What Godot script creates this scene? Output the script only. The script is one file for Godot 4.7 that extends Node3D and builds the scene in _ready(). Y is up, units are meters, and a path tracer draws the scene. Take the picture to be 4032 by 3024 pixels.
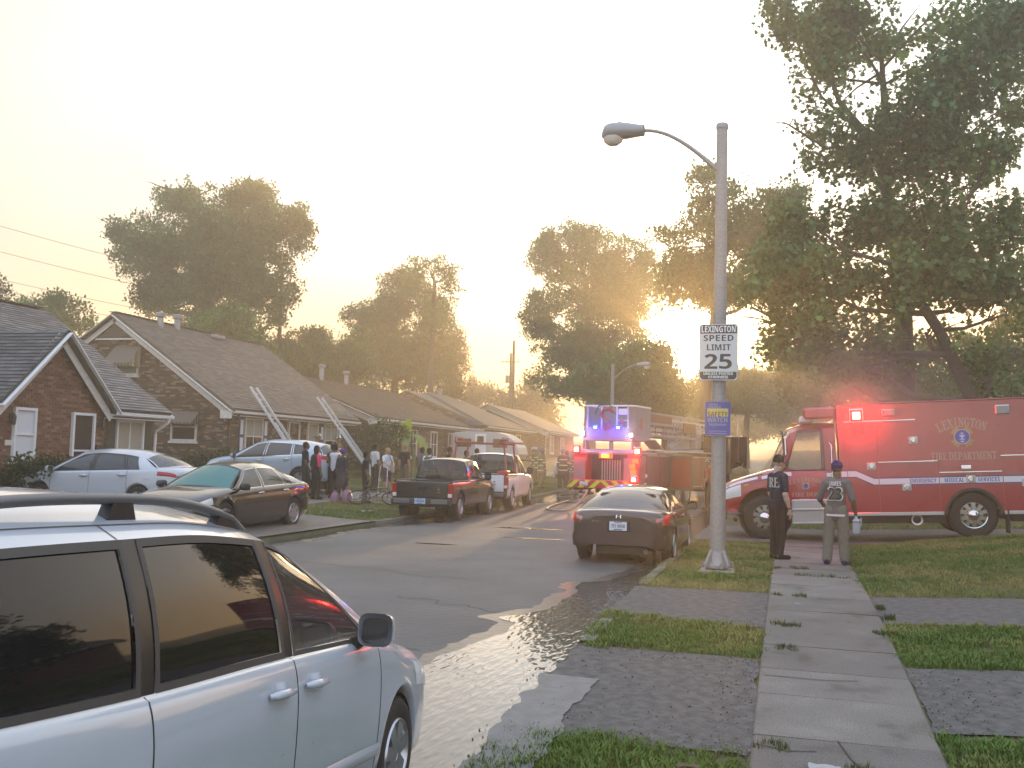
extends Node3D
# A street at sunrise with smoke in the air: ladder truck, ambulance, parked cars, brick houses.

var used := {}
var M := {}
var rng := RandomNumberGenerator.new()

# ---------------------------------------------------------------- naming
func numbered(c: String) -> String:
	if not used.has(c):
		used[c] = 0
		return c
	used[c] += 1
	return "%s_%03d" % [c, used[c]]

func tag(o: Node, label := "", category := "", group := "", kind := "") -> Node:
	if label: o.set_meta("label", label)
	if category: o.set_meta("category", category)
	if group: o.set_meta("group", group)
	if kind: o.set_meta("kind", kind)
	return o

func thing(c: String, label: String, category: String, at := Vector3.ZERO, turn := 0.0, group := "") -> Node3D:
	var o := Node3D.new()
	o.name = numbered(c)
	add_child(o)
	o.position = at
	o.rotation.y = turn
	tag(o, label, category, group)
	return o

func obj(c: String, m, mat: Material, parent: Node = null, kind := "") -> MeshInstance3D:
	var o := MeshInstance3D.new()
	o.mesh = m.done() if m is MB else m
	o.material_override = mat
	if parent == null:
		o.name = numbered(c)
		add_child(o)
	else:
		o.name = c
		parent.add_child(o, true)
	if kind: o.set_meta("kind", kind)
	return o

func struct(c: String, m, mat: Material) -> MeshInstance3D:
	return obj(c, m, mat, null, "structure")

func copy_of(root: Node3D, at: Vector3, turn: float, label := "") -> Node3D:
	var r: Node3D = root.duplicate()
	r.name = numbered(String(root.name).rstrip("0123456789").rstrip("_"))
	add_child(r)
	r.position = at
	r.rotation.y = turn
	if label: r.set_meta("label", label)
	return r

func many(c: String, m, mat: Material, xfs: Array, cols: Array, parent: Node = null) -> MultiMeshInstance3D:
	var mm := MultiMesh.new()
	mm.transform_format = MultiMesh.TRANSFORM_3D
	mm.use_colors = cols.size() > 0
	mm.mesh = m.done() if m is MB else m
	mm.instance_count = xfs.size()
	for i in xfs.size():
		mm.set_instance_transform(i, xfs[i])
		if cols.size() > 0: mm.set_instance_color(i, cols[i])
	var o := MultiMeshInstance3D.new()
	o.multimesh = mm
	o.material_override = mat
	if parent == null:
		o.name = numbered(c)
		add_child(o)
	else:
		o.name = c
		parent.add_child(o, true)
	o.set_meta("kind", "stuff")
	return o

func xf(p: Vector3, yaw := 0.0, pitch := 0.0, roll := 0.0) -> Transform3D:
	return Transform3D(Basis.from_euler(Vector3(pitch, yaw, roll)), p)

# ---------------------------------------------------------------- mesh builder
class MB:
	var st := SurfaceTool.new()
	var t := Transform3D()
	var gr := 1
	func _init() -> void:
		st.begin(Mesh.PRIMITIVE_TRIANGLES)
	func at(x: Transform3D) -> MB:
		t = x
		return self
	func tri(a: Vector3, b: Vector3, c: Vector3, g := -1) -> void:
		st.set_smooth_group(g)
		st.add_vertex(t * a); st.add_vertex(t * b); st.add_vertex(t * c)
	func quad(a: Vector3, b: Vector3, c: Vector3, d: Vector3, g := -1) -> void:
		tri(a, b, c, g); tri(a, c, d, g)
	func box(c: Vector3, s: Vector3, r := 0.0) -> MB:
		var h := s / 2
		if r <= 0.0:
			for k in 3:
				var u := Vector3(); var v := Vector3(); var w := Vector3()
				u[k] = h[k]; v[(k + 1) % 3] = h[(k + 1) % 3]; w[(k + 2) % 3] = h[(k + 2) % 3]
				quad(c + u - v - w, c + u - v + w, c + u + v + w, c + u + v - w)
				quad(c - u - v - w, c - u + v - w, c - u + v + w, c - u - v + w)
			return self
		var q := func(sx, sy, sz, k):
			var p := Vector3(sx * (h.x - r), sy * (h.y - r), sz * (h.z - r))
			if k == 0: p.x = sx * h.x
			elif k == 1: p.y = sy * h.y
			else: p.z = sz * h.z
			return c + p
		for k in 3:
			for s1 in [-1.0, 1.0]:
				var e := []
				for ab in [[-1.0, -1.0], [-1.0, 1.0], [1.0, 1.0], [1.0, -1.0]]:
					var sg := Vector3(); sg[k] = s1; sg[(k + 1) % 3] = ab[0]; sg[(k + 2) % 3] = ab[1]
					e.append(q.call(sg.x, sg.y, sg.z, k))
				if s1 > 0: quad(e[0], e[1], e[2], e[3])
				else: quad(e[0], e[3], e[2], e[1])
				# edges along axis k
			for ab in [[-1.0, -1.0], [-1.0, 1.0], [1.0, 1.0], [1.0, -1.0]]:
				var a := Vector3(); a[k] = -1; a[(k + 1) % 3] = ab[0]; a[(k + 2) % 3] = ab[1]
				var b := a; b[k] = 1
				quad(q.call(a.x, a.y, a.z, (k + 1) % 3), q.call(b.x, b.y, b.z, (k + 1) % 3), q.call(b.x, b.y, b.z, (k + 2) % 3), q.call(a.x, a.y, a.z, (k + 2) % 3))
		for sx in [-1.0, 1.0]:
			for sy in [-1.0, 1.0]:
				for sz in [-1.0, 1.0]:
					tri(q.call(sx, sy, sz, 0), q.call(sx, sy, sz, 1), q.call(sx, sy, sz, 2))
		return self
	func beam(a: Vector3, b: Vector3, w: float, d: float, up := Vector3.UP) -> MB:
		var keep := t
		var z := (b - a).normalized()
		var x := up.cross(z)
		if x.length() < 0.01: x = Vector3.RIGHT.cross(z)
		x = x.normalized()
		t = keep * Transform3D(Basis(x, z.cross(x), z), (a + b) / 2)
		box(Vector3.ZERO, Vector3(w, d, a.distance_to(b)))
		t = keep
		return self
	func grid(rows: Array, closed := false, g := 1) -> MB:
		for i in rows.size() - 1:
			var a = rows[i]; var b = rows[i + 1]
			var n: int = a.size()
			for j in (n if closed else n - 1):
				quad(a[j], a[(j + 1) % n], b[(j + 1) % n], b[j], g)
		return self
	func tube(pts: Array, rad, n := 8, caps := true) -> MB:
		gr += 1
		var rows := []
		var up := Vector3.UP
		for i in pts.size():
			var d: Vector3 = (pts[mini(i + 1, pts.size() - 1)] - pts[maxi(i - 1, 0)]).normalized()
			var x := up.cross(d)
			if x.length() < 0.05: x = Vector3.RIGHT.cross(d)
			x = x.normalized()
			up = d.cross(x)
			var r: float = rad[i] if rad is Array else rad
			var row := PackedVector3Array()
			for k in n:
				var an := TAU * k / n
				row.append(pts[i] + (x * cos(an) + up * sin(an)) * r)
			rows.append(row)
		grid(rows, true, gr)
		if caps:
			for e in [0, rows.size() - 1]:
				for k in range(1, n - 1):
					if e == 0: tri(rows[e][0], rows[e][k + 1], rows[e][k])
					else: tri(rows[e][0], rows[e][k], rows[e][k + 1])
		return self
	func lathe(prof: Array, n := 20, x := Transform3D()) -> MB:
		var keep := t
		t = keep * x
		gr += 1
		for i in prof.size() - 1:
			if i > 0:
				var d1: Vector2 = (prof[i] - prof[i - 1]).normalized(); var d2: Vector2 = (prof[i + 1] - prof[i]).normalized()
				if d1.dot(d2) < 0.75: gr += 1
			for k in n:
				var a := TAU * k / n; var b := TAU * (k + 1) / n
				var p: Vector2 = prof[i]; var q: Vector2 = prof[i + 1]
				quad(Vector3(cos(a) * p.x, p.y, sin(a) * p.x), Vector3(cos(b) * p.x, p.y, sin(b) * p.x), Vector3(cos(b) * q.x, q.y, sin(b) * q.x), Vector3(cos(a) * q.x, q.y, sin(a) * q.x), gr)
		t = keep
		return self
	func prism(poly: Array, d: float, x := Transform3D()) -> MB:   # a polygon in x, y drawn out along z
		var keep := t
		t = keep * x
		var p := PackedVector2Array(poly)
		if Geometry2D.is_polygon_clockwise(p): p.reverse()
		var id := Geometry2D.triangulate_polygon(p)
		for i in range(0, id.size(), 3):
			var a := p[id[i]]; var b := p[id[i + 1]]; var c := p[id[i + 2]]
			tri(Vector3(a.x, a.y, d / 2), Vector3(b.x, b.y, d / 2), Vector3(c.x, c.y, d / 2))
			tri(Vector3(a.x, a.y, -d / 2), Vector3(c.x, c.y, -d / 2), Vector3(b.x, b.y, -d / 2))
		for i in p.size():
			var a := p[i]; var b := p[(i + 1) % p.size()]
			quad(Vector3(a.x, a.y, d / 2), Vector3(a.x, a.y, -d / 2), Vector3(b.x, b.y, -d / 2), Vector3(b.x, b.y, d / 2))
		t = keep
		return self
	func done() -> ArrayMesh:
		st.generate_normals()
		st.index()
		return st.commit()

# ---------------------------------------------------------------- materials
func lin(r: float, g: float, b: float, a := 1.0) -> Color:
	return Color(r, g, b, a).linear_to_srgb()

func mat(key: String, c: Color, rough := 0.6, metal := 0.0, spec := 0.5) -> StandardMaterial3D:
	if M.has(key): return M[key]
	var m := StandardMaterial3D.new()
	m.resource_name = key
	m.albedo_color = c
	m.roughness = rough
	m.metallic = metal
	m.metallic_specular = spec
	M[key] = m
	return m

func paint(key: String, c: Color, rough := 0.4, coat := 1.0) -> StandardMaterial3D:
	var m := mat(key, c, rough)
	m.clearcoat_enabled = true
	m.clearcoat = coat
	m.clearcoat_roughness = 0.06
	m.roughness_texture = M.n_dirt
	m.uv1_triplanar = true
	m.uv1_scale = Vector3.ONE * 0.6
	m.roughness = rough * 1.5
	return m

func glow(key: String, c: Color, e: float) -> StandardMaterial3D:
	var m := mat(key, Color(0.1, 0.1, 0.1), 0.3)
	m.emission_enabled = true
	m.emission = c
	m.emission_energy_multiplier = e
	return m

func glass(key: String, c: Color, a: float) -> StandardMaterial3D:
	var m := mat(key, Color(c.r, c.g, c.b, a), 0.03)
	m.transparency = BaseMaterial3D.TRANSPARENCY_ALPHA
	return m

func noise(freq: float, cols: Array, sd := 1, size := 512, oct := 5, normal := false, bump := 4.0, kind := FastNoiseLite.TYPE_SIMPLEX_SMOOTH) -> NoiseTexture2D:
	var f := FastNoiseLite.new()
	f.noise_type = kind
	f.frequency = freq
	f.fractal_octaves = oct
	f.seed = sd
	var t := NoiseTexture2D.new()
	t.width = size; t.height = size
	t.seamless = true
	t.noise = f
	if normal:
		t.as_normal_map = true
		t.bump_strength = bump
	else:
		var gd := Gradient.new()
		gd.offsets = PackedFloat32Array(range(cols.size()).map(func(i): return float(i) / maxi(cols.size() - 1, 1)))
		gd.colors = PackedColorArray(cols)
		t.color_ramp = gd
	return t

# a surface whose colour wanders between some linear colours, with relief
func rough_mat(key: String, tex: Texture2D, scale: float, rough: float, relief: Texture2D = null, relief_cm := 0.0, fine: Texture2D = null, fine_scale := 1.0) -> StandardMaterial3D:
	var m := mat(key, Color.WHITE, rough)
	m.albedo_texture = tex
	m.uv1_triplanar = true
	m.uv1_world_triplanar = true
	m.uv1_scale = Vector3.ONE * scale
	if relief:
		m.heightmap_enabled = true
		m.heightmap_texture = relief
		m.heightmap_scale = relief_cm
	if fine:
		m.detail_enabled = true
		m.detail_albedo = fine
		m.detail_blend_mode = BaseMaterial3D.BLEND_MODE_MUL
		m.detail_uv_layer = BaseMaterial3D.DETAIL_UV_2
		m.uv2_triplanar = true
		m.uv2_world_triplanar = true
		m.uv2_scale = Vector3.ONE * fine_scale
	return m

func make_materials() -> void:
	M.n_dirt = noise(0.012, [Color(0.6, 0.6, 0.6), Color(0.66, 0.66, 0.66), Color(0.74, 0.74, 0.74)], 5)
	M.n_fine = noise(0.12, [Color(0.1, 0.1, 0.1), Color(0.5, 0.5, 0.5), Color.WHITE], 7, 512, 3)
	M.n_speck = noise(0.16, [Color(0.45, 0.45, 0.45), Color(0.8, 0.8, 0.8), Color(0.95, 0.95, 0.95), Color(1, 1, 1)], 9, 512, 3)
	M.n_grit = noise(0.25, [Color(0.35, 0.35, 0.35), Color(0.75, 0.75, 0.75), Color(1, 1, 1), Color(1, 1, 1)], 19, 512, 3)
	M.n_soft = noise(0.02, [Color(0.72, 0.72, 0.72), Color(1, 1, 1)], 12, 512, 4)
	rough_mat("asphalt", noise(0.008, [lin(.062, .06, .06), lin(.09, .088, .087), lin(.12, .117, .114)], 21), 0.12, 0.62, M.n_fine, 0.8, M.n_speck, 0.9)
	rough_mat("asphalt_old", noise(0.03, [lin(.055, .053, .05), lin(.105, .102, .097), lin(.17, .165, .155)], 22), 0.45, 0.88, M.n_fine, 0.7, M.n_grit, 1.3)
	rough_mat("concrete", noise(0.012, [lin(.10, .088, .072), lin(.19, .172, .15), lin(.21, .19, .168), lin(.26, .235, .205)], 23), 0.22, 0.85, M.n_fine, 0.4, M.n_speck, 0.7)
	rough_mat("concrete_wet", noise(0.02, [lin(.085, .09, .092), lin(.14, .145, .147)], 24), 0.5, 0.55, M.n_fine, 0.2)
	rough_mat("soil", noise(0.02, [lin(.05, .06, .02), lin(.085, .09, .034), lin(.13, .115, .055)], 25), 0.3, 0.95, M.n_fine, 2.0, M.n_speck, 0.6)
	rough_mat("shingle_dark", noise(0.05, [lin(.05, .055, .06), lin(.10, .105, .11)], 26), 0.8, 0.9, null, 0, M.n_speck, 1.4)
	rough_mat("shingle_brown", noise(0.012, [lin(.09, .075, .065), lin(.14, .12, .105), lin(.19, .165, .14)], 27), 0.3, 0.9, null, 0, M.n_speck, 1.4)
	rough_mat("mortar", noise(0.04, [lin(.10, .085, .07), lin(.17, .145, .12)], 28), 1.0, 0.95)
	rough_mat("bark", noise(0.03, [lin(.03, .026, .022), lin(.07, .06, .05), lin(.11, .095, .08)], 29), 0.9, 0.95, M.n_fine, 3.0)
	rough_mat("white_trim", noise(0.02, [lin(.5, .48, .44), lin(.66, .64, .6)], 30), 0.6, 0.6)
	rough_mat("galvanised", noise(0.03, [lin(.2, .2, .205), lin(.3, .3, .305)], 31), 0.9, 0.5)
	M.galvanised.metallic = 0.35
	var br := mat("brick", Color.WHITE, 0.85)
	br.vertex_color_use_as_albedo = true
	br.albedo_texture = M.n_speck
	br.uv1_triplanar = true
	br.uv1_scale = Vector3.ONE * 3.0
	var lf := mat("leaf", Color.WHITE, 0.55, 0.0, 0.3)
	lf.vertex_color_use_as_albedo = true
	lf.backlight_enabled = true
	lf.backlight = Color(0.7, 0.8, 0.4)
	var gs := mat("grass", Color.WHITE, 0.7, 0.0, 0.2)
	gs.vertex_color_use_as_albedo = true
	gs.backlight_enabled = true
	gs.backlight = Color(0.25, 0.3, 0.15)
	var sh := mat("shingle_tab", Color.WHITE, 0.92)
	sh.vertex_color_use_as_albedo = true
	var cl := mat("cloth", Color.WHITE, 0.85, 0.0, 0.2)
	cl.vertex_color_use_as_albedo = true
	cl.vertex_color_is_srgb = false
	cl.heightmap_enabled = true
	cl.heightmap_texture = noise(0.02, [Color.BLACK, Color.WHITE], 61, 256, 3)
	cl.heightmap_scale = 1.6
	cl.uv1_triplanar = true
	cl.uv1_scale = Vector3(3.2, 1.8, 3.2)
	mat("black", lin(.012, .012, .013), 0.5)
	mat("rubber", lin(.016, .016, .017), 0.8)
	mat("dark_trim", lin(.02, .02, .022), 0.45)
	mat("chrome", lin(.6, .6, .6), 0.12, 1.0)
	mat("steel", lin(.42, .42, .43), 0.35, 0.9)
	mat("alloy", lin(.42, .43, .45), 0.3, 0.8)
	mat("white_plastic", lin(.7, .7, .7), 0.4)
	mat("white_print", lin(.75, .75, .73), 0.5)
	mat("black_print", lin(.02, .02, .02), 0.5)
	mat("glass_dark", lin(.012, .014, .016), 0.04, 0.0, 0.6)
	glass("glass_clear", Color(0.9, 0.95, 0.95), 0.12)
	glass("glass_tint", Color(0.06, 0.07, 0.08), 0.55)
	mat("lens_red", lin(.35, .015, .015), 0.12)
	mat("lens_white", lin(.6, .6, .6), 0.08)
	mat("lens_amber", lin(.6, .2, .02), 0.15)

# ---------------------------------------------------------------- lettering
func text_mesh(s: String, h: float, depth := 0.006, serif := false, bend := 0.0, bold := true) -> Mesh:
	var f := SystemFont.new()
	f.font_names = PackedStringArray(["Droid Serif" if serif else "Droid Sans"])
	f.font_weight = 700 if bold else 400
	var tm := TextMesh.new()
	tm.font = f
	tm.text = s
	tm.font_size = 48
	tm.pixel_size = h / 34.5
	tm.depth = depth
	tm.curve_step = 4.0
	if bend == 0.0: return tm
	var a := tm.surface_get_arrays(0)
	var v: PackedVector3Array = a[Mesh.ARRAY_VERTEX]
	for i in v.size(): v[i].z -= bend * v[i].x * v[i].x
	a[Mesh.ARRAY_VERTEX] = v
	var m := ArrayMesh.new()
	m.add_surface_from_arrays(Mesh.PRIMITIVE_TRIANGLES, a)
	return m

func text(parent: Node, s: String, h: float, x: Transform3D, m: Material, width := 0.0, serif := false, bend := 0.0, depth := 0.006, called := "lettering") -> MeshInstance3D:
	var me := text_mesh(s, h, depth, serif, bend)
	var o := obj(called, me, m, parent)
	var k := 1.0
	if width > 0.0: k = width / maxf(me.get_aabb().size.x, 0.001)
	o.transform = x * Transform3D(Basis.from_scale(Vector3(k, 1, 1)), Vector3.ZERO)
	return o

# ---------------------------------------------------------------- the scene
const EYE := Vector3(0, 1.73, 0)

func _ready() -> void:
	var cam := Camera3D.new()
	cam.name = "camera"
	cam.fov = 42.2
	cam.near = 0.1
	cam.far = 900.0
	cam.transform = Transform3D(Basis(Vector3.UP, deg_to_rad(15.6)) * Basis(Vector3.RIGHT, 0.0717) * Basis(Vector3.BACK, deg_to_rad(1.5)), EYE)
	add_child(cam)
	cam.current = true
	var env := Environment.new()
	env.background_mode = Environment.BG_SKY
	var sky := Sky.new()
	var pano := PanoramaSkyMaterial.new()
	pano.panorama = ImageTexture.create_from_image(sky_image())
	sky.sky_material = pano
	env.sky = sky
	env.tonemap_mode = Environment.TONE_MAPPER_LINEAR
	env.tonemap_exposure = 1.95
	env.volumetric_fog_enabled = true
	env.volumetric_fog_density = 0.0045
	env.volumetric_fog_albedo = Color(1.0, 0.955, 0.86)
	env.volumetric_fog_anisotropy = 0.6
	env.sdfgi_enabled = true
	env.ssao_enabled = true
	env.ssil_enabled = true
	var we := WorldEnvironment.new()
	we.name = "world_environment"
	we.environment = env
	add_child(we)
	var sun := DirectionalLight3D.new()
	sun.name = "sun"
	sun.light_color = Color(1.0, 0.80, 0.53)
	sun.light_energy = 1.2
	sun.light_angular_distance = 0.8
	sun.shadow_enabled = true
	sun.look_at_from_position(SUN * 100.0, Vector3.ZERO)
	add_child(sun)
	make_materials()
	var sk := mat("skin", Color.WHITE, 0.55)
	sk.vertex_color_use_as_albedo = true
	for i in 3: tufts.append(tuft(60 + i, 14, [.085, .10, .14][i], [.05, .08, .13][i]))
	setting()
	houses()
	plants()
	street_furniture()
	cars()
	ambulance()
	ladder_truck()
	people()
	small_things()

const SUN := Vector3(-0.0953, 0.108, -0.9896)

func sky_image() -> Image:
	var w := 1024; var h := 512
	var im := Image.create_empty(w, h, false, Image.FORMAT_RGBF)
	var s := SUN.normalized()
	var f := FastNoiseLite.new()
	f.frequency = 1.3
	f.fractal_octaves = 4
	f.seed = 3
	for j in h:
		var el := PI * (0.5 - (j + 0.5) / h)
		for i in w:
			var az := TAU * (fposmod((i + 0.5) / w + 0.5, 1.0) - 0.5)
			var d := Vector3(sin(az) * cos(el), sin(el), -cos(az) * cos(el))
			var th := acos(clampf(d.dot(s), -1, 1))
			var up := clampf(d.y, 0, 1)
			var c := Vector3(.95, .93, .90).lerp(Vector3(.66, .79, 1.03), smoothstep(0.0, .6, up)) * 1.0
			# the sunrise side: orange and yellow low down, nearly white higher up, brightest round the sun
			var e := clampf(absf(d.y) / .31, 0, 1)
			var fr := Vector3(lerpf(.80, .64, e), lerpf(.43, .64, pow(e, .5)), lerpf(.10, .63, pow(e, .7)))
			fr = fr.lerp(Vector3(.60, .57, .51), smoothstep(.4, .95, th) * smoothstep(.04, .25, up) * .85)
			fr *= (1.0 + 2.4 * exp(-th / .28) * smoothstep(.12, .75, e)) * lerpf(.56, 1.0, smoothstep(.98, .36, th))
			c = c.lerp(fr, smoothstep(1.8, .5, th) * smoothstep(.98, .45, up))
			c += Vector3(1.0, .80, .40) * 1.6 * exp(-th / .10) + Vector3(1.0, .85, .5) * 16.0 * exp(-pow(th / .04, 2))
			# drifting smoke, thicker to the left of the street
			var sm := smoothstep(-.35, .6, f.get_noise_3d(d.x * 1.2, d.y * 2.2, d.z * 1.2)) * smoothstep(1.3, .45, absf(az + 1.0)) * exp(-up * 1.3)
			c = c.lerp(Vector3(.44, .37, .30), .55 * sm)
			im.set_pixel(i, j, Color(c.x, c.y, c.z))
	return im

# ---------------------------------------------------------------- ground, road, pavement, water
func setting() -> void:
	var mb := MB.new()
	var gx := [-130.0, -100.0, -80.0, -50.0, -36.0, -28.0, -24.0, -22.0, -19.0, -17.0, -15.0, -13.5, -12.0, -11.0, -10.5, KERB_L, KERB_L + .01, -8.0, -6.0, -4.0, KERB - .01, KERB, -1.2, -.25, .4, 1.05, 1.6, 2.2, 3.0, 4.0, 5.5, 7.0, 9.0, 12.0, 18.0, 30.0, 60.0, 110.0]
	var gz := [40.0, 25.0, 15.0, 5.0]
	var zz := 2.0
	while zz > -60.0:
		gz.append(zz); zz -= .5
	gz += [-64.0, -70.0, -78.0, -90.0, -110.0, -140.0, -165.0, -200.0]
	var rows := []
	for z in gz:
		var r := PackedVector3Array()
		for x in gx:
			var y := gy(x, z) - .035
			if x > KERB_L and x < KERB: y = g_road(z) - .18
			r.append(Vector3(x, y, z))
		rows.append(r)
	mb.grid(rows)
	struct("ground", mb, M.soil)
	sheet("road", M.asphalt, KERB_L + .012, KERB - .012, -178, 20, .5, .5, 0.0, "structure", 0.0, true)
	# patches and cracks of tar in the carriageway
	for c in [[-3.6, -9.6, -7.0, -10.3], [-4.2, -14.0, -8.8, -15.4], [-5.6, -7.8, -6.4, -12.8], [-3.3, -11.7, -4.9, -12.4], [-4.0, -20.0, -9.0, -21.4]]:
		var pts := []
		rng.seed = int(c[0] * -100)
		for k in 15:
			var x: float = lerpf(c[0], c[2], k / 14.0) + rng.randf_range(-.06, .06); var z: float = lerpf(c[1], c[3], k / 14.0) + rng.randf_range(-.12, .12)
			pts.append(Vector3(x, g_road(z) - .0985, z))
		var cm := MB.new()
		for k in 14:
			var s: Vector3 = (pts[k + 1] - pts[k]).cross(Vector3.UP).normalized() * .012
			cm.quad(pts[k] - s, pts[k] + s, pts[k + 1] + s, pts[k + 1] - s)
		struct("road_crack", cm, mat("tar", lin(.05, .05, .05), .9))
	# kerbs, where there are no drive entries
	for k in [[-10.15, -11.35], [-14.15, -22.4], [-27.6, -120.0]]: kerb(KERB, k[0], k[1], 1.0)
	for k in [[-4.0, -16.0], [-23.4, -29.3], [-33.2, -54.0], [-59.0, -120.0]]: kerb(KERB_L, k[0], k[1], -1.0)
	# drive entries on this side: old asphalt laid over a concrete apron
	sheet("driveway", M.asphalt_old, KERB + .03, -.245, -10.0, -7.25, .1, .1, -.016, "structure", .07)
	sheet("driveway", M.asphalt_old, KERB + .02, -.245, -14.0, -11.5, .1, .1, -.016, "structure", .06)
	sheet("driveway", M.asphalt_old, 1.05, 14.0, -10.05, -8.15, .1, .1, -.016, "structure", .06)
	sheet("driveway", M.asphalt_old, 1.05, 14.0, -14.2, -12.2, .1, .1, -.016, "structure", .06)
	sheet("driveway", M.asphalt_old, KERB + .01, 16.0, -27.4, -22.4, .3, .3, .006, "structure", .08)
	sheet("driveway_apron", M.concrete_wet, KERB - .04, KERB + .42, -8.8, -5.4, .05, .05, -.006, "structure", .10)
	sheet("driveway", M.asphalt, -20.0, KERB_L - .01, -23.4, -16.0, .4, .4, .006)
	sheet("driveway", M.asphalt, -19.6, KERB_L - .01, -33.2, -29.3, .4, .4, .006)
	sheet("driveway", M.concrete, -19.6, KERB_L - .01, -59.0, -54.0, .5, .5, .006)
	# the pavement on this side, slab by slab
	var joints := [-2.2, -3.3, -4.4, -5.5, -6.6, -7.65, -8.73, -9.57, -10.55, -11.52, -12.6, -13.75, -14.9, -16.1, -17.2, -18.3, -19.4, -20.5, -21.6, -22.4]
	var sw := MB.new()
	var cut := []
	for i in 20: cut.append(-2.0 - i * 1.08)
	var base_rows := []
	for i in 42:
		var z := -2.0 - i * .5
		base_rows.append(PackedVector3Array([Vector3(-.26, gy(0, z) - .02, z), Vector3(1.06, gy(0, z) - .02, z)]))
	sw.grid(base_rows)
	var pave := struct("sidewalk", sw, M.soil)
	rng.seed = 77
	for i in joints.size() - 1:
		paving(pave, -.24, 1.04, joints[i] - .008, joints[i + 1] + .008)
	var sl := MB.new()
	base_rows = []
	for i in 60:
		var z := -14.0 - i * 1.0
		base_rows.append(PackedVector3Array([Vector3(-14.6, gy(-14.6, z) - .02, z), Vector3(-13.4, gy(-13.4, z) - .02, z)]))
	sl.grid(base_rows)
	var pave2 := struct("sidewalk", sl, M.soil)
	for i in 28:
		var z := -16.0 - i * 1.4
		paving(pave2, -14.6, -13.4, z, z - 1.385)
	# water from the hoses running down the gutters
	var wm := mat("water", lin(.05, .048, .045), 0.05, 0.0, 0.75)
	wm.uv1_triplanar = true
	wm.uv1_world_triplanar = true
	wm.uv1_scale = Vector3(1.7, 1, .55)
	wm.heightmap_enabled = true
	wm.heightmap_texture = noise(0.012, [Color.BLACK, Color(.45, .45, .45), Color.WHITE], 33, 512, 2)
	wm.heightmap_scale = .42
	rough_mat("damp_asphalt", M.asphalt.albedo_texture, .12, .30, M.n_fine, .5, M.n_speck, .9)
	M.damp_asphalt.albedo_color = Color(.72, .72, .74)
	water([[-1.0, -4.6], [-4.5, -4.3], [-6.2, -4.15], [-7.4, -3.75], [-8.2, -3.42], [-9.2, -3.3], [-10.2, -3.12], [-10.7, -2.98], [-11.1, -3.0], [-11.45, -3.28], [-11.75, -3.0], [-12.2, -2.82], [-12.8, -2.85], [-13.5, -2.78], [-14.2, -2.92], [-14.5, -2.95], [-14.9, -2.6], [-15.6, -2.45], [-16.6, -2.3]], KERB - .012, .06)
	water([[-16.6, -2.3], [-18.0, -2.5], [-20.0, -2.9], [-22.0, -2.8], [-26.0, -3.0], [-30.0, -2.9], [-36.0, -2.8], [-44.0, -2.5]], KERB - .012, .15)
	water([[-15.0, -9.7], [-18.0, -9.6], [-19.5, -9.55], [-21.0, -9.75], [-23.0, -9.6], [-24.6, -9.3], [-25.4, -8.9], [-26.0, -9.2], [-27.5, -9.5], [-30.0, -9.2], [-31.5, -8.8], [-33.0, -9.4], [-36.0, -9.0], [-40.0, -8.2], [-46.0, -8.6]], KERB_L + .012, .14)
	for p in [[-6.2, -24.5, 1.1, .28], [-5.4, -21.6, .8, .16], [-7.8, -37.5, 1.4, .5], [-6.9, -19.2, .5, .1], [-4.4, -26.5, .9, .3]]:
		var pm := MB.new()
		var ring := []
		rng.seed = int(p[1] * -10)
		for k in 24: ring.append(Vector3(p[0] + cos(TAU * k / 24) * p[2] * rng.randf_range(.7, 1.1), 0, p[1] + sin(TAU * k / 24) * p[3] * rng.randf_range(.6, 1.1)))
		for k in 24: ring[k].y = g_road(ring[k].z) - .094
		for k in 24: pm.tri(Vector3(p[0], g_road(p[1]) - .094, p[1]), ring[k], ring[(k + 1) % 24], 1)
		struct("puddle_water", pm, M.water)
	# grit along the edges of the drives and in the gutter
	var gm := MB.new()
	gm.lathe([Vector2(.001, -.6), Vector2(.8, -.3), Vector2(1.0, .1), Vector2(.6, .6), Vector2(.001, .7)], 6)
	var gxs := []; var gcs := []
	rng.seed = 501
	for r in [[KERB, -.25, -10.1, -9.7, 160], [KERB, -.25, -7.5, -7.15, 200], [KERB, -.25, -11.8, -11.4, 120], [1.05, 1.5, -10.1, -8.1, 160], [-.6, -.24, -10.0, -7.2, 160], [-1.9, -.3, -9.9, -7.3, 260], [1.1, 5.0, -10.0, -8.2, 260], [-2.3, -2.05, -14.5, -6.5, 140]]:
		for k in r[4]:
			var x: float = rng.randf_range(r[0], r[1]); var z: float = rng.randf_range(r[2], r[3])
			var sc := rng.randf_range(.003, .010)
			gxs.append(Transform3D(Basis.from_euler(Vector3(rng.randf(), rng.randf() * TAU, rng.randf())).scaled(Vector3.ONE * sc), Vector3(x, (gy(x, z) - .012 if x > KERB else g_road(z) - .09) + sc * .3, z)))
			gcs.append(Color(.2, .18, .16) * rng.randf_range(.35, 1.5))
	tag(many("gravel", gm, M.brick, gxs, gcs), "loose grit and gravel scattered along the drive entries", "gravel")
	grass_area("short green and yellow grass along the kerb", KERB + .02, -.2, -7.35, -3.5, 420, 0, 1.0, .5)
	grass_area("short green and yellow grass along the kerb", KERB + .02, -.2, -12.0, -9.6, 420, 0, 1.0, .1)
	grass_area("short green and yellow grass along the kerb", KERB + .02, -.2, -22.6, -13.7, 230, 1, .8)
	grass_area("mown lawn of green and dry grass beside the sidewalk", 1.0, 5.0, -8.4, -3.5, 420, 0, 1.0, .6)
	grass_area("mown lawn of green and dry grass beside the sidewalk", 1.0, 6.0, -12.4, -9.7, 380, 0, 1.0, .4)
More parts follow.
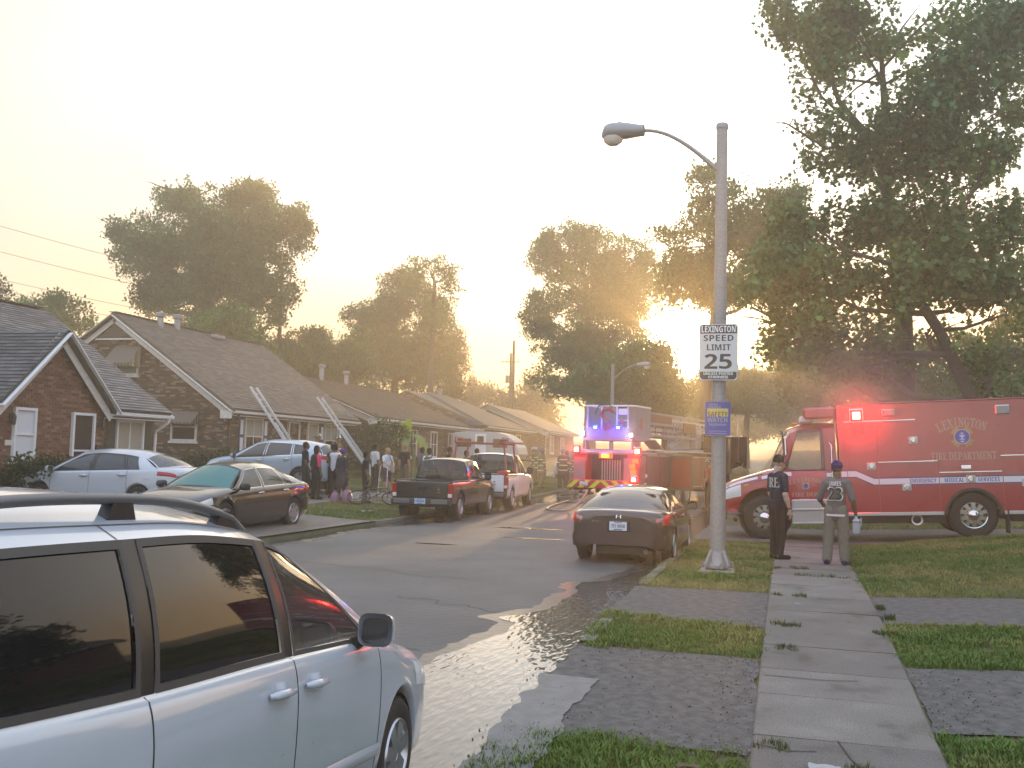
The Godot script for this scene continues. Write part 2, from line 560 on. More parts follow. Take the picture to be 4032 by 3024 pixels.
	grass_area("mown lawn of green and dry grass beside the sidewalk", 1.0, 8.0, -22.6, -13.9, 190, 1, .85)
	grass_area("mown lawn of green and dry grass beside the sidewalk", -1.0, 14.0, -40.0, -27.0, 30, 2, 1.1)
	grass_area("grass of the front yards across the street", -13.4, KERB_L, -54.0, -23.0, 60, 2, .9, .2)
	grass_area("grass of the front yards across the street", -13.3, KERB_L, -16.2, -5.0, 60, 2, .9, .2)
	grass_area("grass of the front yards across the street", -20.5, -14.6, -54.0, -14.0, 40, 2, .9, .2)

func kerb(x: float, z0: float, z1: float, s: float) -> void:
	var mb := MB.new()
	var n := maxi(2, int(absf(z1 - z0) / 1.0))
	var rows := []
	for i in n + 1:
		var z := lerpf(z0, z1, float(i) / n)
		var y := g_road(z)
		rows.append(PackedVector3Array([Vector3(x - .01 * s, y - .13, z), Vector3(x - .006 * s, y - .02, z), Vector3(x + .02 * s, y - .004, z), Vector3(x + .15 * s, y - .002, z), Vector3(x + .15 * s, y - .1, z)]))
	mb.grid(rows, false, -1)
	struct("kerb", mb, M.concrete)

func paving(parent: Node3D, x0: float, x1: float, z0: float, z1: float) -> void:
	var mb := MB.new()
	var lift := rng.randf_range(-.004, .008)
	var tilt := rng.randf_range(-.006, .006)
	var c := []
	for z in [z0, z1]:
		var y := gy(0.0 if x0 > -5 else (x0 + x1) / 2, z) + lift
		c.append([Vector3(x0, y - .1, z), Vector3(x0, y - .012 - tilt, z), Vector3(x0 + .015, y - tilt, z), Vector3(x1 - .015, y + tilt, z), Vector3(x1, y - .012 + tilt, z), Vector3(x1, y - .1, z)])
	mb.grid([PackedVector3Array(c[0]), PackedVector3Array(c[1])], false, -1)
	for e in c: mb.quad(e[0], e[2], e[3], e[5])
	var k := "concrete" if rng.randf() < .55 else "concrete_b"
	if not M.has("concrete_b"):
		M.concrete_b = M.concrete.duplicate()
		M.concrete_b.albedo_color = Color(.9, .9, .9)
	obj("paving_slab", mb, M[k], parent)

func water(pts: Array, kx: float, wob: float) -> void:
	wet(pts, kx, wob * 1.6, "damp_road", M.damp_asphalt, -.0975, .22)
	wet(pts, kx, wob, "gutter_water", M.water, -.0935, 0.0)

func wet(pts: Array, kx: float, wob: float, called: String, m: Material, lift: float, grow: float) -> void:
	var mb := MB.new()
	var f := FastNoiseLite.new()
	f.frequency = 1.1
	f.fractal_octaves = 4
	var rows := []
	for i in pts.size() - 1:
		var n := maxi(2, int(absf(pts[i + 1][0] - pts[i][0]) / .08))
		for k in n:
			var t := float(k) / n
			var z: float = lerpf(pts[i][0], pts[i + 1][0], t)
			var x: float = lerpf(pts[i][1], pts[i + 1][1], smoothstep(0, 1, t)) + wob * f.get_noise_2d(z * 2.0, kx) + grow * signf(lerpf(pts[i][1], pts[i + 1][1], t) - kx) * (1.0 + .7 * f.get_noise_2d(z * .8, 7.0))
			var r := PackedVector3Array()
			for j in 9:
				var xx := lerpf(x, kx, j / 8.0)
				r.append(Vector3(xx, g_road(z) + lift, z))
			rows.append(r)
	mb.grid(rows)
	struct(called, mb, m)

# ---------------------------------------------------------------- houses
func houses() -> void:
	var red := [Color(.19, .085, .055), Color(.24, .12, .075), Color(.15, .065, .045), Color(.27, .16, .11), Color(.20, .10, .06)]
	var brn := [Color(.10, .065, .045), Color(.14, .095, .065), Color(.075, .05, .038), Color(.12, .075, .05), Color(.28, .23, .17)]
	var gry := [Color(.10, .105, .11), Color(.19, .19, .185)]
	var tan := [Color(.12, .10, .085), Color(.19, .165, .14)]
	mat("shutter_green", lin(.03, .045, .04), .6)
	mat("curtain_white", lin(.55, .57, .6), .7)
	mat("pane_dark", lin(.02, .022, .024), .05)
	mat("blind", lin(.30, .28, .24), .6)
	mat("gutter_white", lin(.62, .63, .64), .4)
	# the nearest house: long grey roof, a gabled wing to the street
	var h := gable_house("brick_house", "red brick house with grey shingles and a white trimmed front gable", -18.45, -14.0, -26.0, 8.7, .45, 2.72, 5.95, .45, {"bricks": red, "roof": M.shingle_dark, "shingles": gry, "trim": M.gutter_white, "rake": .28, "gutter": M.gutter_white, "notch": -23.55})
	var inv := Transform3D(Basis(), -h.position)
	var wing := MB.new()
	var X := -18.28
	var zc := -21.55
	wing.prism([Vector2(-2.0, .1), Vector2(2.0, .1), Vector2(2.0, 2.62), Vector2(0, 4.42), Vector2(-2.0, 2.62)], 4.0, inv * Transform3D(Basis(Vector3.UP, PI / 2), Vector3(X - 2.0, 0, zc)))
	var ww := obj("wing_wall", wing, M.mortar, h)
	bricks(ww, inv * Vector3(X, .3, zc + 2.0), Vector3.FORWARD, 4.0, 4.2, Vector3.RIGHT, red, 31, func(u, v): return v + .3 < 2.55 + 1.8 * (1 - absf(u - 2.0) / 2.0))
	for s in [1.0, -1.0]:
		var a := inv * Vector3(X + .36, 2.69, zc + 2.16 * s); var b := inv * Vector3(X - 4.6, 2.69, zc + 2.16 * s)
		var c := inv * Vector3(X - 4.6, 4.67, zc); var d := inv * Vector3(X + .36, 4.67, zc)
		var sl := slab(h, "wing_roof", a, b, c, d, .13, M.shingle_dark)
		if s > 0: shingles(sl, a, Vector3.LEFT, (d - a).normalized(), 4.9, 2.95, [Color(.05, .055, .06), Color(.10, .105, .11)], 41)
		var t := MB.new()
		t.beam(inv * Vector3(X + .375, 2.60, zc + 2.16 * s), inv * Vector3(X + .375, 4.585, zc), .03, .19, Vector3.RIGHT)
		obj("rake_board", t, M.gutter_white, h)
		t = MB.new()
		t.beam(inv * Vector3(X + .18, 2.50, zc + 2.1 * s), inv * Vector3(X + .18, 4.46, zc + .02 * s), .34, .025, Vector3.RIGHT)
		obj("soffit", t, M.white_trim, h)
	downspout(h, inv * Vector3(-17.93, 2.56, -26.05), 2.1, M.gutter_white, .42)
	house_window(h, inv * Vector3(X + .03, 1.28, -20.52), Vector3.FORWARD, Vector3.RIGHT, .74, 1.32, M.gutter_white, M.curtain_white, 1, 2, true)
	# storm door
	var dr := house_window(h, inv * Vector3(X + .03, .55, -22.65), Vector3.FORWARD, Vector3.RIGHT, .88, 2.02, M.gutter_white, M.pane_dark, 1, 2, false, "door")
	var kn := MB.new()
	kn.tube([inv * Vector3(X + .09, 1.5, -22.98), inv * Vector3(X + .13, 1.5, -22.98), inv * Vector3(X + .13, 1.6, -22.98)], .012, 6)
	obj("door_handle", kn, M.chrome, dr)
	for zz in [-20.05, -23.35]:
		var lampm := MB.new()
		lampm.box(inv * Vector3(X + .05, 2.32, zz), Vector3(.05, .22, .09), .01)
		lampm.lathe([Vector2(.02, .2), Vector2(.07, .12), Vector2(.055, -.08), Vector2(.02, -.1)], 8, Transform3D(Basis(), inv * Vector3(X + .14, 2.25, zz)))
		obj("wall_lantern", lampm, M.black, h)
	var mbx := MB.new()
	mbx.box(inv * Vector3(X + .08, 1.62, -23.3), Vector3(.13, .2, .34), .02)
	mbx.box(inv * Vector3(X + .06, 1.45, -23.3), Vector3(.06, .18, .2), .02)
	obj("mailbox", mbx, M.black, h)
	var num := MB.new()
	num.box(inv * Vector3(X + .03, 1.72, -20.06), Vector3(.04, .13, .24), .006)
	obj("number_plaque", num, M.white_trim, h)
	house_window(h, inv * Vector3(-18.42, 1.22, -24.85), Vector3.FORWARD, Vector3.RIGHT, 1.25, 1.24, M.gutter_white, M.blind, 2, 1, true)
	for s in [1.0, -1.0]:
		var sh := MB.new()
		sh.box(inv * Vector3(-18.40, 1.84, -24.85 + .83 * s), Vector3(.04, 1.3, .36), .008)
		for k in 11: sh.box(inv * Vector3(-18.372, 1.32 + k * .105, -24.85 + .83 * s), Vector3(.015, .06, .28))
		obj("shutter", sh, M.shutter_green, h)
	# ---- the brown house behind the ladders
	var h2 := gable_house("brick_house", "brown brick house with a wide brown roof and two ladders against its eaves", -20.0, -32.52, -43.2, 9.8, .55, 3.18, 6.79, .42, {"bricks": brn, "roof": M.shingle_brown, "shingles": tan, "rake": .3, "gutter": M.white_trim})
	inv = Transform3D(Basis(), -h2.position)
	mat("awning_cream", lin(.42, .36, .25), .7); mat("awning_stripe", lin(.26, .21, .14), .7); mat("awning_dark", lin(.12, .10, .08), .7)
	for aw in [[-24.3, 5.35, 1.15, .85, .7, true], [-21.7, 2.9, 1.25, .5, .45, false]]:
		house_window(h2, inv * Vector3(aw[0], aw[1] - .95, -32.5), Vector3.RIGHT, Vector3.BACK, aw[2] - .15, 1.05, M.white_trim, M.pane_dark, 1, 2, true)
		var am := MB.new(); var side := MB.new()
		var t: Vector3 = inv * Vector3(aw[0], aw[1] + .15, -32.47)
		var w: float = aw[2] / 2; var dn: float = aw[3]; var ou: float = aw[4]
		for k in 8:
			var x0 = -w + aw[2] * k / 8.0; var x1 = -w + aw[2] * (k + 1) / 8.0
			am.quad(t + Vector3(x0, 0, .02), t + Vector3(x1, 0, .02), t + Vector3(x1, -dn * .8, ou), t + Vector3(x0, -dn * .8, ou))
			am.quad(t + Vector3(x0, -dn * .8, ou), t + Vector3(x1, -dn * .8, ou), t + Vector3(lerpf(x0, x1, .5), -dn, ou + .01), t + Vector3(x0, -dn * .93, ou + .01))
		var ao := obj("awning", am, M.awning_dark, h2)
		for s in [-1.0, 1.0]:
			for k in 4:
				var u0 := k / 4.0; var u1 := (k + 1) / 4.0
				var sm := MB.new()
				sm.quad(t + Vector3(w * s, -dn * .8 * u0, ou * u0 + .02), t + Vector3(w * s, -dn * .8 * u1, ou * u1), t + Vector3(w * s, -dn * .95, ou * u1), t + Vector3(w * s, -dn * .95, ou * u0 + .02))
				obj("awning_strip", sm, M.awning_dark if not aw[5] else (M.awning_cream if k % 2 == 0 else M.awning_stripe), ao)
	var vent := MB.new()
	vent.prism([Vector2(-.75, 0), Vector2(.75, 0), Vector2(0, .52)], .05, inv * Transform3D(Basis(), Vector3(-24.9, 5.82, -32.44)))
	for k in 5: vent.box(inv * Vector3(-24.9, 5.88 + k * .075, -32.40), Vector3(1.25 - k * .22, .02, .05))
	obj("attic_vent", vent, M.awning_dark, h2)
	obj("attic_board", MB.new().box(inv * Vector3(-24.9, 5.78, -32.43), Vector3(1.7, .06, .05)), M.white_trim, h2)
	for wz in [[-34.45, 1.5, 1.35, 1.4], [-41.2, 1.45, 1.35, 1.45]]:
		house_window(h2, inv * Vector3(-19.97, wz[1], wz[0]), Vector3.FORWARD, Vector3.RIGHT, wz[2], wz[3], M.white_trim, M.pane_dark, 2, 2, true)
		var bl := MB.new()
		bl.box(inv * Vector3(-19.952, wz[1] + 1.02, wz[0]), Vector3(.012, .62, 1.16))
		obj("window_blind", bl, M.blind, h2)
		for s in [1.0, -1.0]:
			var sh := MB.new()
			sh.box(inv * Vector3(-19.95, wz[1] + .7, wz[0] + .9 * s), Vector3(.045, 1.42, .34), .008)
			obj("shutter", sh, mat("shutter_blue", lin(.05, .055, .11), .6), h2)
			sh = MB.new()
			for y in [.36, 1.04]: sh.box(inv * Vector3(-19.923, wz[1] + y, wz[0] + .9 * s), Vector3(.012, .56, .2))
			obj("shutter_panel", sh, M.gutter_white, h2)
	for dz in [-37.7, -39.4]:
		house_window(h2, inv * Vector3(-19.97, .7, dz), Vector3.FORWARD, Vector3.RIGHT, .98, 2.2, M.white_trim, M.blind if dz < -39 else M.pane_dark, 1, 1, false, "door")
	downspout(h2, inv * Vector3(-19.55, 3.0, -32.7), 2.4, M.dark_trim, .4)
	roof_vent(h2, inv * Vector3(-24.6, 6.6, -34.8), .55); roof_vent(h2, inv * Vector3(-24.7, 6.65, -36.1), .6)
	for z in [-38.5, -39.0]:
		var tv := MB.new()
		tv.box(inv * Vector3(-24.4, 6.62, z), Vector3(.3, .16, .3), .03)
		obj("box_vent", tv, M.galvanised, h2)
	# ---- farther along the street
	var h3 := gable_house("brick_house", "low brown roofed house with a white rake board behind the banana plant", -19.9, -45.6, -60.0, 10.6, .7, 3.45, 5.7, .45, {"bricks": brn, "roof": M.shingle_brown, "shingles": tan, "rake": .35, "gutter": M.gutter_white})
	inv = Transform3D(Basis(), -h3.position)
	downspout(h3, inv * Vector3(-19.42, 3.25, -46.4), 2.4, M.gutter_white, .45)
	roof_vent(h3, inv * Vector3(-25.0, 5.6, -50.2), .9); roof_vent(h3, inv * Vector3(-25.0, 5.6, -53.4), .8)
	for z in [-48.5, -51.2, -54.5, -57.6]:
		house_window(h3, inv * Vector3(-19.87, 1.5, z), Vector3.FORWARD, Vector3.RIGHT, 1.1, 1.5, M.gutter_white, M.pane_dark, 2, 2, true)
	var h4 := gable_house("brick_house", "dark hip roofed house behind the white camper trailer", -19.7, -63.4, -76.0, 11.0, 1.0, 3.7, 6.15, .45, {"bricks": brn, "roof": M.shingle_dark, "hip": 4.6, "rake": .4, "gutter": M.gutter_white})
	inv = Transform3D(Basis(), -h4.position)
	for z in [-65.5, -68.5, -72.5]:
		house_window(h4, inv * Vector3(-19.67, 1.9, z), Vector3.FORWARD, Vector3.RIGHT, 1.2, 1.4, M.gutter_white, M.pane_dark, 2, 2, true)
	roof_vent(h4, inv * Vector3(-25.3, 6.1, -70.5), .5)
	var h5 := gable_house("brick_house", "farthest low house with a white gable edge and downspout", -19.1, -78.6, -90.0, 9.6, 1.3, 3.8, 5.9, .45, {"bricks": brn, "roof": M.shingle_brown, "rake": .5, "trim": M.gutter_white})
	inv = Transform3D(Basis(), -h5.position)
	downspout(h5, inv * Vector3(-18.62, 3.6, -79.0), 2.4, M.gutter_white, .45)
	for z in [-81.0, -85.0]:
		house_window(h5, inv * Vector3(-19.07, 2.0, z), Vector3.FORWARD, Vector3.RIGHT, 1.2, 1.4, M.gutter_white, M.pane_dark, 2, 2, true)
	# the neighbour's house on this side, which the van's windows mirror
	var h6 := gable_house("brick_house", "red brick house right of the sidewalk, mirrored in the minivan's rear side window", 0, 0, -13.0, 9.0, .9, 3.6, 6.4, .45, {"bricks": red, "roof": M.shingle_dark, "rake": .3})
	h6.transform = xf(Vector3(13.5, .9, -30.0), PI)

func roof_vent(parent: Node3D, at: Vector3, h: float) -> void:
	var m := MB.new()
	m.lathe([Vector2(.13, -.3), Vector2(.13, h - .25), Vector2(.11, h - .2)], 14, Transform3D(Basis(), at))
	m.lathe([Vector2(.14, h - .2), Vector2(.2, h - .17), Vector2(.21, h - .04), Vector2(.15, h), Vector2(.001, h + .02)], 16, Transform3D(Basis(), at))
	obj("roof_vent", m, M.galvanised, parent)

# ---------------------------------------------------------------- vehicles
# Cars are built nose towards +x, their right side towards +z, on the ground at y = 0.
class Shape:
	var keys: Array
	var arches: Array        # [x, radius, hub height]
	var roof: Array          # [x, edge height, edge half width, centre height]
	var cols: Array          # [x at the belt, x at the roof, what lies behind it]
	var bulge := 0.035
	const ZF := [0.90, 0.97, 1.0, 0.995, 0.955, 0.84, 0.52, 0.0]
	const YF := [0.0, 0.1, 0.42, 0.8, 1.0]
	const YD := [0.0, 0.58, 0.9, 1.0]
	static func cubic(k: Array, x: float) -> Array:
		var up: bool = k[0][0] < k[-1][0]
		var n := k.size()
		var i := 0
		while i < n - 2 and (x > k[i + 1][0] if up else x < k[i + 1][0]): i += 1
		var a: Array = k[i]; var b: Array = k[i + 1]
		var h: float = b[0] - a[0]
		var t := clampf((x - a[0]) / h, 0, 1)
		var out := [x]
		for j in range(1, a.size()):
			var d: float = (b[j] - a[j]) / h
			var d0 := d; var d2 := d
			if i > 0: d0 = (a[j] - k[i - 1][j]) / (a[0] - k[i - 1][0])
			if i < n - 2: d2 = (k[i + 2][j] - b[j]) / (k[i + 2][0] - b[0])
			var m0 := 0.0 if d0 * d <= 0 else 2 * d0 * d / (d0 + d)
			var m1 := 0.0 if d2 * d <= 0 else 2 * d2 * d / (d2 + d)
			if i == 0: m0 = d
			if i == n - 2: m1 = d
			out.append((2 * t * t * t - 3 * t * t + 1) * a[j] + (t * t * t - 2 * t * t + t) * h * m0 + (-2 * t * t * t + 3 * t * t) * b[j] + (t * t * t - t * t) * h * m1)
		return out
	static func tab(f: Array, s: float) -> float:
		var i := clampi(int(s), 0, f.size() - 2)
		var t := s - i
		var a: float = f[i]; var b: float = f[i + 1]
		var p: float = f[maxi(i - 1, 0)]; var q: float = f[mini(i + 2, f.size() - 1)]
		return a + 0.5 * t * (b - p + t * (2 * p - 5 * a + 4 * b - q + t * (3 * (a - b) + q - p)))
	func P(x: float, s: float, off := 0.0, side := 1.0) -> Vector3:
		var e := cubic(keys, x)
		var y: float
		if s <= 4.0:
			var i := clampi(int(s), 0, 3)
			y = lerpf(e[2], e[3], lerpf(YF[i], YF[i + 1], s - i))
		else:
			y = lerpf(e[3], e[4], tab(YD, s - 4.0))
		for a in arches:
			var d: float = absf(x - a[0])
			if d < a[1] + 0.001 and s < 4.0:
				y = maxf(y, a[2] + sqrt(maxf(a[1] * a[1] - d * d, 0.0)) + s * 0.025)
		var z: float = e[1] * tab(ZF, s)
		var k := smoothstep(3.4, 6.0, s)
		return Vector3(x, y + off * k, (z + off * (1 - k)) * side)
	func B(x: float) -> Vector3: return P(x, 4.35, 0.002)
	func R(x: float) -> Vector3:
		var e := cubic(roof, x)
		return Vector3(x, e[1], e[2])
	func S(i: int, u: float, v: float, off := 0.0, side := 1.0) -> Vector3:
		var p := B(lerpf(cols[i][0], cols[i + 1][0], u)).lerp(R(lerpf(cols[i][1], cols[i + 1][1], u)), v)
		p.z = (p.z + bulge * sin(PI * v) + off) * side
		return p
	func roof_pt(x: float, w: float, bow := 0.0) -> Vector3:
		var xx := x + bow * (1 - w * w)
		var e := cubic(roof, x)
		return Vector3(xx, e[1] + (e[3] - e[1]) * (1 - pow(absf(w), 2.4)), e[2] * w)
	func front(c: int, w: float, v: float, bow: float, off := 0.0) -> Vector3:   # windshield (column 0) or rear window (last column)
		var b := B(cols[c][0]); b.z *= w
		b.x += bow * (1 - w * w)
		b.y = P(cols[c][0] + bow * (1 - w * w), lerpf(7.0, 4.35, absf(w))).y
		var tp := roof_pt(cols[c][1], w, bow * 0.35)
		var p := b.lerp(tp, v)
		p.x += (0.03 * sin(PI * v) + off) * signf(bow)
		p.y += (0.03 * sin(PI * v)) * (1 - w * w)
		return p

func shape(spec: Dictionary) -> Shape:
	var s := Shape.new()
	s.keys = spec.keys
	s.arches = spec.arches
	s.roof = spec.roof
	s.cols = spec.cols
	s.bulge = spec.get("bulge", 0.035)
	return s

func patch(s: Shape, x0: float, x1: float, s0: float, s1: float, off: float, side: float, nx := 6, ns := 4) -> MB:
	var mb := MB.new()
	var rows := []
	for i in nx + 1:
		var r := PackedVector3Array()
		for j in ns + 1:
			var edge := 0.0 if (i == 0 or i == nx or j == 0 or j == ns) else 1.0
			r.append(s.P(lerpf(x0, x1, float(i) / nx), lerpf(s0, s1, float(j) / ns), off * (0.2 + 0.8 * edge), side))
		rows.append(r)
	mb.grid(rows)
	return mb

func wheel(parent: Node3D, x: float, z: float, r: float, w: float, rim_r: float, spokes: int, m_rim: Material, deep := 0.03) -> void:
	var side := signf(z)
	var t := MB.new()
	var q := Transform3D(Basis(Vector3.RIGHT, PI / 2 * side), Vector3.ZERO)   # local y points outwards
	t.lathe([Vector2(rim_r * 0.96, -w / 2), Vector2(r * 0.93, -w / 2), Vector2(r * 0.99, -w * 0.36), Vector2(r, 0), Vector2(r * 0.99, w * 0.36), Vector2(r * 0.93, w / 2 - 0.005), Vector2(r * 0.86, w / 2), Vector2(rim_r * 1.03, w / 2 - 0.006), Vector2(rim_r, w / 2 - 0.012)], 36, q)
	for k in 40:   # tread blocks
		t.at(Transform3D(Basis(Vector3.BACK, TAU * k / 40), Vector3.ZERO))
		t.box(Vector3(r + 0.001, 0, 0), Vector3(0.008, r * 0.1, w * 0.74))
	t.at(Transform3D())
	var o := obj("wheel", t, M.rubber, parent)
	o.position = Vector3(x, r, z)
	var m := MB.new()
	m.lathe([Vector2(rim_r, w / 2 - 0.01), Vector2(rim_r * 0.97, w / 2 + 0.004), Vector2(rim_r * 0.9, w / 2 - 0.008), Vector2(rim_r * 0.86, w / 2 - deep * 1.5), Vector2(rim_r * 0.8, 0.0)], 36, q)
	m.lathe([Vector2(rim_r * 0.28, w / 2 - deep), Vector2(rim_r * 0.24, w / 2 - deep * 0.4), Vector2(rim_r * 0.1, w / 2 - deep * 0.3), Vector2(0.001, w / 2 - deep * 0.3)], 16, q)
	for k in spokes:
		var an := TAU * k / spokes + 0.3
		var rr := MB.new()
		m.at(q * Transform3D(Basis(Vector3.UP, an), Vector3.ZERO))
		var h := w / 2 - deep * 0.6
		var sw: float = rim_r * (1.5 / spokes)
		m.prism([Vector2(rim_r * 0.2, -sw * 0.75), Vector2(rim_r * 0.9, -sw), Vector2(rim_r * 0.9, sw), Vector2(rim_r * 0.2, sw * 0.75)], deep * 0.7, Transform3D(Basis(Vector3.RIGHT, PI / 2), Vector3(0, h, 0)))
	m.at(Transform3D())
	obj("rim", m, m_rim, o)
	var d := MB.new()
	d.lathe([Vector2(rim_r * 0.84, w / 2 - deep * 2), Vector2(0.001, w / 2 - deep * 2)], 24, q)
	obj("brake_disc", d, M.dark_trim, o)

func plate(parent: Node3D, s: String, at: Vector3, yaw: float, c := Color(0.75, 0.78, 0.82)) -> void:
	var mb := MB.new()
	mb.box(Vector3.ZERO, Vector3(0.305, 0.152, 0.008), 0.003)
	var o := obj("license_plate", mb, mat("plate_" + str(c), c, 0.4), parent)
	o.transform = xf(at, yaw)
	if s: text(o, s, 0.062, xf(Vector3(0, 0.002, 0.005)), mat("plate_print", lin(.04, .05, .12), 0.5), 0.24, false, 0, 0.002)
	var band := MB.new()
	band.box(Vector3(0, -0.058, 0.005), Vector3(0.15, 0.016, 0.002))
	band.box(Vector3(0, 0.062, 0.005), Vector3(0.13, 0.012, 0.002))
	obj("plate_band", band, mat("plate_print", lin(.04, .05, .12), 0.5), o)

func make_car(called: String, label: String, category: String, sp: Dictionary) -> Node3D:
	var root := thing(called, label, category)
	var s := shape(sp)
	var pm: Material = sp.paint
	var nose: float = sp.keys[0][0]
	var tail: float = sp.keys[-1][0]
	var bed: float = sp.get("bed", -99.0)
	# ---- lower body
	var xs := []
	var n := 64
	for i in n + 1: xs.append(lerpf(nose, tail, float(i) / n))
	for a in s.arches:
		for k in 17: xs.append(a[0] + a[1] * cos(PI * k / 16.0))
		xs.append(a[0] + a[1] + 0.012); xs.append(a[0] - a[1] - 0.012)
	for k in [0.004, 0.015, 0.035, 0.07]:
		xs.append(nose - k); xs.append(tail + k)
	if bed > -90: xs.append(bed); xs.append(bed - 0.01)
	xs.sort()
	xs.reverse()
	var body := MB.new()
	var last: float = -99.0
	for side in [1.0, -1.0]:
		var rows := []
		for x in xs:
			var r := PackedVector3Array()
			var top := 4.0 if x < bed else 7.0
			for j in 29:
				r.append(s.P(x, minf(j * 0.25, top), 0.0, side))
			if x < bed:   # the inside of the bed wall
				for j in range(17, 29):
					var p := s.P(x, 4.0, 0.0, side)
					r[j] = Vector3(x, p.y - (0.0 if j < 19 else 0.42), p.z - side * (0.02 + 0.05 * minf(j - 17, 2)) )
			rows.append(r)
		body.grid(rows, false, 1 if side > 0 else 2)
	for e in ([xs[0], xs[-1]] if bed < -90 else [xs[0]]):
		var rows := []
		for j in 29:
			var p := s.P(e, j * 0.25)
			rows.append(PackedVector3Array([p, Vector3(p.x, p.y, 0), Vector3(p.x, p.y, -p.z)]))
		body.grid(rows, false, 3)
	# ---- roof and pillars
	var nc := s.cols.size()
	var bowf: float = sp.get("bow_front", 0.16)
	var bowr: float = sp.get("bow_rear", -0.12)
	var rrows := []
	for i in 25:
		var x: float = lerpf(s.cols[0][1], s.cols[-1][1], i / 24.0)
		var bw: float = bowf * 0.35 * maxf(0, 1 - i / 8.0) + bowr * 0.35 * maxf(0, 1 - (24 - i) / 8.0)
		var r := PackedVector3Array()
		for j in 33: r.append(s.roof_pt(x, lerpf(-1, 1, j / 32.0), bw))
		rrows.append(r)
	body.grid(rrows, false, 5)
	var wins := []
	for i in nc - 1:
		var kind: String = s.cols[i][2]
		for side in [1.0, -1.0]:
			var rows := []
			for a in 9:
				var r := PackedVector3Array()
				for b in 9: r.append(s.S(i, a / 8.0, b / 8.0, 0.0, side))
				rows.append(r)
			if kind == "b": body.grid(rows, false, 6)
			elif kind == "k":
				var mb := MB.new()
				mb.grid(rows)
				obj("pillar", mb, M.get("pillar_" + called, M.dark_trim), root)
			else: wins.append([i, side])
	obj("body", body, pm, root)
	# ---- glass
	var mu: float = sp.get("glass_margin", 0.03)
	for w in wins:
		var i: int = w[0]
		var len: float = absf(s.cols[i][0] - s.cols[i + 1][0])
		var hgt: float = s.S(i, 0.5, 0.0).distance_to(s.S(i, 0.5, 1.0))
		var du := mu / maxf(len, 0.1)
		var dv := mu / maxf(hgt, 0.1)
		var us := [0.0, du]; var vs := [0.0, dv]
		for k in range(1, 8): us.append(lerpf(du, 1 - du, k / 8.0)); vs.append(lerpf(dv, 1 - dv, k / 8.0))
		us += [1 - du, 1.0]; vs += [1 - dv, 1.0]
		var fr := MB.new(); var pn := MB.new()
		for a in us.size() - 1:
			for b in vs.size() - 1:
				var edge: bool = a == 0 or b == 0 or a == us.size() - 2 or b == vs.size() - 2
				var off := 0.004 if edge else -0.006
				var q := [s.S(i, us[a], vs[b], off, w[1]), s.S(i, us[a + 1], vs[b], off, w[1]), s.S(i, us[a + 1], vs[b + 1], off, w[1]), s.S(i, us[a], vs[b + 1], off, w[1])]
				(fr if edge else pn).quad(q[0], q[1], q[2], q[3], 1)
		var wo := obj("window", pn, sp.get("glass_" + str(i), sp.glass), root)
		obj("window_frame", fr, sp.get("frame", M.dark_trim), wo)
	for c in [0, nc - 1]:
		var bow: float = bowf if c == 0 else bowr
		var rows := []
		var edge := MB.new()
		for a in 17:
			var r := PackedVector3Array()
			for b in 9: r.append(s.front(c, lerpf(-0.955, 0.955, a / 16.0), lerpf(0.04, 0.955, b / 8.0), bow))
			rows.append(r)
		var g := MB.new()
		g.grid(rows)
		var wo := obj("windshield" if c == 0 else "rear_window", g, sp.get("glass_front" if c == 0 else "glass_rear", sp.glass), root)
		for k in 2:
			var pts := []; var p2 := []
			for b in 9:
				pts.append(s.front(c, 0.99 * (1 if k else -1), b / 8.0, bow, 0.004))
				p2.append(s.front(c, 0.945 * (1 if k else -1), b / 8.0, bow, 0.006))
			edge.grid([PackedVector3Array(pts), PackedVector3Array(p2)])
			pts = []; p2 = []
			for a in 17:
				pts.append(s.front(c, lerpf(-1, 1, a / 16.0), 0.0 if k else 1.0, bow, 0.004))
				p2.append(s.front(c, lerpf(-0.96, 0.96, a / 16.0), 0.05 if k else 0.945, bow, 0.006))
			edge.grid([PackedVector3Array(pts), PackedVector3Array(p2)])
		obj("window_frame", edge, sp.get("edge_mat", pm), wo)
	# ---- what is inside and under
	var un := MB.new()
	var f0 := s.P((nose + tail) / 2, 0.0)
	un.box(Vector3((nose + tail) / 2, f0.y + 0.06, 0), Vector3((nose - tail) * 0.9, 0.12, f0.z * 1.1))
	for a in s.arches:
		for sd in [1.0, -1.0]:
			var rows := []
			for k in 13:
				var an := PI * k / 12.0
				var p := Vector3(a[0] + (a[1] - 0.004) * cos(an), a[2] + (a[1] - 0.004) * sin(an), 0)
				rows.append(PackedVector3Array([p + Vector3(0, 0, sd * s.P(a[0], 1.0).z * 0.985), p + Vector3(0, 0, sd * 0.45)]))
			un.grid(rows)
			un.lathe([Vector2(a[1], 0), Vector2(0.001, 0)], 16, Transform3D(Basis(Vector3.RIGHT, PI / 2), Vector3(a[0], a[2], sd * 0.5)))
	obj("underbody", un, M.black, root)
	if sp.get("seats", false):
		var se := MB.new()
		for row in sp.seat_rows:
			for z in [-0.38, 0.38]:
				se.box(Vector3(row, s.P(row, 4.0).y - 0.40, z), Vector3(0.5, 0.2, 0.5), 0.05)
				se.at(xf(Vector3(row - 0.22, s.P(row, 4.0).y - 0.18, z), 0, 0, 0.18)).box(Vector3.ZERO, Vector3(0.14, 0.62, 0.48), 0.05)
				se.box(Vector3(0.0, 0.4, 0), Vector3(0.1, 0.2, 0.27), 0.04)
				se.at(Transform3D())
		se.box(Vector3(sp.seat_rows[0] + 0.85, s.P(sp.seat_rows[0], 4.0).y - 0.05, 0), Vector3(0.25, 0.2, 1.3), 0.06)
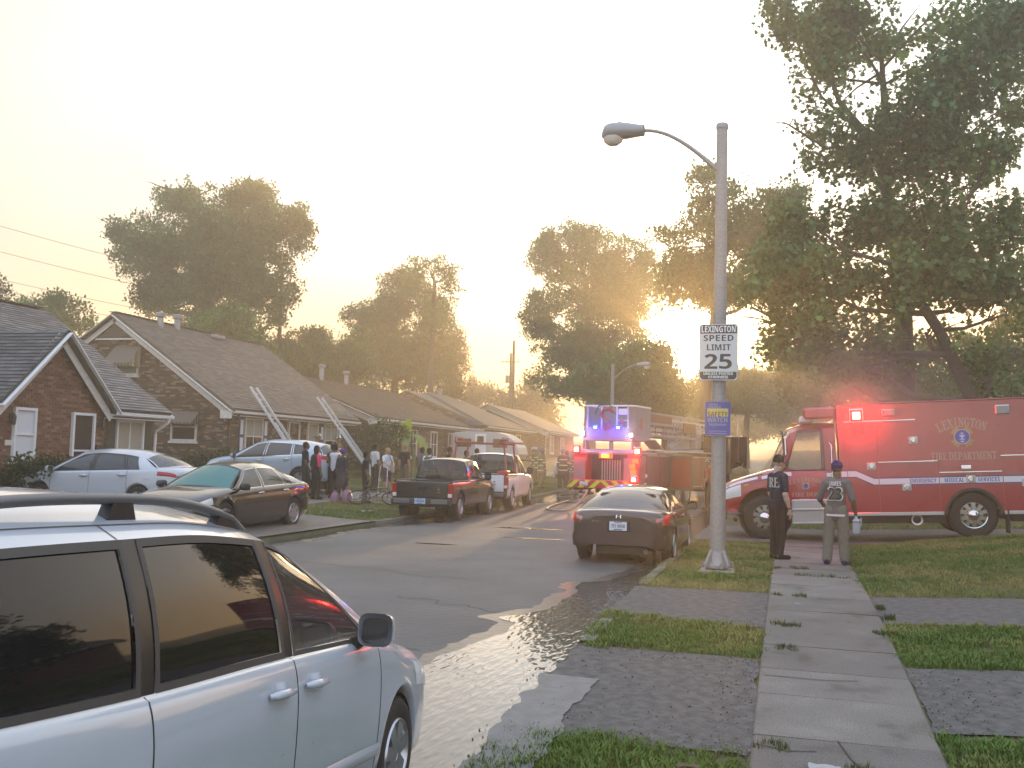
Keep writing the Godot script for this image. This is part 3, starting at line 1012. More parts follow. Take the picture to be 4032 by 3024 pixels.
		obj("seats", se, mat("seat_cloth", lin(.03, .03, .032), 0.9), root)
	# ---- wheels
	for a in s.arches:
		for sd in [1.0, -1.0]:
			wheel(root, a[0], sd * (s.P(a[0], 2.0).z - sp.tyre_w / 2 - 0.015), sp.tyre_r, sp.tyre_w, sp.rim_r, sp.get("spokes", 7), sp.get("rim_mat", M.alloy))
	# ---- seams, handles, mirrors, lights
	for x in sp.get("seams", []):
		for sd in [1.0, -1.0]: obj("door_seam", patch(s, x - 0.005, x + 0.005, sp.get("seam_from", 0.6), 4.3, 0.0025, sd, 2, 24), M.black, root)
	for hx in sp.get("handles", []):
		for sd in [1.0, -1.0]:
			var hs: float = sp.get("handle_s", 3.35)
			var cup := MB.new()
			cup.tube([s.P(hx + 0.02, hs + 0.25, -0.012, sd), s.P(hx + 0.02, hs - 0.2, -0.012, sd)], [0.045, 0.045], 12)
			var ho := obj("door_handle", MB.new().tube([s.P(hx - 0.11, hs - 0.02, 0.012, sd), s.P(hx - 0.09, hs, 0.034, sd), s.P(hx, hs, 0.042, sd), s.P(hx + 0.09, hs, 0.034, sd), s.P(hx + 0.11, hs - 0.02, 0.012, sd)], [0.012, 0.02, 0.021, 0.018, 0.01], 10), sp.get("handle_mat", pm), root)
			obj("handle_recess", cup, sp.get("recess_mat", pm), ho)
	if sp.has("mirror"):
		for sd in [1.0, -1.0]:
			var mp := s.S(1, sp.get("mirror_u", 0.04), 0.0, 0.0, sd)
			var ms: Vector3 = sp.mirror
			var mm := MB.new()
			var rows := []
			for k in 7:   # a rounded shell, open at the back
				var u := k / 6.0
				var r := PackedVector3Array()
				for j in 20:
					var an := TAU * j / 20
					var cx := signf(cos(an)) * pow(absf(cos(an)), 0.55)
					var cy := signf(sin(an)) * pow(absf(sin(an)), 0.55)
					var f := sqrt(maxf(0.0, 1 - pow(u, 2.6))) * 0.96 + 0.04
					r.append(mp + Vector3(-ms.x * 0.5 + ms.x * u, ms.y * 0.45 + cy * ms.y / 2 * f, sd * (0.05 + ms.z / 2 + cx * ms.z / 2 * f)))
				rows.append(r)
			mm.grid(rows, true)
			var mo := obj("mirror", mm, sp.get("mirror_mat", pm), root)
			var gl := MB.new()
			var c := mp + Vector3(-ms.x * 0.51, ms.y * 0.45, sd * (0.05 + ms.z / 2))
			var ring := []
			for j in 20:
				var an := TAU * j / 20
				ring.append(c + Vector3(0, signf(sin(an)) * pow(absf(sin(an)), 0.55) * ms.y * 0.37, signf(cos(an)) * pow(absf(cos(an)), 0.55) * ms.z * 0.37))
			for j in 20: gl.tri(c, ring[j], ring[(j + 1) % 20])
			obj("mirror_glass", gl, mat("mirror_glass", lin(.05, .055, .06), 0.05, 0.3), mo)
			obj("mirror_arm", MB.new().tube([mp + Vector3(0.02, -0.03, -0.03 * sd), mp + Vector3(0.0, ms.y * 0.25, 0.09 * sd)], [0.045, 0.03], 8), M.dark_trim, mo)
	for L in sp.get("lights", []):   # [name, x0, x1, s0, s1, material]
		for sd in [1.0, -1.0]: obj(L[0], patch(s, L[1], L[2], L[3], L[4], L[6] if L.size() > 6 else 0.012, sd), L[5], root)
	root.set_meta("shape", s)
	return root

# ---------------------------------------------------------------- people: smooth fields meshed as one surface
# A bone is [from, to, radius, radius, colour, squash front to back]; figures face +z.
func field_mesh(bones: Array, cell: float, k: float) -> Array:
	var lo := Vector3.ONE * 1e9; var hi := -lo
	for b in bones:
		var r: float = maxf(b[2], b[3]) + k + cell * 2
		for q in 2:
			lo = lo.min(b[q] - Vector3.ONE * r)
			hi = hi.max(b[q] + Vector3.ONE * r)
	var n := Vector3i(((hi - lo) / cell).ceil()) + Vector3i.ONE
	var F := PackedFloat32Array(); F.resize(n.x * n.y * n.z); F.fill(0.5)
	var N := PackedFloat32Array(); N.resize(F.size()); N.fill(0.5)
	var C := PackedInt32Array(); C.resize(F.size()); C.fill(-1)
	for bi in bones.size():
		var b: Array = bones[bi]
		var A: Vector3 = b[0]; var D: Vector3 = b[1] - A
		var ra: float = b[2]; var rb: float = b[3]
		var sq: float = b[5] if b.size() > 5 else 1.0
		var r := maxf(ra, rb) + k + cell * 2
		var i0 := Vector3i(((A.min(b[1]) - Vector3.ONE * r - lo) / cell).floor()).max(Vector3i.ZERO)
		var i1 := Vector3i(((A.max(b[1]) + Vector3.ONE * r - lo) / cell).ceil()).min(n - Vector3i.ONE)
		var dd := maxf(D.length_squared(), 1e-9)
		for z in range(i0.z, i1.z + 1):
			for y in range(i0.y, i1.y + 1):
				var at := (z * n.y + y) * n.x
				for x in range(i0.x, i1.x + 1):
					var p := lo + Vector3(x, y, z) * cell - A
					var h := clampf(p.dot(D) / dd, 0.0, 1.0)
					var q := p - D * h
					q.z /= sq
					var d := q.length() - lerpf(ra, rb, h)
					if sq < 1.0: d *= lerpf(1.0, sq, absf(q.z) / maxf(q.length(), 1e-6))
					var o := F[at + x]
					if d < N[at + x]:
						N[at + x] = d
						C[at + x] = bi
					var g := maxf(k - absf(o - d), 0.0) / k
					F[at + x] = minf(o, d) - g * g * k * 0.25
	var id := {}
	var V := PackedVector3Array(); var K := PackedColorArray(); var I := PackedInt32Array()
	var sx := 1; var sy := n.x; var sz := n.x * n.y
	var offs := [0, sx, sy, sx + sy, sz, sx + sz, sy + sz, sx + sy + sz]
	for z in n.z - 1:
		for y in n.y - 1:
			var base := (z * n.y + y) * n.x
			for x in n.x - 1:
				var at := base + x
				var f0 := F[at]
				if f0 > cell * 2.5 or f0 < -cell * 2.5: continue
				var m := 0
				for c in 8:
					if F[at + offs[c]] < 0.0: m += 1
				if m == 0 or m == 8: continue
				var sum := Vector3.ZERO; var cnt := 0
				for e in [[0, 1], [2, 3], [4, 5], [6, 7], [0, 2], [1, 3], [4, 6], [5, 7], [0, 4], [1, 5], [2, 6], [3, 7]]:
					var a := F[at + offs[e[0]]]; var b := F[at + offs[e[1]]]
					if (a < 0.0) != (b < 0.0):
						var t := a / (a - b)
						var pa := Vector3(e[0] & 1, (e[0] >> 1) & 1, e[0] >> 2); var pb := Vector3(e[1] & 1, (e[1] >> 1) & 1, e[1] >> 2)
						sum += pa.lerp(pb, t); cnt += 1
				id[at] = V.size()
				V.append(lo + (Vector3(x, y, z) + sum / cnt) * cell)
				var ci := C[at] if C[at] >= 0 else C[at + offs[7]]
				K.append(bones[maxi(ci, 0)][4])
	for at in id.keys():
		var f := F[at]
		for ax in 3:
			var st: int = [sx, sy, sz][ax]
			var u: int = [sy, sz, sx][ax]; var w: int = [sz, sx, sy][ax]
			if (f < 0.0) != (F[at + st] < 0.0) and id.has(at - u) and id.has(at - w) and id.has(at - u - w):
				var q := [id[at], id[at - u], id[at - u - w], id[at - w]]
				if f < 0.0: I.append_array(PackedInt32Array([q[0], q[1], q[2], q[0], q[2], q[3]]))
				else: I.append_array(PackedInt32Array([q[0], q[2], q[1], q[0], q[3], q[2]]))
	return [V, K, I]

func join(parts: Array) -> ArrayMesh:   # [field, transform, colour or null]
	var V := PackedVector3Array(); var K := PackedColorArray(); var I := PackedInt32Array()
	for p in parts:
		var o := V.size()
		var x: Transform3D = p[1]
		V.append_array(x * (p[0][0] as PackedVector3Array))
		var c: PackedColorArray = p[0][1].duplicate()
		if p[2] != null:
			for i in c.size():
				if c[i].a > 0.9: c[i] = p[2]
		K.append_array(c)
		var flip := x.basis.determinant() < 0
		var src: PackedInt32Array = p[0][2]
		for i in range(0, src.size(), 3):
			I.append(o + src[i]); I.append(o + src[i + (2 if flip else 1)]); I.append(o + src[i + (1 if flip else 2)])
	for i in K.size(): K[i].a = 1.0
	var N := PackedVector3Array(); N.resize(V.size())
	for i in range(0, I.size(), 3):
		var nn := (V[I[i + 2]] - V[I[i]]).cross(V[I[i + 1]] - V[I[i]])
		for j in 3: N[I[i + j]] += nn
	for i in N.size(): N[i] = N[i].normalized()
	var a := []
	a.resize(Mesh.ARRAY_MAX)
	a[Mesh.ARRAY_VERTEX] = V; a[Mesh.ARRAY_NORMAL] = N; a[Mesh.ARRAY_COLOR] = K; a[Mesh.ARRAY_INDEX] = I
	var m := ArrayMesh.new()
	if V.size() > 2: m.add_surface_from_arrays(Mesh.PRIMITIVE_TRIANGLES, a)
	return m

var head_field := []
var hand_field := []
var skin_any := Color(1, 1, 1, 1.0)

func make_templates() -> void:
	var s := skin_any
	var eye := Color(.015, .012, .01, 0.5); var lip := Color(.16, .07, .055, 0.5)
	# head about its centre, y from chin -0.12 to crown 0.115
	var b := [[Vector3(0, .025, -.012), Vector3(0, .03, -.03), .083, .086, s], [Vector3(0, -.03, .03), Vector3(0, .03, .02), .062, .075, s], [Vector3(0, -.088, .058), Vector3(0, -.06, .04), .026, .045, s],
		[Vector3(0, .012, .088), Vector3(0, -.028, .104), .009, .014, s], [Vector3(-.012, -.031, .095), Vector3(.012, -.031, .095), .009, .009, s], [Vector3(-.035, .022, .078), Vector3(.035, .022, .078), .012, .012, s],
		[Vector3(-.05, -.085, -.0), Vector3(-.012, -.1, .05), .022, .02, s], [Vector3(.05, -.085, 0), Vector3(.012, -.1, .05), .022, .02, s],
		[Vector3(0, -.09, -.03), Vector3(0, -.17, -.04), .055, .056, s], [Vector3(-.022, -.058, .084), Vector3(.022, -.058, .084), .0075, .0075, lip]]
	for x in [-1.0, 1.0]:
		b.append([Vector3(.078 * x, .012, -.016), Vector3(.084 * x, -.03, -.01), .014, .011, s, 1.0])
		b.append([Vector3(.031 * x, .0, .078), Vector3(.035 * x, .0, .077), .0085, .0085, eye])
	head_field = field_mesh(b, 0.0065, 0.02)
	# a hand hanging down from the wrist at the origin: palm towards -x, fingers towards -y, thumb to +z
	b = [[Vector3(0, .012, 0), Vector3(0, -.02, 0), .026, .026, s], [Vector3(0, -.03, .014), Vector3(0, -.085, .024), .017, .014, s], [Vector3(0, -.03, -.012), Vector3(0, -.082, -.022), .017, .013, s], [Vector3(0, -.03, 0), Vector3(0, -.088, 0), .016, .013, s]]
	for f in [[.029, .075, .0], [.01, .083, .0], [-.009, .078, .0], [-.027, .062, .0]]:
		var a := Vector3(0, -.084, f[0])
		var c := a + Vector3(-.010, -f[1] * .46, f[0] * .12)
		var e := c + Vector3(-.018, -f[1] * .30, 0)
		var g := e + Vector3(-.018, -f[1] * .16, 0)
		b += [[a, c, .0095, .0085, s], [c, e, .0085, .0078, s], [e, g, .0078, .0068, s]]
	b += [[Vector3(-.004, -.028, .022), Vector3(-.014, -.056, .045), .016, .012, s], [Vector3(-.014, -.056, .045), Vector3(-.022, -.082, .052), .0115, .0088, s]]
	hand_field = field_mesh(b, 0.0042, 0.008)

func spin_to(d: Vector3, out: Vector3) -> Basis:   # a basis whose -y runs along d and whose -x faces out
	var y := -d.normalized()
	var x := (-out - y * (-out).dot(y)).normalized()
	return Basis(x, y, x.cross(y))

# pose: arms = [[elbow, wrist] left, right] relative to the shoulder, legs = [[knee, ankle] ...] relative to the hip, lean, turn of the head
func person(label: String, at: Vector3, turn: float, h: float, o: Dictionary, group := "") -> Node3D:
	var root := thing("person", label, "person", at, turn, group)
	var k := h / 1.75
	root.scale = Vector3.ONE * k
	var cell: float = o.get("cell", 0.028)
	var girth: float = o.get("girth", 1.0)
	var skin: Color = o.get("skin", lin(.32, .19, .14).srgb_to_linear())
	var lean: Vector3 = o.get("lean", Vector3.ZERO)
	var arms: Array = o.get("arms", [[Vector3(.05, -.29, -.02), Vector3(.06, -.53, .05)], [Vector3(-.05, -.29, -.02), Vector3(-.06, -.53, .05)]])
	var legs: Array = o.get("legs", [[Vector3(.02, -.43, .02), Vector3(.03, -.85, -.01)], [Vector3(-.02, -.43, .02), Vector3(-.03, -.85, -.01)]])
	var drop: float = o.get("drop", 0.0)
	var pel := Vector3(0, .95 - drop, 0)
	var waist := pel + Vector3(0, .16, 0) + lean * .3
	var chest := pel + Vector3(0, .36, 0) + lean * .75
	var neck := pel + Vector3(0, .53, -.01) + lean
	var head := pel + Vector3(0, .68, .025) + lean * 1.12
	var b := []
	var W := Color(skin.r, skin.g, skin.b, 1.0)
	b.append([pel, waist, .125 * girth, .115 * girth, W, .72]); b.append([waist, chest, .115 * girth, .135 * girth, W, .72])
	b.append([chest + Vector3(-.12, .09, -.01), chest + Vector3(.12, .09, -.01), .06, .06, W])
	b.append([neck + Vector3(0, -.1, 0), head + Vector3(0, -.1, -.03), .06, .054, W])
	var shirt := []; var pants := []; var shoes := []
	var sc: Color = o.get("shirt", Color(.1, .1, .1)); var pc: Color = o.get("pants", Color(.05, .05, .05)); var kc: Color = o.get("shoes", Color(.02, .02, .02))
	shirt.append([pel + Vector3(0, o.get("hem", 0.0), 0), waist, (.15 if o.get("hem", 0.0) > -.2 else .2) * girth, .138 * girth, sc, .76]); shirt.append([waist, chest + Vector3(0, .02, 0), .138 * girth, .152 * girth, sc, .74])
	shirt.append([chest + Vector3(-.125, .09, -.01), chest + Vector3(.125, .09, -.01), .077, .077, sc]); shirt.append([neck + Vector3(0, -.1, 0), neck + Vector3(0, -.05, 0), .075, .066, sc])
	var parts := []
	var sleeve: float = o.get("sleeve", 0.6)
	for s in 2:
		var sg := 1.0 if s == 0 else -1.0
		var sh := chest + Vector3(.185 * sg, .085, -.01)
		var el: Vector3 = sh + arms[s][0]; var wr: Vector3 = sh + arms[s][1]
		b.append([sh, el, .05, .041, W]); b.append([el, el.lerp(wr, .35), .041, .042, W]); b.append([el.lerp(wr, .35), wr, .042, .027, W])
		if sleeve > 0.0:
			var e1 := sh.lerp(el, minf(sleeve, 1.0))
			shirt.append([sh, e1, .068, .062 if sleeve < 1.0 else .058, o.get("sleeve_col", sc) if s == o.get("sleeve_side", 0) else sc])
			if sleeve > 1.0: shirt.append([el, el.lerp(wr, .93), .058, .047, sc])
		var dirn := (wr - el).normalized()
		parts.append([hand_field, Transform3D(spin_to(dirn.lerp(o.get("hand_dir", dirn), .5), Vector3(-sg, 0, 0)) * Basis.from_scale(Vector3(1, 1, 1) * Vector3(1.0 , 1, 1)), wr + dirn * .01), W])
		var hp := pel + Vector3(.088 * sg, -.02, 0)
		var kn: Vector3 = hp + legs[s][0]; var an: Vector3 = hp + legs[s][1]
		b.append([hp, kn, .083 * lerpf(1, girth, .6), .055, W]); b.append([kn, kn.lerp(an, .35), .053, .056, W]); b.append([kn.lerp(an, .35), an, .056, .036, W])
		var toe: Vector3 = an + o.get("toe", Vector3(.03 * sg, -.045, .15))
		b.append([an + Vector3(0, -.03, 0), toe, .038, .03, W])
		shoes.append([an + Vector3(0, -.028, -.045), an + Vector3(0, -.03, .03), .052, .055, kc]); shoes.append([an + Vector3(0, -.042, .03), toe + Vector3(0, .0, .02), .048, .042, kc])
		var pl: float = o.get("trouser", 1.95)   # 1 ends at the knee, 1.95 at the ankle
		var baggy: float = o.get("baggy", 0.0)
		if pl > 0.0:
			pants.append([hp, hp.lerp(kn, minf(pl, 1.0)), (.1 + baggy * .4) * lerpf(1, girth, .6), .076 + baggy, pc])
			if pl > 1.0: pants.append([kn, kn.lerp(an, pl - 1.0), .074 + baggy, .064 + baggy, pc])
	pants.append([pel + Vector3(0, -.04, 0), pel + Vector3(0, .07, 0), .137 * girth, .132 * girth, pc, .76])
	parts.append([field_mesh(b, cell, .035), Transform3D(), null])
	var tilt: Vector3 = o.get("head", Vector3.ZERO)
	var hx := Transform3D(Basis.from_euler(tilt), head)
	parts.append([head_field, hx, W])
	obj("body", join(parts), M.skin, root)
	var I := Transform3D()
	if not o.get("bare", false): obj("shirt", join([[field_mesh(shirt, cell, .04), I, null]]), M.cloth, root)
	if o.get("trouser", 1.95) > 0: obj("trousers", join([[field_mesh(pants, cell, .03), I, null]]), M.cloth, root)
	obj("shoes", join([[field_mesh(shoes, minf(cell, .02), .02), I, null]]), M.cloth, root)
	if o.has("skirt"):
		var sk := MB.new()
		sk.lathe([Vector2(.15, .12), Vector2(.19, -.1), Vector2(.24, -.5), Vector2(.235, -.51)], 20, Transform3D(Basis.from_scale(Vector3(1, 1, .8)), pel))
		obj("skirt", sk, o.skirt, root)
	# ---- what the head wears
	var hc: Color = o.get("hair", Color(.02, .015, .012))
	var kind: String = o.get("hat", "hair")
	if kind == "hair" or kind == "long" or kind == "bun":
		var hb := [[Vector3(0, .05, -.025), Vector3(0, .045, -.035), .09, .093, hc], [Vector3(0, .0, -.045), Vector3(0, -.03, -.05), .08, .07, hc]]
		if kind == "long": hb += [[Vector3(-.05, -.02, -.05), Vector3(-.06, -.15, -.05), .05, .035, hc], [Vector3(.05, -.02, -.05), Vector3(.06, -.15, -.05), .05, .035, hc], [Vector3(0, -.03, -.07), Vector3(0, -.17, -.07), .06, .04, hc]]
		if kind == "bun": hb.append([Vector3(0, .08, -.11), Vector3(0, .085, -.12), .045, .045, hc])
		obj("hair", join([[field_mesh(hb, minf(cell, .014), .03), hx, null]]), M.cloth, root)
	elif kind == "cap":
		var hb := [[Vector3(0, .045, -.022), Vector3(0, .055, -.03), .096, .098, hc]]
		var cm := obj("cap", join([[field_mesh(hb, .012, .02), hx, null]]), M.cloth, root)
		var br := MB.new()
		var rows := []
		var bsg: float = o.get("brim", 1.0)
		for i in 5:
			var r := PackedVector3Array()
			for j in 9:
				var an := lerpf(-1.15, 1.15, j / 8.0)
				var rr := .088 + .075 * i / 4.0 * cos(an)
				r.append(hx * Vector3(sin(an) * .092, .042 - .012 * i / 4.0 - .02 * absf(sin(an)) * i / 4.0, bsg * (cos(an) * rr - .012)))
			rows.append(r)
		br.grid(rows)
		obj("cap_brim", br, mat("cap_" + str(hc), hc.linear_to_srgb(), .8), cm)
	elif kind == "helmet":
		var hm := MB.new()
		hm.lathe([Vector2(.001, .15), Vector2(.06, .14), Vector2(.105, .095), Vector2(.122, .04), Vector2(.13, .03), Vector2(.155, .018), Vector2(.157, .012), Vector2(.12, .01)], 24, hx * Transform3D(Basis.from_scale(Vector3(1, 1, 1.18)), Vector3(0, .015, -.025)))
		var ho := obj("helmet", hm, mat("helmet_" + str(hc), hc.linear_to_srgb(), .35), root)
		hm = MB.new()
		hm.at(hx * xf(Vector3(0, .12, .1), 0, -.5)).box(Vector3.ZERO, Vector3(.09, .11, .012), .004)
		for i in 6:
			hm.at(hx * Transform3D(Basis(Vector3.UP, TAU * i / 6), Vector3(0, 0, -.025)) * xf(Vector3(0, .085, .128), 0, -.35)).box(Vector3.ZERO, Vector3(.05, .025, .004))
		obj("helmet_badge", hm, mat("reflective", lin(.6, .62, .35), .3), ho)
	# ---- bands of reflective tape on turnout coats
	if o.get("bands", false):
		var tb := MB.new()
		var hemy: float = o.get("hem", 0.0)
		for y in [chest.y - .02, waist.y - .08, pel.y - .14]:
			var rr := .185 * girth
			tb.lathe([Vector2(rr, -.025), Vector2(rr + .004, 0), Vector2(rr, .025)], 20, Transform3D(Basis.from_scale(Vector3(1, 1, .8)), Vector3(0, y, 0)))
		for s in 2:
			var sg := 1.0 if s == 0 else -1.0
			var sh := chest + Vector3(.185 * sg, .085, -.01)
			var el: Vector3 = sh + arms[s][0]; var wr: Vector3 = sh + arms[s][1]
			tb.tube([sh.lerp(el, .75), sh.lerp(el, .92)], .069, 12, false)
			tb.tube([el.lerp(wr, .75), el.lerp(wr, .9)], .06, 12, false)
		obj("reflective_band", tb, mat("reflective", lin(.6, .62, .35), .3), root)
	root.set_meta("marks", {"chest": chest, "waist": waist, "pel": pel, "head": hx, "neck": neck})
	return root

# ---------------------------------------------------------------- the lie of the land (the street runs along -z, rising gently into the distance)
func g_road(z: float) -> float:
	var t := -z
	if t < 6.2: return -0.3554 + 0.1 * (6.2 - maxf(t, 2.0))
	if t < 16.0: return -0.0037 * (16 - t) * (16 - t)
	if t < 25.0: return 0.0
	if t < 50.0: return 0.000576 * (t - 25) * (t - 25)
	return 0.36 + 0.0288 * minf(t - 50, 130)

func gy(x: float, z: float) -> float:
	var y := g_road(z)
	if x > 1.05:
		var k := lerpf(0.055, 0.125, smoothstep(-14.5, -18.0, z)) * smoothstep(-23.6, -22.0, z) + 0.052 * (1 - smoothstep(-23.6, -22.0, z))
		y += k * (minf(x, 9.0) - 1.05) + 0.02 * maxf(0.0, minf(x, 40.0) - 9.0)
	elif x < -10.5:
		y += 0.055 * (minf(-x, 22.0) - 10.5)
	return y

const KERB := -2.05
const KERB_L := -10.0

func sheet(called: String, m: Material, x0: float, x1: float, z0: float, z1: float, dx: float, dz: float, lift: float, kind := "structure", wob := 0.0, road := false) -> MeshInstance3D:
	var mb := MB.new()
	var nx := maxi(1, int(ceil((x1 - x0) / dx))); var nz := maxi(1, int(ceil((z1 - z0) / dz)))
	var f := FastNoiseLite.new()
	f.frequency = 0.9
	f.seed = int(absf(x0 * 13 + z0 * 7))
	var rows := []
	for j in nz + 1:
		var r := PackedVector3Array()
		for i in nx + 1:
			var x := lerpf(x0, x1, float(i) / nx); var z := lerpf(z0, z1, float(j) / nz)
			var ex := x; var ez := z
			if wob > 0.0:
				if i == 0 or i == nx: ex += wob * f.get_noise_2d(z * 2, x)
				if j == 0 or j == nz: ez += wob * f.get_noise_2d(x * 2, z)
			r.append(Vector3(ex, (g_road(ez) - 0.1 if road else gy(ex, ez)) + lift, ez))
		rows.append(r)
	mb.grid(rows)
	return obj(called, mb, m, null, kind)

func paved(x: float, z: float, e := 0.0) -> bool:
	if x > -0.25 - e and x < 1.05 + e * .6 and z > -23.5: return true
	if x < KERB + 0.02 and x > KERB_L - 0.05: return true
	if x >= KERB and x <= -0.2: return (z > -10.0 + e and z < -7.2 + .35 * (x + .25) - e) or (z > -14.0 + e and z < -11.6 + .3 * (x + 1) - e) or z < -22.5 and z > -27.4
	if x > 0.9: return (z > -10.1 + e and z < -8.1 - e) or (z > -14.2 + e and z < -12.2 - e) or z < -22.5 and z > -27.4
	if x < KERB_L:
		if x > -14.7 and x < -13.3: return true
		return z > -23.4 and z < -16.0 or z > -33.2 and z < -29.3 and x < -13.3 or z < -54 and z > -59
	return false

# ---------------------------------------------------------------- plants
func leaf_clump(sd: int, n: int, rad: float, size: float, maple: bool) -> ArrayMesh:
	var r := RandomNumberGenerator.new()
	r.seed = sd
	var st := SurfaceTool.new()
	st.begin(Mesh.PRIMITIVE_TRIANGLES)
	var star := [Vector2(0, 0), Vector2(.22, .12), Vector2(.5, .3), Vector2(.26, .42), Vector2(.42, .72), Vector2(.16, .66), Vector2(0, 1.0), Vector2(-.16, .66), Vector2(-.42, .72), Vector2(-.26, .42), Vector2(-.5, .3), Vector2(-.22, .12)]
	for i in n:
		var p := Vector3(r.randfn(), r.randfn(), r.randfn()).normalized() * rad * pow(r.randf(), 0.5)
		p.y *= 0.75
		var b := Basis.from_euler(Vector3(r.randf_range(-1.4, .4), r.randf() * TAU, r.randf_range(-.6, .6)))
		var s := size * r.randf_range(.65, 1.25)
		var c := Color.WHITE * r.randf_range(.7, 1.25)
		c.a = 1
		st.set_color(c)
		st.set_smooth_group(-1)
		if maple:
			var o := p + b * Vector3(0, 0, .42 * s)
			for k in 12:
				var u: Vector2 = star[k]; var v: Vector2 = star[(k + 1) % 12]
				if k % 2 == 0 or k == 11 or k == 5:
					pass
				st.add_vertex(o); st.add_vertex(p + b * Vector3(u.x, -.12 * absf(u.x), u.y) * s); st.add_vertex(p + b * Vector3(v.x, -.12 * absf(v.x), v.y) * s)
		else:
			var a := p; var e := p + b * Vector3(0, -.1, 1) * s
			var l := p + b * Vector3(-.36, .08, .45) * s; var q := p + b * Vector3(.36, .08, .45) * s
			st.add_vertex(a); st.add_vertex(l); st.add_vertex(e)
			st.add_vertex(a); st.add_vertex(e); st.add_vertex(q)
	st.generate_normals()
	return st.commit()

var clumps := {}
func clump(key: String) -> ArrayMesh:
	if not clumps.has(key):
		match key:
			"maple": clumps[key] = leaf_clump(3, 18, .52, .19, true)
			"mid": clumps[key] = leaf_clump(4, 24, .62, .2, false)
			"far": clumps[key] = leaf_clump(5, 26, .95, .34, false)
			"small": clumps[key] = leaf_clump(6, 18, .3, .11, false)
			"needle": clumps[key] = leaf_clump(7, 30, .7, .2, false)
	return clumps[key]

# trunk: list of [points, radii]; lobes: [x, y, rx, ry] round the depth z
func tree(called: String, label: String, base: Vector3, z: float, thick: float, lobes: Array, dens: float, key: String, tint: Color, r0: float, sd: int, trunk_pts := [], group := "trees along the street", gap := -0.12) -> Node3D:
	var root := thing(called, label, "tree" if called.contains("tree") else "shrub", base, 0.0, group)
	rng.seed = sd
	var f := FastNoiseLite.new()
	f.seed = sd
	f.frequency = 0.33
	f.fractal_octaves = 3
	var top := base
	var mean := Vector3.ZERO
	for l in lobes:
		mean += Vector3(l[0], l[1], z) / lobes.size()
	var tp := []
	if trunk_pts.is_empty():
		tp = [Vector3.ZERO, Vector3(.05, (mean.y - base.y) * .4, .05), Vector3((mean.x - base.x) * .5, (mean.y - base.y) * .8, 0), mean - base + Vector3(0, .5, 0)]
	else: tp = trunk_pts
	var mb := MB.new()
	var rad := []
	for i in tp.size(): rad.append(r0 * lerpf(1.0, .42, float(i) / (tp.size() - 1)))
	rad[0] = r0 * 1.35
	mb.tube(tp, rad, 12)
	var trunk := obj("trunk", mb, M.bark, root)
	var lm := MB.new()
	for l in lobes:
		var c := Vector3(l[0], l[1], z) - base
		var best: Vector3 = tp[1]
		for i in range(1, tp.size() * 4 - 3):
			var q: Vector3 = tp[i / 4].lerp(tp[mini(i / 4 + 1, tp.size() - 1)], (i % 4) / 4.0)
			if q.y < c.y - 0.25 * absf(c.x - q.x) and q.y > tp[1].y * .8: best = q
		var midp := best.lerp(c, .5) + Vector3(rng.randf_range(-.3, .3), -.12 * best.distance_to(c), rng.randf_range(-.4, .4))
		var rr := clampf(.17 * r0 * l[2] + .03, .04, r0 * .6)
		lm.tube([best, midp, c], [rr, rr * .7, rr * .35], 7, false)
		for k in 7:
			var d := Vector3(rng.randf_range(-1, 1) * l[2], rng.randf_range(-.5, 1) * l[3], rng.randf_range(-1, 1) * l[2] * thick)
			var s0 := midp.lerp(c, rng.randf_range(.3, 1))
			lm.tube([s0, s0.lerp(c + d, .5) + Vector3(0, .1, 0), c + d * 1.03], [rr * .3, rr * .18, .008], 5, false)
	obj("limbs", lm, M.bark, root)
	var shrink: float = {"maple": .15, "mid": .25, "far": .3}.get(key, .3)
	var xs := []; var cs := []
	for l0 in lobes:
		var l: Array = [l0[0], l0[1], maxf(l0[2] - shrink, .45), maxf(l0[3] - shrink, .4)]
		var rz: float = minf(maxf(l[2], l[3]), minf(l[2], l[3]) * 1.6) * thick
		var n := int(dens * (l[2] * l[3] + l[2] * rz + l[3] * rz))
		for i in n:
			var d := Vector3(rng.randfn(), rng.randfn(), rng.randfn()).normalized() * pow(rng.randf(), .42)
			var p := Vector3(l[0] + d.x * l[2], l[1] + d.y * l[3], z + d.z * rz)
			var nv := f.get_noise_3dv(p) + .6 * f.get_noise_3dv(p * 2.1 + Vector3(9, 4, 1))
			if nv < gap: continue
			if p.y < gy(p.x, p.z) + .3: continue
			var sc := rng.randf_range(.7, 1.2)
			xs.append(Transform3D(Basis.from_euler(Vector3(rng.randf_range(-.5, .5), rng.randf() * TAU, rng.randf_range(-.5, .5))).scaled(Vector3.ONE * sc), p - base))
			var v := 1.0 + .75 * f.get_noise_3dv(p * 2.3 + Vector3(50, 0, 0)) + rng.randf_range(-.15, .15)
			cs.append(Color(tint.r * v * rng.randf_range(.9, 1.15), tint.g * v, tint.b * v * rng.randf_range(.8, 1.2)))
	many("crown", clump(key), M.leaf, xs, cs, root)
	return root

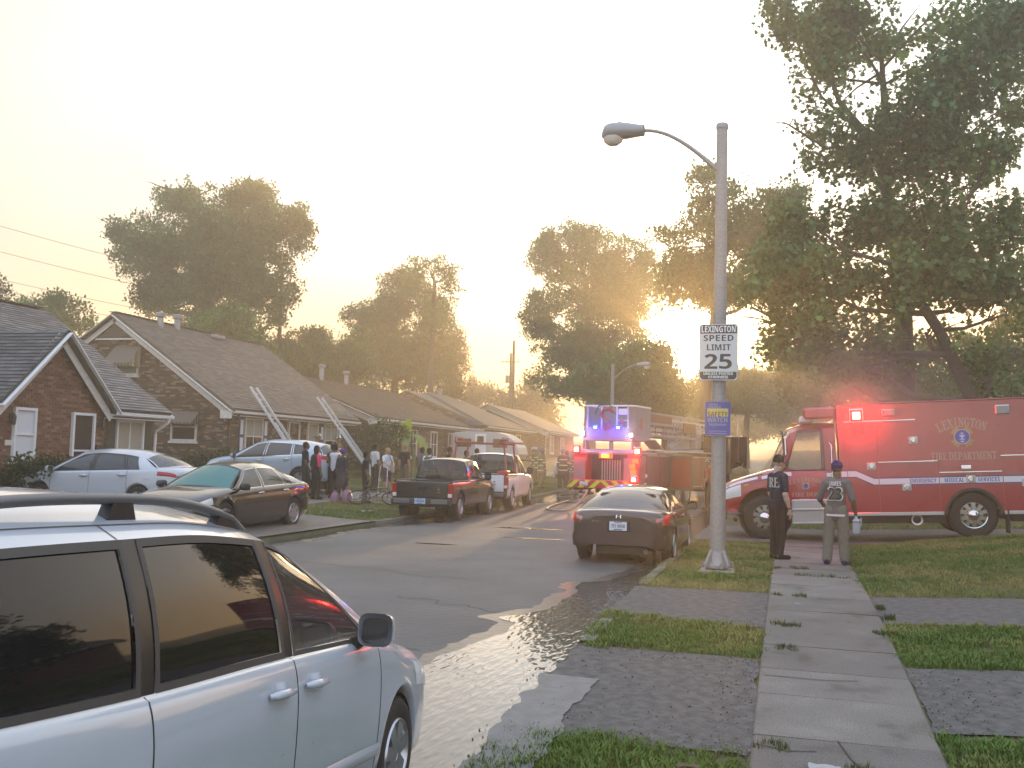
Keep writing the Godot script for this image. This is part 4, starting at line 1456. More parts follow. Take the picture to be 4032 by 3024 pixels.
func conifer(label: String, base: Vector3, h: float, r: float, sd: int, tint: Color) -> void:
	var root := thing("conifer_tree", label, "tree", base, 0.0, "trees along the street")
	rng.seed = sd
	var mb := MB.new()
	mb.tube([Vector3.ZERO, Vector3(0, h * .5, 0), Vector3(0, h, 0)], [r * .1, r * .06, .02], 8)
	obj("trunk", mb, M.bark, root)
	var xs := []; var cs := []
	for i in int(h * 70):
		var u := pow(rng.randf(), .8)
		var y := h * (.12 + .88 * (1 - u)); var tier := fmod(y * 1.1, 1.0)
		var a := rng.randf() * TAU
		var rr := r * (1 - y / h) * (1.1 - .35 * tier) * pow(rng.randf(), .4) + .05
		xs.append(Transform3D(Basis.from_euler(Vector3(rng.randf_range(-.5, .5), a, 0)).scaled(Vector3.ONE * rng.randf_range(.6, 1.0)), Vector3(cos(a) * rr, y - rr * .15, sin(a) * rr)))
		var v := rng.randf_range(.6, 1.4)
		cs.append(Color(tint.r * v, tint.g * v, tint.b * v))
	many("crown", clump("needle"), M.leaf, xs, cs, root)

func tuft(sd: int, n: int, h: float, spread: float) -> ArrayMesh:
	var r := RandomNumberGenerator.new()
	r.seed = sd
	var st := SurfaceTool.new()
	st.begin(Mesh.PRIMITIVE_TRIANGLES)
	for i in n:
		var p := Vector3(r.randf_range(-1, 1), 0, r.randf_range(-1, 1)) * spread
		var a := r.randf() * TAU
		var d := Vector3(cos(a), 0, sin(a)); var w := d.cross(Vector3.UP) * r.randf_range(.003, .0055)
		var hh := h * r.randf_range(.5, 1.2)
		var m := p + Vector3(0, hh * .6, 0) + d * hh * .18
		var e := p + Vector3(0, hh * .92, 0) + d * hh * r.randf_range(.3, .8)
		st.set_color(Color.WHITE * r.randf_range(.75, 1.2))
		st.set_smooth_group(-1)
		st.add_vertex(p - w); st.add_vertex(p + w); st.add_vertex(m + w * .8)
		st.add_vertex(p - w); st.add_vertex(m + w * .8); st.add_vertex(m - w * .8)
		st.add_vertex(m - w * .8); st.add_vertex(m + w * .8); st.add_vertex(e)
	st.generate_normals()
	return st.commit()

func grass_area(label: String, x0: float, x1: float, z0: float, z1: float, per: float, key: int, scale: float, lush := 0.0) -> void:
	rng.seed = int(absf(x0 * 31 + z0 * 17)) + 5
	var f := FastNoiseLite.new()
	f.frequency = .22
	f.seed = 40
	f.fractal_octaves = 3
	var xs := []; var cs := []
	for i in int(per * (x1 - x0) * (z1 - z0)):
		var x := rng.randf_range(x0, x1); var z := rng.randf_range(z0, z1)
		if paved(x, z, .16 * f.get_noise_2d(x * 7, z * 7) - .02): continue
		var dry := clampf(.42 + 1.3 * f.get_noise_2d(x * 1.5, z * 2.2) - lush * smoothstep(-15.0, -8.0, z), 0, 1)
		var c := Color(.095, .16, .035).lerp(Color(.30, .25, .10), dry * rng.randf_range(.6, 1.1))
		var s := scale * rng.randf_range(.7, 1.25) * (1.0 + .5 * f.get_noise_2d(x * 4, z * 4))
		xs.append(Transform3D(Basis(Vector3.UP, rng.randf() * TAU).scaled(Vector3(1, .68, 1) * s), Vector3(x, gy(x, z) - .035, z)))
		cs.append(c * rng.randf_range(.8, 1.2))
	var o := many("grass", tufts[key], M.grass, xs, cs)
	tag(o, label, "grass")
var tufts := []

# ---------------------------------------------------------------- houses: the front wall faces +x, the ridge runs along z
func shingles(parent: Node, o: Vector3, along: Vector3, up: Vector3, w: float, h: float, cols: Array, sd: int, clip = null, tw := .34, th := .145) -> void:
	rng.seed = sd
	var n := along.cross(up).normalized()
	if n.y < 0: n = -n
	var xs := []; var cs := []
	var rows := int(h / th)
	for r in rows:
		var shift := rng.randf() * tw
		for c in int(w / tw) + 3:
			var u := c * tw + shift - tw / 2; var v := (r + .5) * th
			var u0 := maxf(u - tw / 2, 0.0); var u1 := minf(u + tw / 2, w)
			if u1 - u0 < .04: continue
			u = (u0 + u1) / 2
			if clip != null and not clip.call(u, v): continue
			var p := o + along * u + up * v + n * (.022 + rng.randf_range(0, .004))
			xs.append(Transform3D(Basis(along * (u1 - u0 - .006), n, up * (th * 1.1)) * Basis(Vector3.RIGHT, .028), p))
			var k := rng.randf_range(.85, 1.15)
			var cc: Color = cols[0].lerp(cols[1], rng.randf())
			cs.append(Color(cc.r * k, cc.g * k, cc.b * k))
	var m := MB.new()
	m.box(Vector3.ZERO, Vector3(1, .012, 1))
	many("shingles", m, M.shingle_tab, xs, cs, parent)

func bricks(parent: Node, o: Vector3, along: Vector3, w: float, h: float, out: Vector3, cols: Array, sd: int, inside: Callable, bw := .215, bh := .075) -> void:
	rng.seed = sd
	var xs := []; var cs := []
	for r in int(h / bh):
		for c in int(w / bw) + 2:
			var u := c * bw + (bw / 2 if r % 2 else 0.0); var v := (r + .5) * bh
			if u > w - .05 or not inside.call(u, v): continue
			var k := rng.randf_range(.75, 1.25)
			var cc: Color = cols[rng.randi() % cols.size()]
			xs.append(Transform3D(Basis(along, Vector3.UP, out), o + along * u + Vector3.UP * v + out * (.006 + rng.randf_range(0, .005))))
			cs.append(Color(cc.r * k, cc.g * k, cc.b * k))
	var m := MB.new()
	m.box(Vector3.ZERO, Vector3(bw - .012, bh - .011, .03))
	many("bricks", m, M.brick, xs, cs, parent)

# a window on a wall: at = the middle of the sill, along = to its right as one faces it
func house_window(parent: Node3D, at: Vector3, along: Vector3, out: Vector3, w: float, h: float, frame: Material, pane: Material, cols := 2, rows := 2, sill := true, called := "window") -> Node3D:
	var b := Transform3D(Basis(along, Vector3.UP, out), at)
	var m := MB.new()
	m.at(b)
	m.box(Vector3(-w / 2 + .035, h / 2, .03), Vector3(.07, h, .09)); m.box(Vector3(w / 2 - .035, h / 2, .03), Vector3(.07, h, .09))
	m.box(Vector3(0, h - .035, .031), Vector3(w - .142, .07, .088)); m.box(Vector3(0, .035, .031), Vector3(w - .142, .07, .088))
	for c in range(1, cols): m.box(Vector3(-w / 2 + w * c / cols, h / 2, .024), Vector3(.035, h - .142, .05))
	for r in range(1, rows): m.box(Vector3(0, h * r / rows, .029), Vector3(w - .144, .05, .056))
	var o := obj(called, m, frame, parent)
	var g := MB.new()
	g.at(b)
	g.box(Vector3(0, h / 2, .012), Vector3(w - .1, h - .1, .012))
	obj("pane", g, pane, o)
	if sill:
		var s := MB.new()
		s.at(b)
		s.box(Vector3(0, -.05, .05), Vector3(w + .12, .09, .14), .01)
		obj("sill", s, M.white_trim, o)
	return o

func slab(parent: Node, called: String, a: Vector3, b: Vector3, c: Vector3, d: Vector3, th: float, m: Material) -> MeshInstance3D:
	var mb := MB.new()
	var n := (b - a).cross(d - a).normalized()
	if n.y < 0: n = -n
	var e := -n * th
	mb.quad(a, b, c, d); mb.quad(a + e, d + e, c + e, b + e)
	for k in [[a, b], [b, c], [c, d], [d, a]]: mb.quad(k[0], k[0] + e, k[1] + e, k[1])
	return obj(called, mb, m, parent)

func gable_house(called: String, label: String, X: float, zn: float, zf: float, depth: float, base: float, eave: float, ridge: float, over: float, spec: Dictionary) -> Node3D:
	# zn: near gable plane, zf: far gable plane (zf < zn)
	var root := thing(called, label, "house", Vector3(X, base, zn), 0.0, "brick houses on the left side of the street")
	var L := zn - zf
	var e := eave - base; var rg := ridge - base
	var wm: Material = spec.get("wall", M.mortar)
	var pitch := (rg - e) / (depth / 2 + over)
	var we := e + pitch * over - .16      # wall top under the roof
	var wall := MB.new()
	var prof := [Vector2(0, -.4), Vector2(0, we), Vector2(-depth / 2, rg - .17), Vector2(-depth, we), Vector2(-depth, -.4)]
	wall.prism(prof, L, xf(Vector3(0, 0, -L / 2)))
	var wo := obj("wall", wall, wm, root)
	var bc: Array = spec.get("bricks", [])
	if bc.size():
		bricks(wo, Vector3(-depth, -.1, 0), Vector3.RIGHT, depth, rg, Vector3.BACK, bc, 11, func(u, v): return v - .1 < we + (rg - we) * (1 - absf(u - depth / 2) / (depth / 2)) - .2)
		bricks(wo, Vector3(0, -.1, 0), Vector3.FORWARD, L, we, Vector3.RIGHT, bc, 12, func(u, v): return true)
	var ov: float = spec.get("rake", .35)
	var rm: Material = spec.roof
	var hip: float = spec.get("hip", 0.0)
	var a := Vector3(over, e, ov); var b := Vector3(over, e, -L - ov)
	var rc := Vector3(-depth / 2, rg, -L - ov + (0.0 if hip == 0.0 else hip)); var rd := Vector3(-depth / 2, rg, ov - hip)
	var nl: float = spec.get("notch", 99.0) - zn    # nearer than this the eave stops short, where a wing stands
	var inset := .4
	var sl: MeshInstance3D
	if nl < 0.0:
		var ye := e + pitch * (over + inset)
		var mid := Vector3(-depth / 2, rg, nl)
		sl = slab(root, "roof", Vector3(-inset, ye, ov), Vector3(-inset, ye, nl), mid, rd, .14, rm)
		slab(root, "roof", Vector3(over, e, nl), b, rc, mid, .14, rm)
	else: sl = slab(root, "roof", a, b, rc, rd, .14, rm)
	slab(root, "roof", Vector3(-depth - over, e, ov), Vector3(-depth - over, e, -L - ov), rc, rd, .14, rm)
	if hip > 0.0:
		slab(root, "roof", a, rd, rd, Vector3(-depth - over, e, ov), .14, rm)
	if spec.has("shingles"):
		var up := (Vector3(-depth / 2, rg, 0) - Vector3(over, e, 0))
		var hh := up.length()
		var wtot := L + 2 * ov
		shingles(sl, a, Vector3.FORWARD, up.normalized(), wtot, hh, spec.shingles, 13, func(u, v): return (hip == 0.0 or (u > hip * v / hh and u < wtot - hip * v / hh)) and (nl > 0.0 or ov - u < nl or v > (over + inset) * hh / (depth / 2 + over)))
		var cap := MB.new()
		for i in int((wtot - hip) / .3):
			cap.at(xf(Vector3(-depth / 2, rg + .025, ov - hip - .15 - i * .3), 0, .05)).box(Vector3.ZERO, Vector3(.3, .03, .31))
		obj("ridge_cap", cap, rm, root)
	# trim: rakes, fascia, gutter
	var tm: Material = spec.get("trim", M.white_trim)
	if hip == 0.0:
		for zz in [ov + .012, -L - ov - .012]:
			if zz > 0.0 and nl < 0.0: continue
			obj("rake_board", MB.new().beam(Vector3(over, e - .1, zz), Vector3(-depth / 2, rg - .1, zz), .024, .2, Vector3.BACK), tm, root)
			obj("rake_board", MB.new().beam(Vector3(-depth - over, e - .1, zz), Vector3(-depth / 2, rg - .1, zz), .024, .2, Vector3.BACK), tm, root)
		var so := MB.new()
		so.beam(Vector3(over - .05, e - .25, ov / 2), Vector3(-depth / 2, rg - .22, ov / 2), ov - .02, .03, Vector3.BACK)
		so.beam(Vector3(-depth - over + .05, e - .25, ov / 2), Vector3(-depth / 2, rg - .22, ov / 2), ov - .02, .03, Vector3.BACK)
		if nl > 0.0: so.box(Vector3(over - .22, e - .22, ov + .02), Vector3(.46, .3, .05))
		obj("soffit", so, tm, root)
	var gt := MB.new()
	var g0 := minf(nl, ov - .05); var g1 := -L - ov + .05
	gt.prism([Vector2(0, 0), Vector2(.12, .03), Vector2(.13, .12), Vector2(.115, .12), Vector2(.105, .045), Vector2(0, .02)], g0 - g1, xf(Vector3(over, e - .19, (g0 + g1) / 2)))
	gt.box(Vector3(over / 2 - .02, e - .24, (minf(nl, 0) - L) / 2), Vector3(over - .02, .03, L + minf(nl, 0)))
	obj("gutter", gt, spec.get("gutter", tm), root)
	return root

func downspout(root: Node3D, at: Vector3, h: float, m: Material, back := .35) -> void:
	var mb := MB.new()
	mb.tube([at, at + Vector3(-.03, -.12, 0), at + Vector3(-back, -.38, .02), at + Vector3(-back - .02, -.5, .02), at + Vector3(-back - .02, -h, .02)], .045, 8)
	obj("downspout", mb, m, root)

# ---------------------------------------------------------------- trees and shrubs
func plants() -> void:
	var g1 := Color(.065, .14, .055); var g2 := Color(.085, .16, .055); var g3 := Color(.10, .175, .065); var warm := Color(.10, .10, .04)
	tree("broad_tree", "tallest tree, with a bare forked trunk rising above the ambulance", Vector3(3.3, 0.02, -31.0), -31.0, 0.9, [[2.6, 14.2, 3.1, 2.0], [5.0, 13.7, 2.1, 2.1], [0.7, 14.9, 1.7, 1.1], [-0.3, 15.8, 0.7, 0.6], [2.6, 11.6, 2.7, 1.9], [4.7, 11.1, 1.9, 1.6], [-0.1, 12.1, 1.0, 0.4], [1.2, 12.1, 1.2, 0.8], [3.6, 9.0, 2.0, 1.2], [1.9, 8.7, 1.4, 1.0], [6.2, 14.3, 0.8, 1.6], [6.3, 12.1, 0.5, 0.8]], 34, "maple", g1, 0.29, 11, [Vector3(0.00, 0.28, 0.00), Vector3(-0.08, 6.68, 0.00), Vector3(-0.48, 9.58, 0.00), Vector3(-0.85, 11.28, 0.00)], "trees along the street", -0.04)
	tree("broad_tree", "wide leafy tree under the tallest one, right above the ambulance", Vector3(5.2, 0.01, -30.0), -30.0, 0.8, [[0.7, 7.7, 1.7, 1.3], [2.5, 6.8, 1.8, 1.3], [4.8, 7.6, 1.7, 1.7], [6.0, 8.8, 0.6, 1.1], [5.8, 6.0, 1.0, 1.7], [0.7, 5.8, 1.6, 0.9], [3.7, 5.5, 1.7, 1.0], [2.0, 4.7, 2.4, 0.9], [5.4, 4.2, 1.3, 0.8], [-0.2, 5.0, 0.8, 0.5], [4.7, 6.5, 1.3, 1.0], [-0.1, 7.2, 1.5, 1.2], [-1.1, 6.3, 1.2, 0.5], [3.5, 6.8, 1.2, 1.2], [0.4, 8.9, 1.1, 0.8], [5.5, 10.6, 0.8, 0.9], [5.2, 9.7, 0.9, 0.8]], 36, "maple", g2, 0.26, 12, [], "trees along the street", -0.08)
	tree("broad_tree", "spreading tree behind the speed limit sign, low sun under its branches", Vector3(-4.0, 0.36, -50.0), -50.0, 0.8, [[-3.3, 14.8, 2.1, 1.6], [-4.2, 15.8, 1.4, 0.9], [-4.2, 12.7, 2.1, 1.8], [-1.5, 13.3, 2.5, 2.0], [-5.3, 10.6, 1.6, 1.6], [-2.8, 10.8, 2.3, 1.4], [-1.0, 10.3, 1.8, 1.0], [-6.3, 12.8, 0.7, 0.9], [-0.2, 14.7, 1.3, 1.1], [-1.0, 11.7, 2.0, 1.4], [-3.2, 9.7, 1.8, 0.8]], 43, "mid", g2, 0.3, 13, [], "trees along the street", -0.06)
	tree("broad_tree", "tall airy tree standing behind the ladder truck, right of the bright gap", Vector3(-14.5, 1.27, -74.0), -74.0, 0.8, [[-16.0, 18.0, 3.2, 1.9], [-17.8, 16.9, 2.1, 2.1], [-13.5, 16.8, 3.3, 2.3], [-15.2, 13.3, 4.6, 3.2], [-11.6, 13.9, 2.8, 3.1], [-18.6, 12.3, 1.8, 2.0], [-15.4, 9.4, 3.9, 2.1], [-10.6, 16.7, 1.2, 1.7], [-17.2, 7.6, 2.8, 1.8], [-12.6, 11.1, 2.8, 1.7]], 34, "mid", g2, 0.42, 14, [], "trees along the street", -0.08)
	tree("broad_tree", "round dense tree with a smooth dark top behind the far street lamp", Vector3(-8.6, 0.59, -58.0), -58.0, 0.9, [[-8.2, 5.8, 2.7, 1.9], [-8.0, 7.6, 1.9, 1.1], [-10.7, 5.8, 2.2, 1.6], [-6.8, 5.3, 1.3, 1.6], [-9.6, 6.9, 1.4, 1.1]], 43, "mid", g3, 0.3, 15, [], "trees along the street", -0.4)
	tree("broad_tree", "low hazy tree behind the blue sign at the end of the street", Vector3(-3.2, 1.17, -78.0), -78.0, 0.7, [[-6.0, 6.2, 2.9, 1.8], [-2.9, 6.9, 3.5, 1.9], [-4.3, 8.3, 1.8, 0.9], [-0.5, 6.2, 2.8, 2.1], [-5.0, 7.6, 2.8, 1.4], [-1.9, 7.5, 2.5, 1.6], [0.8, 8.4, 2.4, 2.1]], 26, "mid", g3, 0.3, 16, [], "trees along the street", -0.4)
	tree("broad_tree", "low bushy tree directly behind the ambulance cab", Vector3(2.0, 0.25, -46.0), -46.0, 0.7, [[1.1, 5.0, 2.0, 1.4], [2.9, 4.6, 1.8, 1.4], [1.9, 5.9, 1.2, 0.8], [0.9, 6.1, 1.8, 1.2], [3.8, 5.9, 2.0, 1.2]], 31, "mid", g3, 0.22, 17, [], "trees along the street", -0.35)
	tree("broad_tree", "low bushy tree behind the ambulance box at the right edge", Vector3(7.2, 0.25, -46.0), -46.0, 0.7, [[5.7, 5.1, 2.6, 1.5], [8.2, 4.9, 2.0, 1.6], [9.5, 5.9, 1.0, 1.6], [6.6, 6.5, 2.2, 1.2], [9.0, 7.0, 1.2, 1.4]], 31, "mid", g3, 0.25, 18, [], "trees along the street", -0.35)
	tree("broad_tree", "big round crowned tree behind the brown house", Vector3(-37.5, 1.22, -58.0), -58.0, 0.8, [[-37.6, 16.2, 5.8, 3.1], [-41.8, 14.4, 3.1, 2.3], [-32.8, 15.1, 2.9, 2.9], [-39.6, 18.7, 2.6, 1.4], [-34.6, 18.4, 2.4, 1.3], [-44.4, 16.3, 1.6, 1.3], [-41.7, 11.9, 1.7, 1.9], [-38.1, 11.8, 3.4, 2.2], [-33.6, 12.3, 3.0, 2.1], [-30.9, 16.3, 1.2, 1.8], [-32.2, 10.2, 1.1, 1.5], [-36.5, 13.7, 4.6, 2.7]], 34, "mid", g1, 0.6, 19, [], "trees along the street", -0.07)
	tree("broad_tree", "pale green clump of foliage just behind the brown roof", Vector3(-31.0, 0.99, -50.0), -50.0, 0.9, [[-31.2, 8.0, 2.6, 1.8], [-29.1, 6.9, 1.4, 1.3], [-33.3, 7.7, 1.3, 1.3], [-30.7, 9.1, 1.6, 1.0]], 37, "mid", g3, 0.25, 20, [], "trees along the street", -0.4)
	tree("broad_tree", "hazy tree behind the ridge of the red brick house", Vector3(-44.2, 1.05, -52.0), -52.0, 0.9, [[-44.0, 9.5, 2.2, 1.6], [-46.3, 10.1, 1.2, 1.0], [-42.4, 9.2, 1.1, 1.1], [-44.8, 10.7, 1.2, 0.7]], 26, "mid", g2, 0.3, 21, [], "trees along the street", -0.2)
	tree("broad_tree", "twig of a tree at the left edge above the grey roof", Vector3(-42.0, 0.84, -44.0), -44.0, 0.9, [[-41.0, 9.6, 0.7, 0.9], [-42.1, 10.1, 1.0, 1.0]], 23, "mid", g2, 0.2, 22, [], "trees along the street", -0.1)
	tree("broad_tree", "low tree between the big round tree and the middle trees", Vector3(-33.8, 1.45, -66.0), -66.0, 0.8, [[-35.0, 8.6, 1.9, 2.0], [-31.9, 7.6, 2.5, 2.3], [-33.2, 9.9, 1.5, 1.2], [-36.0, 6.9, 1.7, 1.4], [-36.5, 8.8, 1.9, 1.5], [-32.7, 7.9, 2.9, 2.0], [-30.2, 8.6, 2.0, 2.0], [-34.1, 6.5, 2.7, 1.4]], 26, "mid", g2, 0.3, 23, [], "trees along the street", -0.25)
	tree("broad_tree", "dense middle tree left of the bright gap", Vector3(-32.0, 1.80, -78.0), -78.0, 0.8, [[-35.8, 13.0, 1.5, 1.3], [-33.2, 13.0, 2.7, 2.3], [-31.6, 15.3, 2.5, 2.3], [-32.6, 9.4, 4.3, 3.1], [-29.0, 12.6, 2.3, 2.7], [-28.9, 9.0, 2.7, 3.1], [-34.4, 11.0, 2.4, 2.4]], 31, "mid", g1, 0.42, 24, [], "trees along the street", -0.25)
	tree("broad_tree", "thin crowned tree with branches showing, beside the bright gap", Vector3(-25.9, 1.57, -70.0), -70.0, 0.8, [[-26.2, 15.3, 2.3, 1.6], [-25.2, 13.7, 1.6, 1.7], [-27.2, 14.3, 1.6, 1.4], [-24.7, 15.3, 1.0, 1.0], [-25.7, 11.8, 1.0, 1.7]], 15, "mid", g2, 0.3, 25, [], "trees along the street", 0.02)
	tree("broad_tree", "narrow reddish tree at the left of the bright gap", Vector3(-28.8, 1.97, -84.0), -84.0, 0.9, [[-28.7, 10.0, 1.4, 3.3], [-29.1, 7.1, 1.7, 1.7]], 26, "mid", warm, 0.22, 26, [], "trees along the street", -0.15)
	tree("broad_tree", "hazy low trees closing the far end of the street", Vector3(-11.5, 2.67, -128.0), -125.0, 0.8, [[-11.9, 6.8, 4.0, 2.9], [-7.9, 6.3, 4.0, 2.6], [-4.0, 6.4, 3.4, 2.3], [-0.8, 7.0, 3.4, 3.1], [1.9, 7.3, 3.3, 3.3]], 12, "far", g3, 0.35, 29, [], "trees along the street", -0.5)
	tree("broad_tree", "farthest low trees in the gap under the bright sky", Vector3(-31.5, 2.86, -115.0), -115.0, 0.9, [[-35.9, 9.1, 2.2, 1.8], [-32.4, 7.5, 3.3, 2.2], [-29.5, 8.6, 2.2, 2.8], [-27.8, 6.5, 2.7, 2.2]], 12, "far", warm, 0.35, 28, [], "trees along the street", -0.3)
	conifer("small pointed spruce in the bright gap at the end of the street", Vector3(-36.2, 2.2, -112.0), 8.6, 2.7, 71, Color(.05, .07, .03))
	# yards on this side of the street, seen in the van's windows
	tree("yard_tree", "leafy tree right of the sidewalk, mirrored in the minivan's rear side window", Vector3(10.0, .7, -17.0), -17.0, 1.0, [[10.0, 3.6, 2.8, 2.4], [11.0, 6.2, 2.4, 2.2], [9.2, 6.9, 1.8, 1.7], [8.2, 4.0, 1.6, 1.6], [10.4, 8.4, 1.5, 1.2]], 26, "mid", g2, .2, 81)
	tree("yard_tree", "tall tree in the yard far right, mirrored in the minivan's windows", Vector3(15.5, .7, -10.0), -10.0, 1.0, [[15.5, 4.5, 3.2, 2.8], [16.5, 8.0, 2.6, 2.4], [14.2, 8.2, 2.2, 2.0], [13.0, 3.6, 2.2, 2.2]], 22, "mid", g1, .3, 82)
	# shrubs
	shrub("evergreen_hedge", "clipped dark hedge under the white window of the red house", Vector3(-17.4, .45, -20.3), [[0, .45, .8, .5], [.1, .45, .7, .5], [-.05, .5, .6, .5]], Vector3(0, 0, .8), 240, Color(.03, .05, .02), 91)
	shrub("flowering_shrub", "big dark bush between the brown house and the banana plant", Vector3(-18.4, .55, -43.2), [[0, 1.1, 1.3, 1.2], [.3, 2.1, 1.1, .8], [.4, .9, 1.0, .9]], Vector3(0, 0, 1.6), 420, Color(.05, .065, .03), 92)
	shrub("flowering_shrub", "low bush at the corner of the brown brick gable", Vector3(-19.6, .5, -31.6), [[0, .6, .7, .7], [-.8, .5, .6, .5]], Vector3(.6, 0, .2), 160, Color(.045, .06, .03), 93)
	banana()

func shrub(called: String, label: String, at: Vector3, lobes: Array, spread: Vector3, n: int, tint: Color, sd: int) -> void:
	var root := thing(called, label, "shrub", at, 0.0, "shrubs by the houses")
	rng.seed = sd
	var st := MB.new()
	for k in 7: st.tube([Vector3(rng.randf_range(-.2, .2), 0, rng.randf_range(-.3, .3)), Vector3(rng.randf_range(-.5, .5), .6, rng.randf_range(-.5, .5)), Vector3(rng.randf_range(-.7, .7), 1.3, rng.randf_range(-.7, .7)) * Vector3(1, lobes[0][1] / .9, 1)], [.03, .02, .006], 5)
	obj("stem", st, M.bark, root)
	var xs := []; var cs := []
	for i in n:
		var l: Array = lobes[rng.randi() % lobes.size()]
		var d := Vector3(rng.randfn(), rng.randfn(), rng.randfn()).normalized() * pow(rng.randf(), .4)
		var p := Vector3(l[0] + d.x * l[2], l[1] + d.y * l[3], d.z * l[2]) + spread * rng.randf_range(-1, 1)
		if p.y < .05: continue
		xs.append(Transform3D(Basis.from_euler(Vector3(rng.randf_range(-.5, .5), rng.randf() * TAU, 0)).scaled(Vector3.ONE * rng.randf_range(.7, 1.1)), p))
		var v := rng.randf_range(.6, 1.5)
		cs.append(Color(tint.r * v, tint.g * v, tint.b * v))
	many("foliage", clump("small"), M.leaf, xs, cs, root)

func banana() -> void:
	var root := thing("banana_plant", "banana plant with tall broad green leaves in front of the brown roof", "plant", Vector3(-17.2, .6, -43.6))
	var lm := mat("banana_leaf", lin(.06, .11, .03), .45)
	lm.backlight_enabled = true
	lm.backlight = Color(.5, .6, .2)
	var st := MB.new()
	st.tube([Vector3.ZERO, Vector3(.05, 1.0, 0), Vector3(.02, 1.9, 0)], [.14, .11, .07], 10)
	st.tube([Vector3(.5, 0, .4), Vector3(.55, .9, .4), Vector3(.5, 1.4, .4)], [.11, .09, .05], 10)
	obj("stem", st, mat("banana_stem", lin(.10, .13, .05), .7), root)
	for f in [[1.2, .12, 1.25, .17], [2.2, .25, 1.3, .18], [3.6, .8, 1.3, .18], [.4, 1.05, 1.6, .2], [5.0, .9, 1.3, .18], [2.6, 1.25, 1.2, .16], [4.3, .3, 1.0, .16], [1.3, 1.3, 1.5, .18]]:
		var mb := MB.new()
		var rows := []
		var o := Vector3(.03, 1.75, 0)
		for i in 13:
			var u := i / 12.0
			var an: float = f[1] + u * u * (.5 + f[1])
			var r: float = f[2] * u
			var dir := Vector3(cos(f[0]), 0, sin(f[0])); var sd := Vector3(-sin(f[0]), 0, cos(f[0]))
			var c := o + dir * r * sin(an * .8) + Vector3.UP * r * cos(an)
			var w: float = f[3] * pow(sin(PI * clampf(u * .93 + .04, 0, 1)), .6) * smoothstep(.0, .22, u) + .012
			var tear := 1.0 - .18 * float(i % 3 == 2)
			rows.append(PackedVector3Array([c - sd * w * tear + Vector3.UP * w * .25, c - sd * w * .5 + Vector3.UP * w * .2, c, c + sd * w * .5 + Vector3.UP * w * .2, c + sd * w * tear + Vector3.UP * w * .25]))
		mb.grid(rows)
		obj("leaf", mb, lm, root)

# ---------------------------------------------------------------- street furniture
func street_lamp(label: String, at: Vector3, h: float, arm: float, turn: float) -> Node3D:
	var root := thing("street_lamp", label, "street lamp", at, turn, "street lamps")
	var m := MB.new()
	m.lathe([Vector2(.125, .12), Vector2(.122, .9), Vector2(.105, h * .5), Vector2(.086, h), Vector2(.086, h + .01)], 24)
	m.lathe([Vector2(.1, h), Vector2(.1, h + .07), Vector2(.085, h + .09), Vector2(.001, h + .095)], 20)
	obj("pole", m, M.galvanised, root)
	m = MB.new()
	m.box(Vector3(0, -.03, 0), Vector3(.56, .10, .56), .03)
	m.lathe([Vector2(.2, .04), Vector2(.2, .09), Vector2(.15, .14), Vector2(.128, .3), Vector2(.124, .31)], 12)
	for k in 4:
		m.at(xf(Vector3(0, 0, 0), TAU * k / 4 + .78)).prism([Vector2(.12, .06), Vector2(.26, .06), Vector2(.26, .1), Vector2(.13, .33)], .05)
		m.at(xf(Vector3(0, 0, 0), TAU * k / 4 + .3)).lathe([Vector2(.022, .04), Vector2(.022, .13), Vector2(.001, .14)], 6, Transform3D(Basis(), Vector3(.235, 0, 0)))
	m.at(Transform3D())
	obj("base", m, M.galvanised, root)
	m = MB.new()
	var pts := []
	for i in 13:
		var u := i / 12.0
		pts.append(Vector3(-.06 - (arm - .06) * u, h - .68 + .74 * sin(u * PI / 2), 0))
	pts.insert(0, Vector3(-.02, h - .82, 0))
	m.tube(pts, [.045, .042, .04, .038, .036, .035, .034, .033, .032, .031, .03, .03, .029, .028], 12)
	obj("arm", m, M.galvanised, root)
	m = MB.new()
	var rows := []
	for i in 15:   # the cobra head, seen from the side: slim at the arm, deep over the lens
		var u := i / 14.0
		var r := PackedVector3Array()
		var w: float = lerpf(.10, .16, smoothstep(.0, .6, u)) * (sqrt(1 - pow(maxf(u - .72, 0) / .28, 2.4)) if u > .72 else 1.0) + .002
		var up: float = lerpf(.075, .125, smoothstep(0, .55, u)) * (sqrt(1 - pow(maxf(u - .72, 0) / .28, 2.4)) if u > .72 else 1.0) + .002
		var dn: float = lerpf(.075, .10, smoothstep(0, .5, u)) * (1.0 if u < .93 else .6)
		for k in 20:
			var a := TAU * k / 20
			r.append(Vector3(-arm + .02 - u * .72, h + .06 + sin(a) * (up if sin(a) > 0 else dn) * 1.25, cos(a) * w))
		rows.append(r)
	m.grid(rows, true)
	m.box(Vector3(-arm - .40, h + .20, 0), Vector3(.07, .06, .07), .01)
	var hd := obj("lamp_head", m, mat("lamp_grey", lin(.22, .25, .27), .45, .2), root)
	m = MB.new()
	m.lathe([Vector2(.001, -.155), Vector2(.06, -.145), Vector2(.115, -.09), Vector2(.13, 0)], 20, Transform3D(Basis.from_scale(Vector3(1.35, 1, 1)), Vector3(-arm - .5, h - .02, 0)))
	obj("lens", m, mat("lamp_lens", lin(.5, .5, .46), .12), hd)
	return root

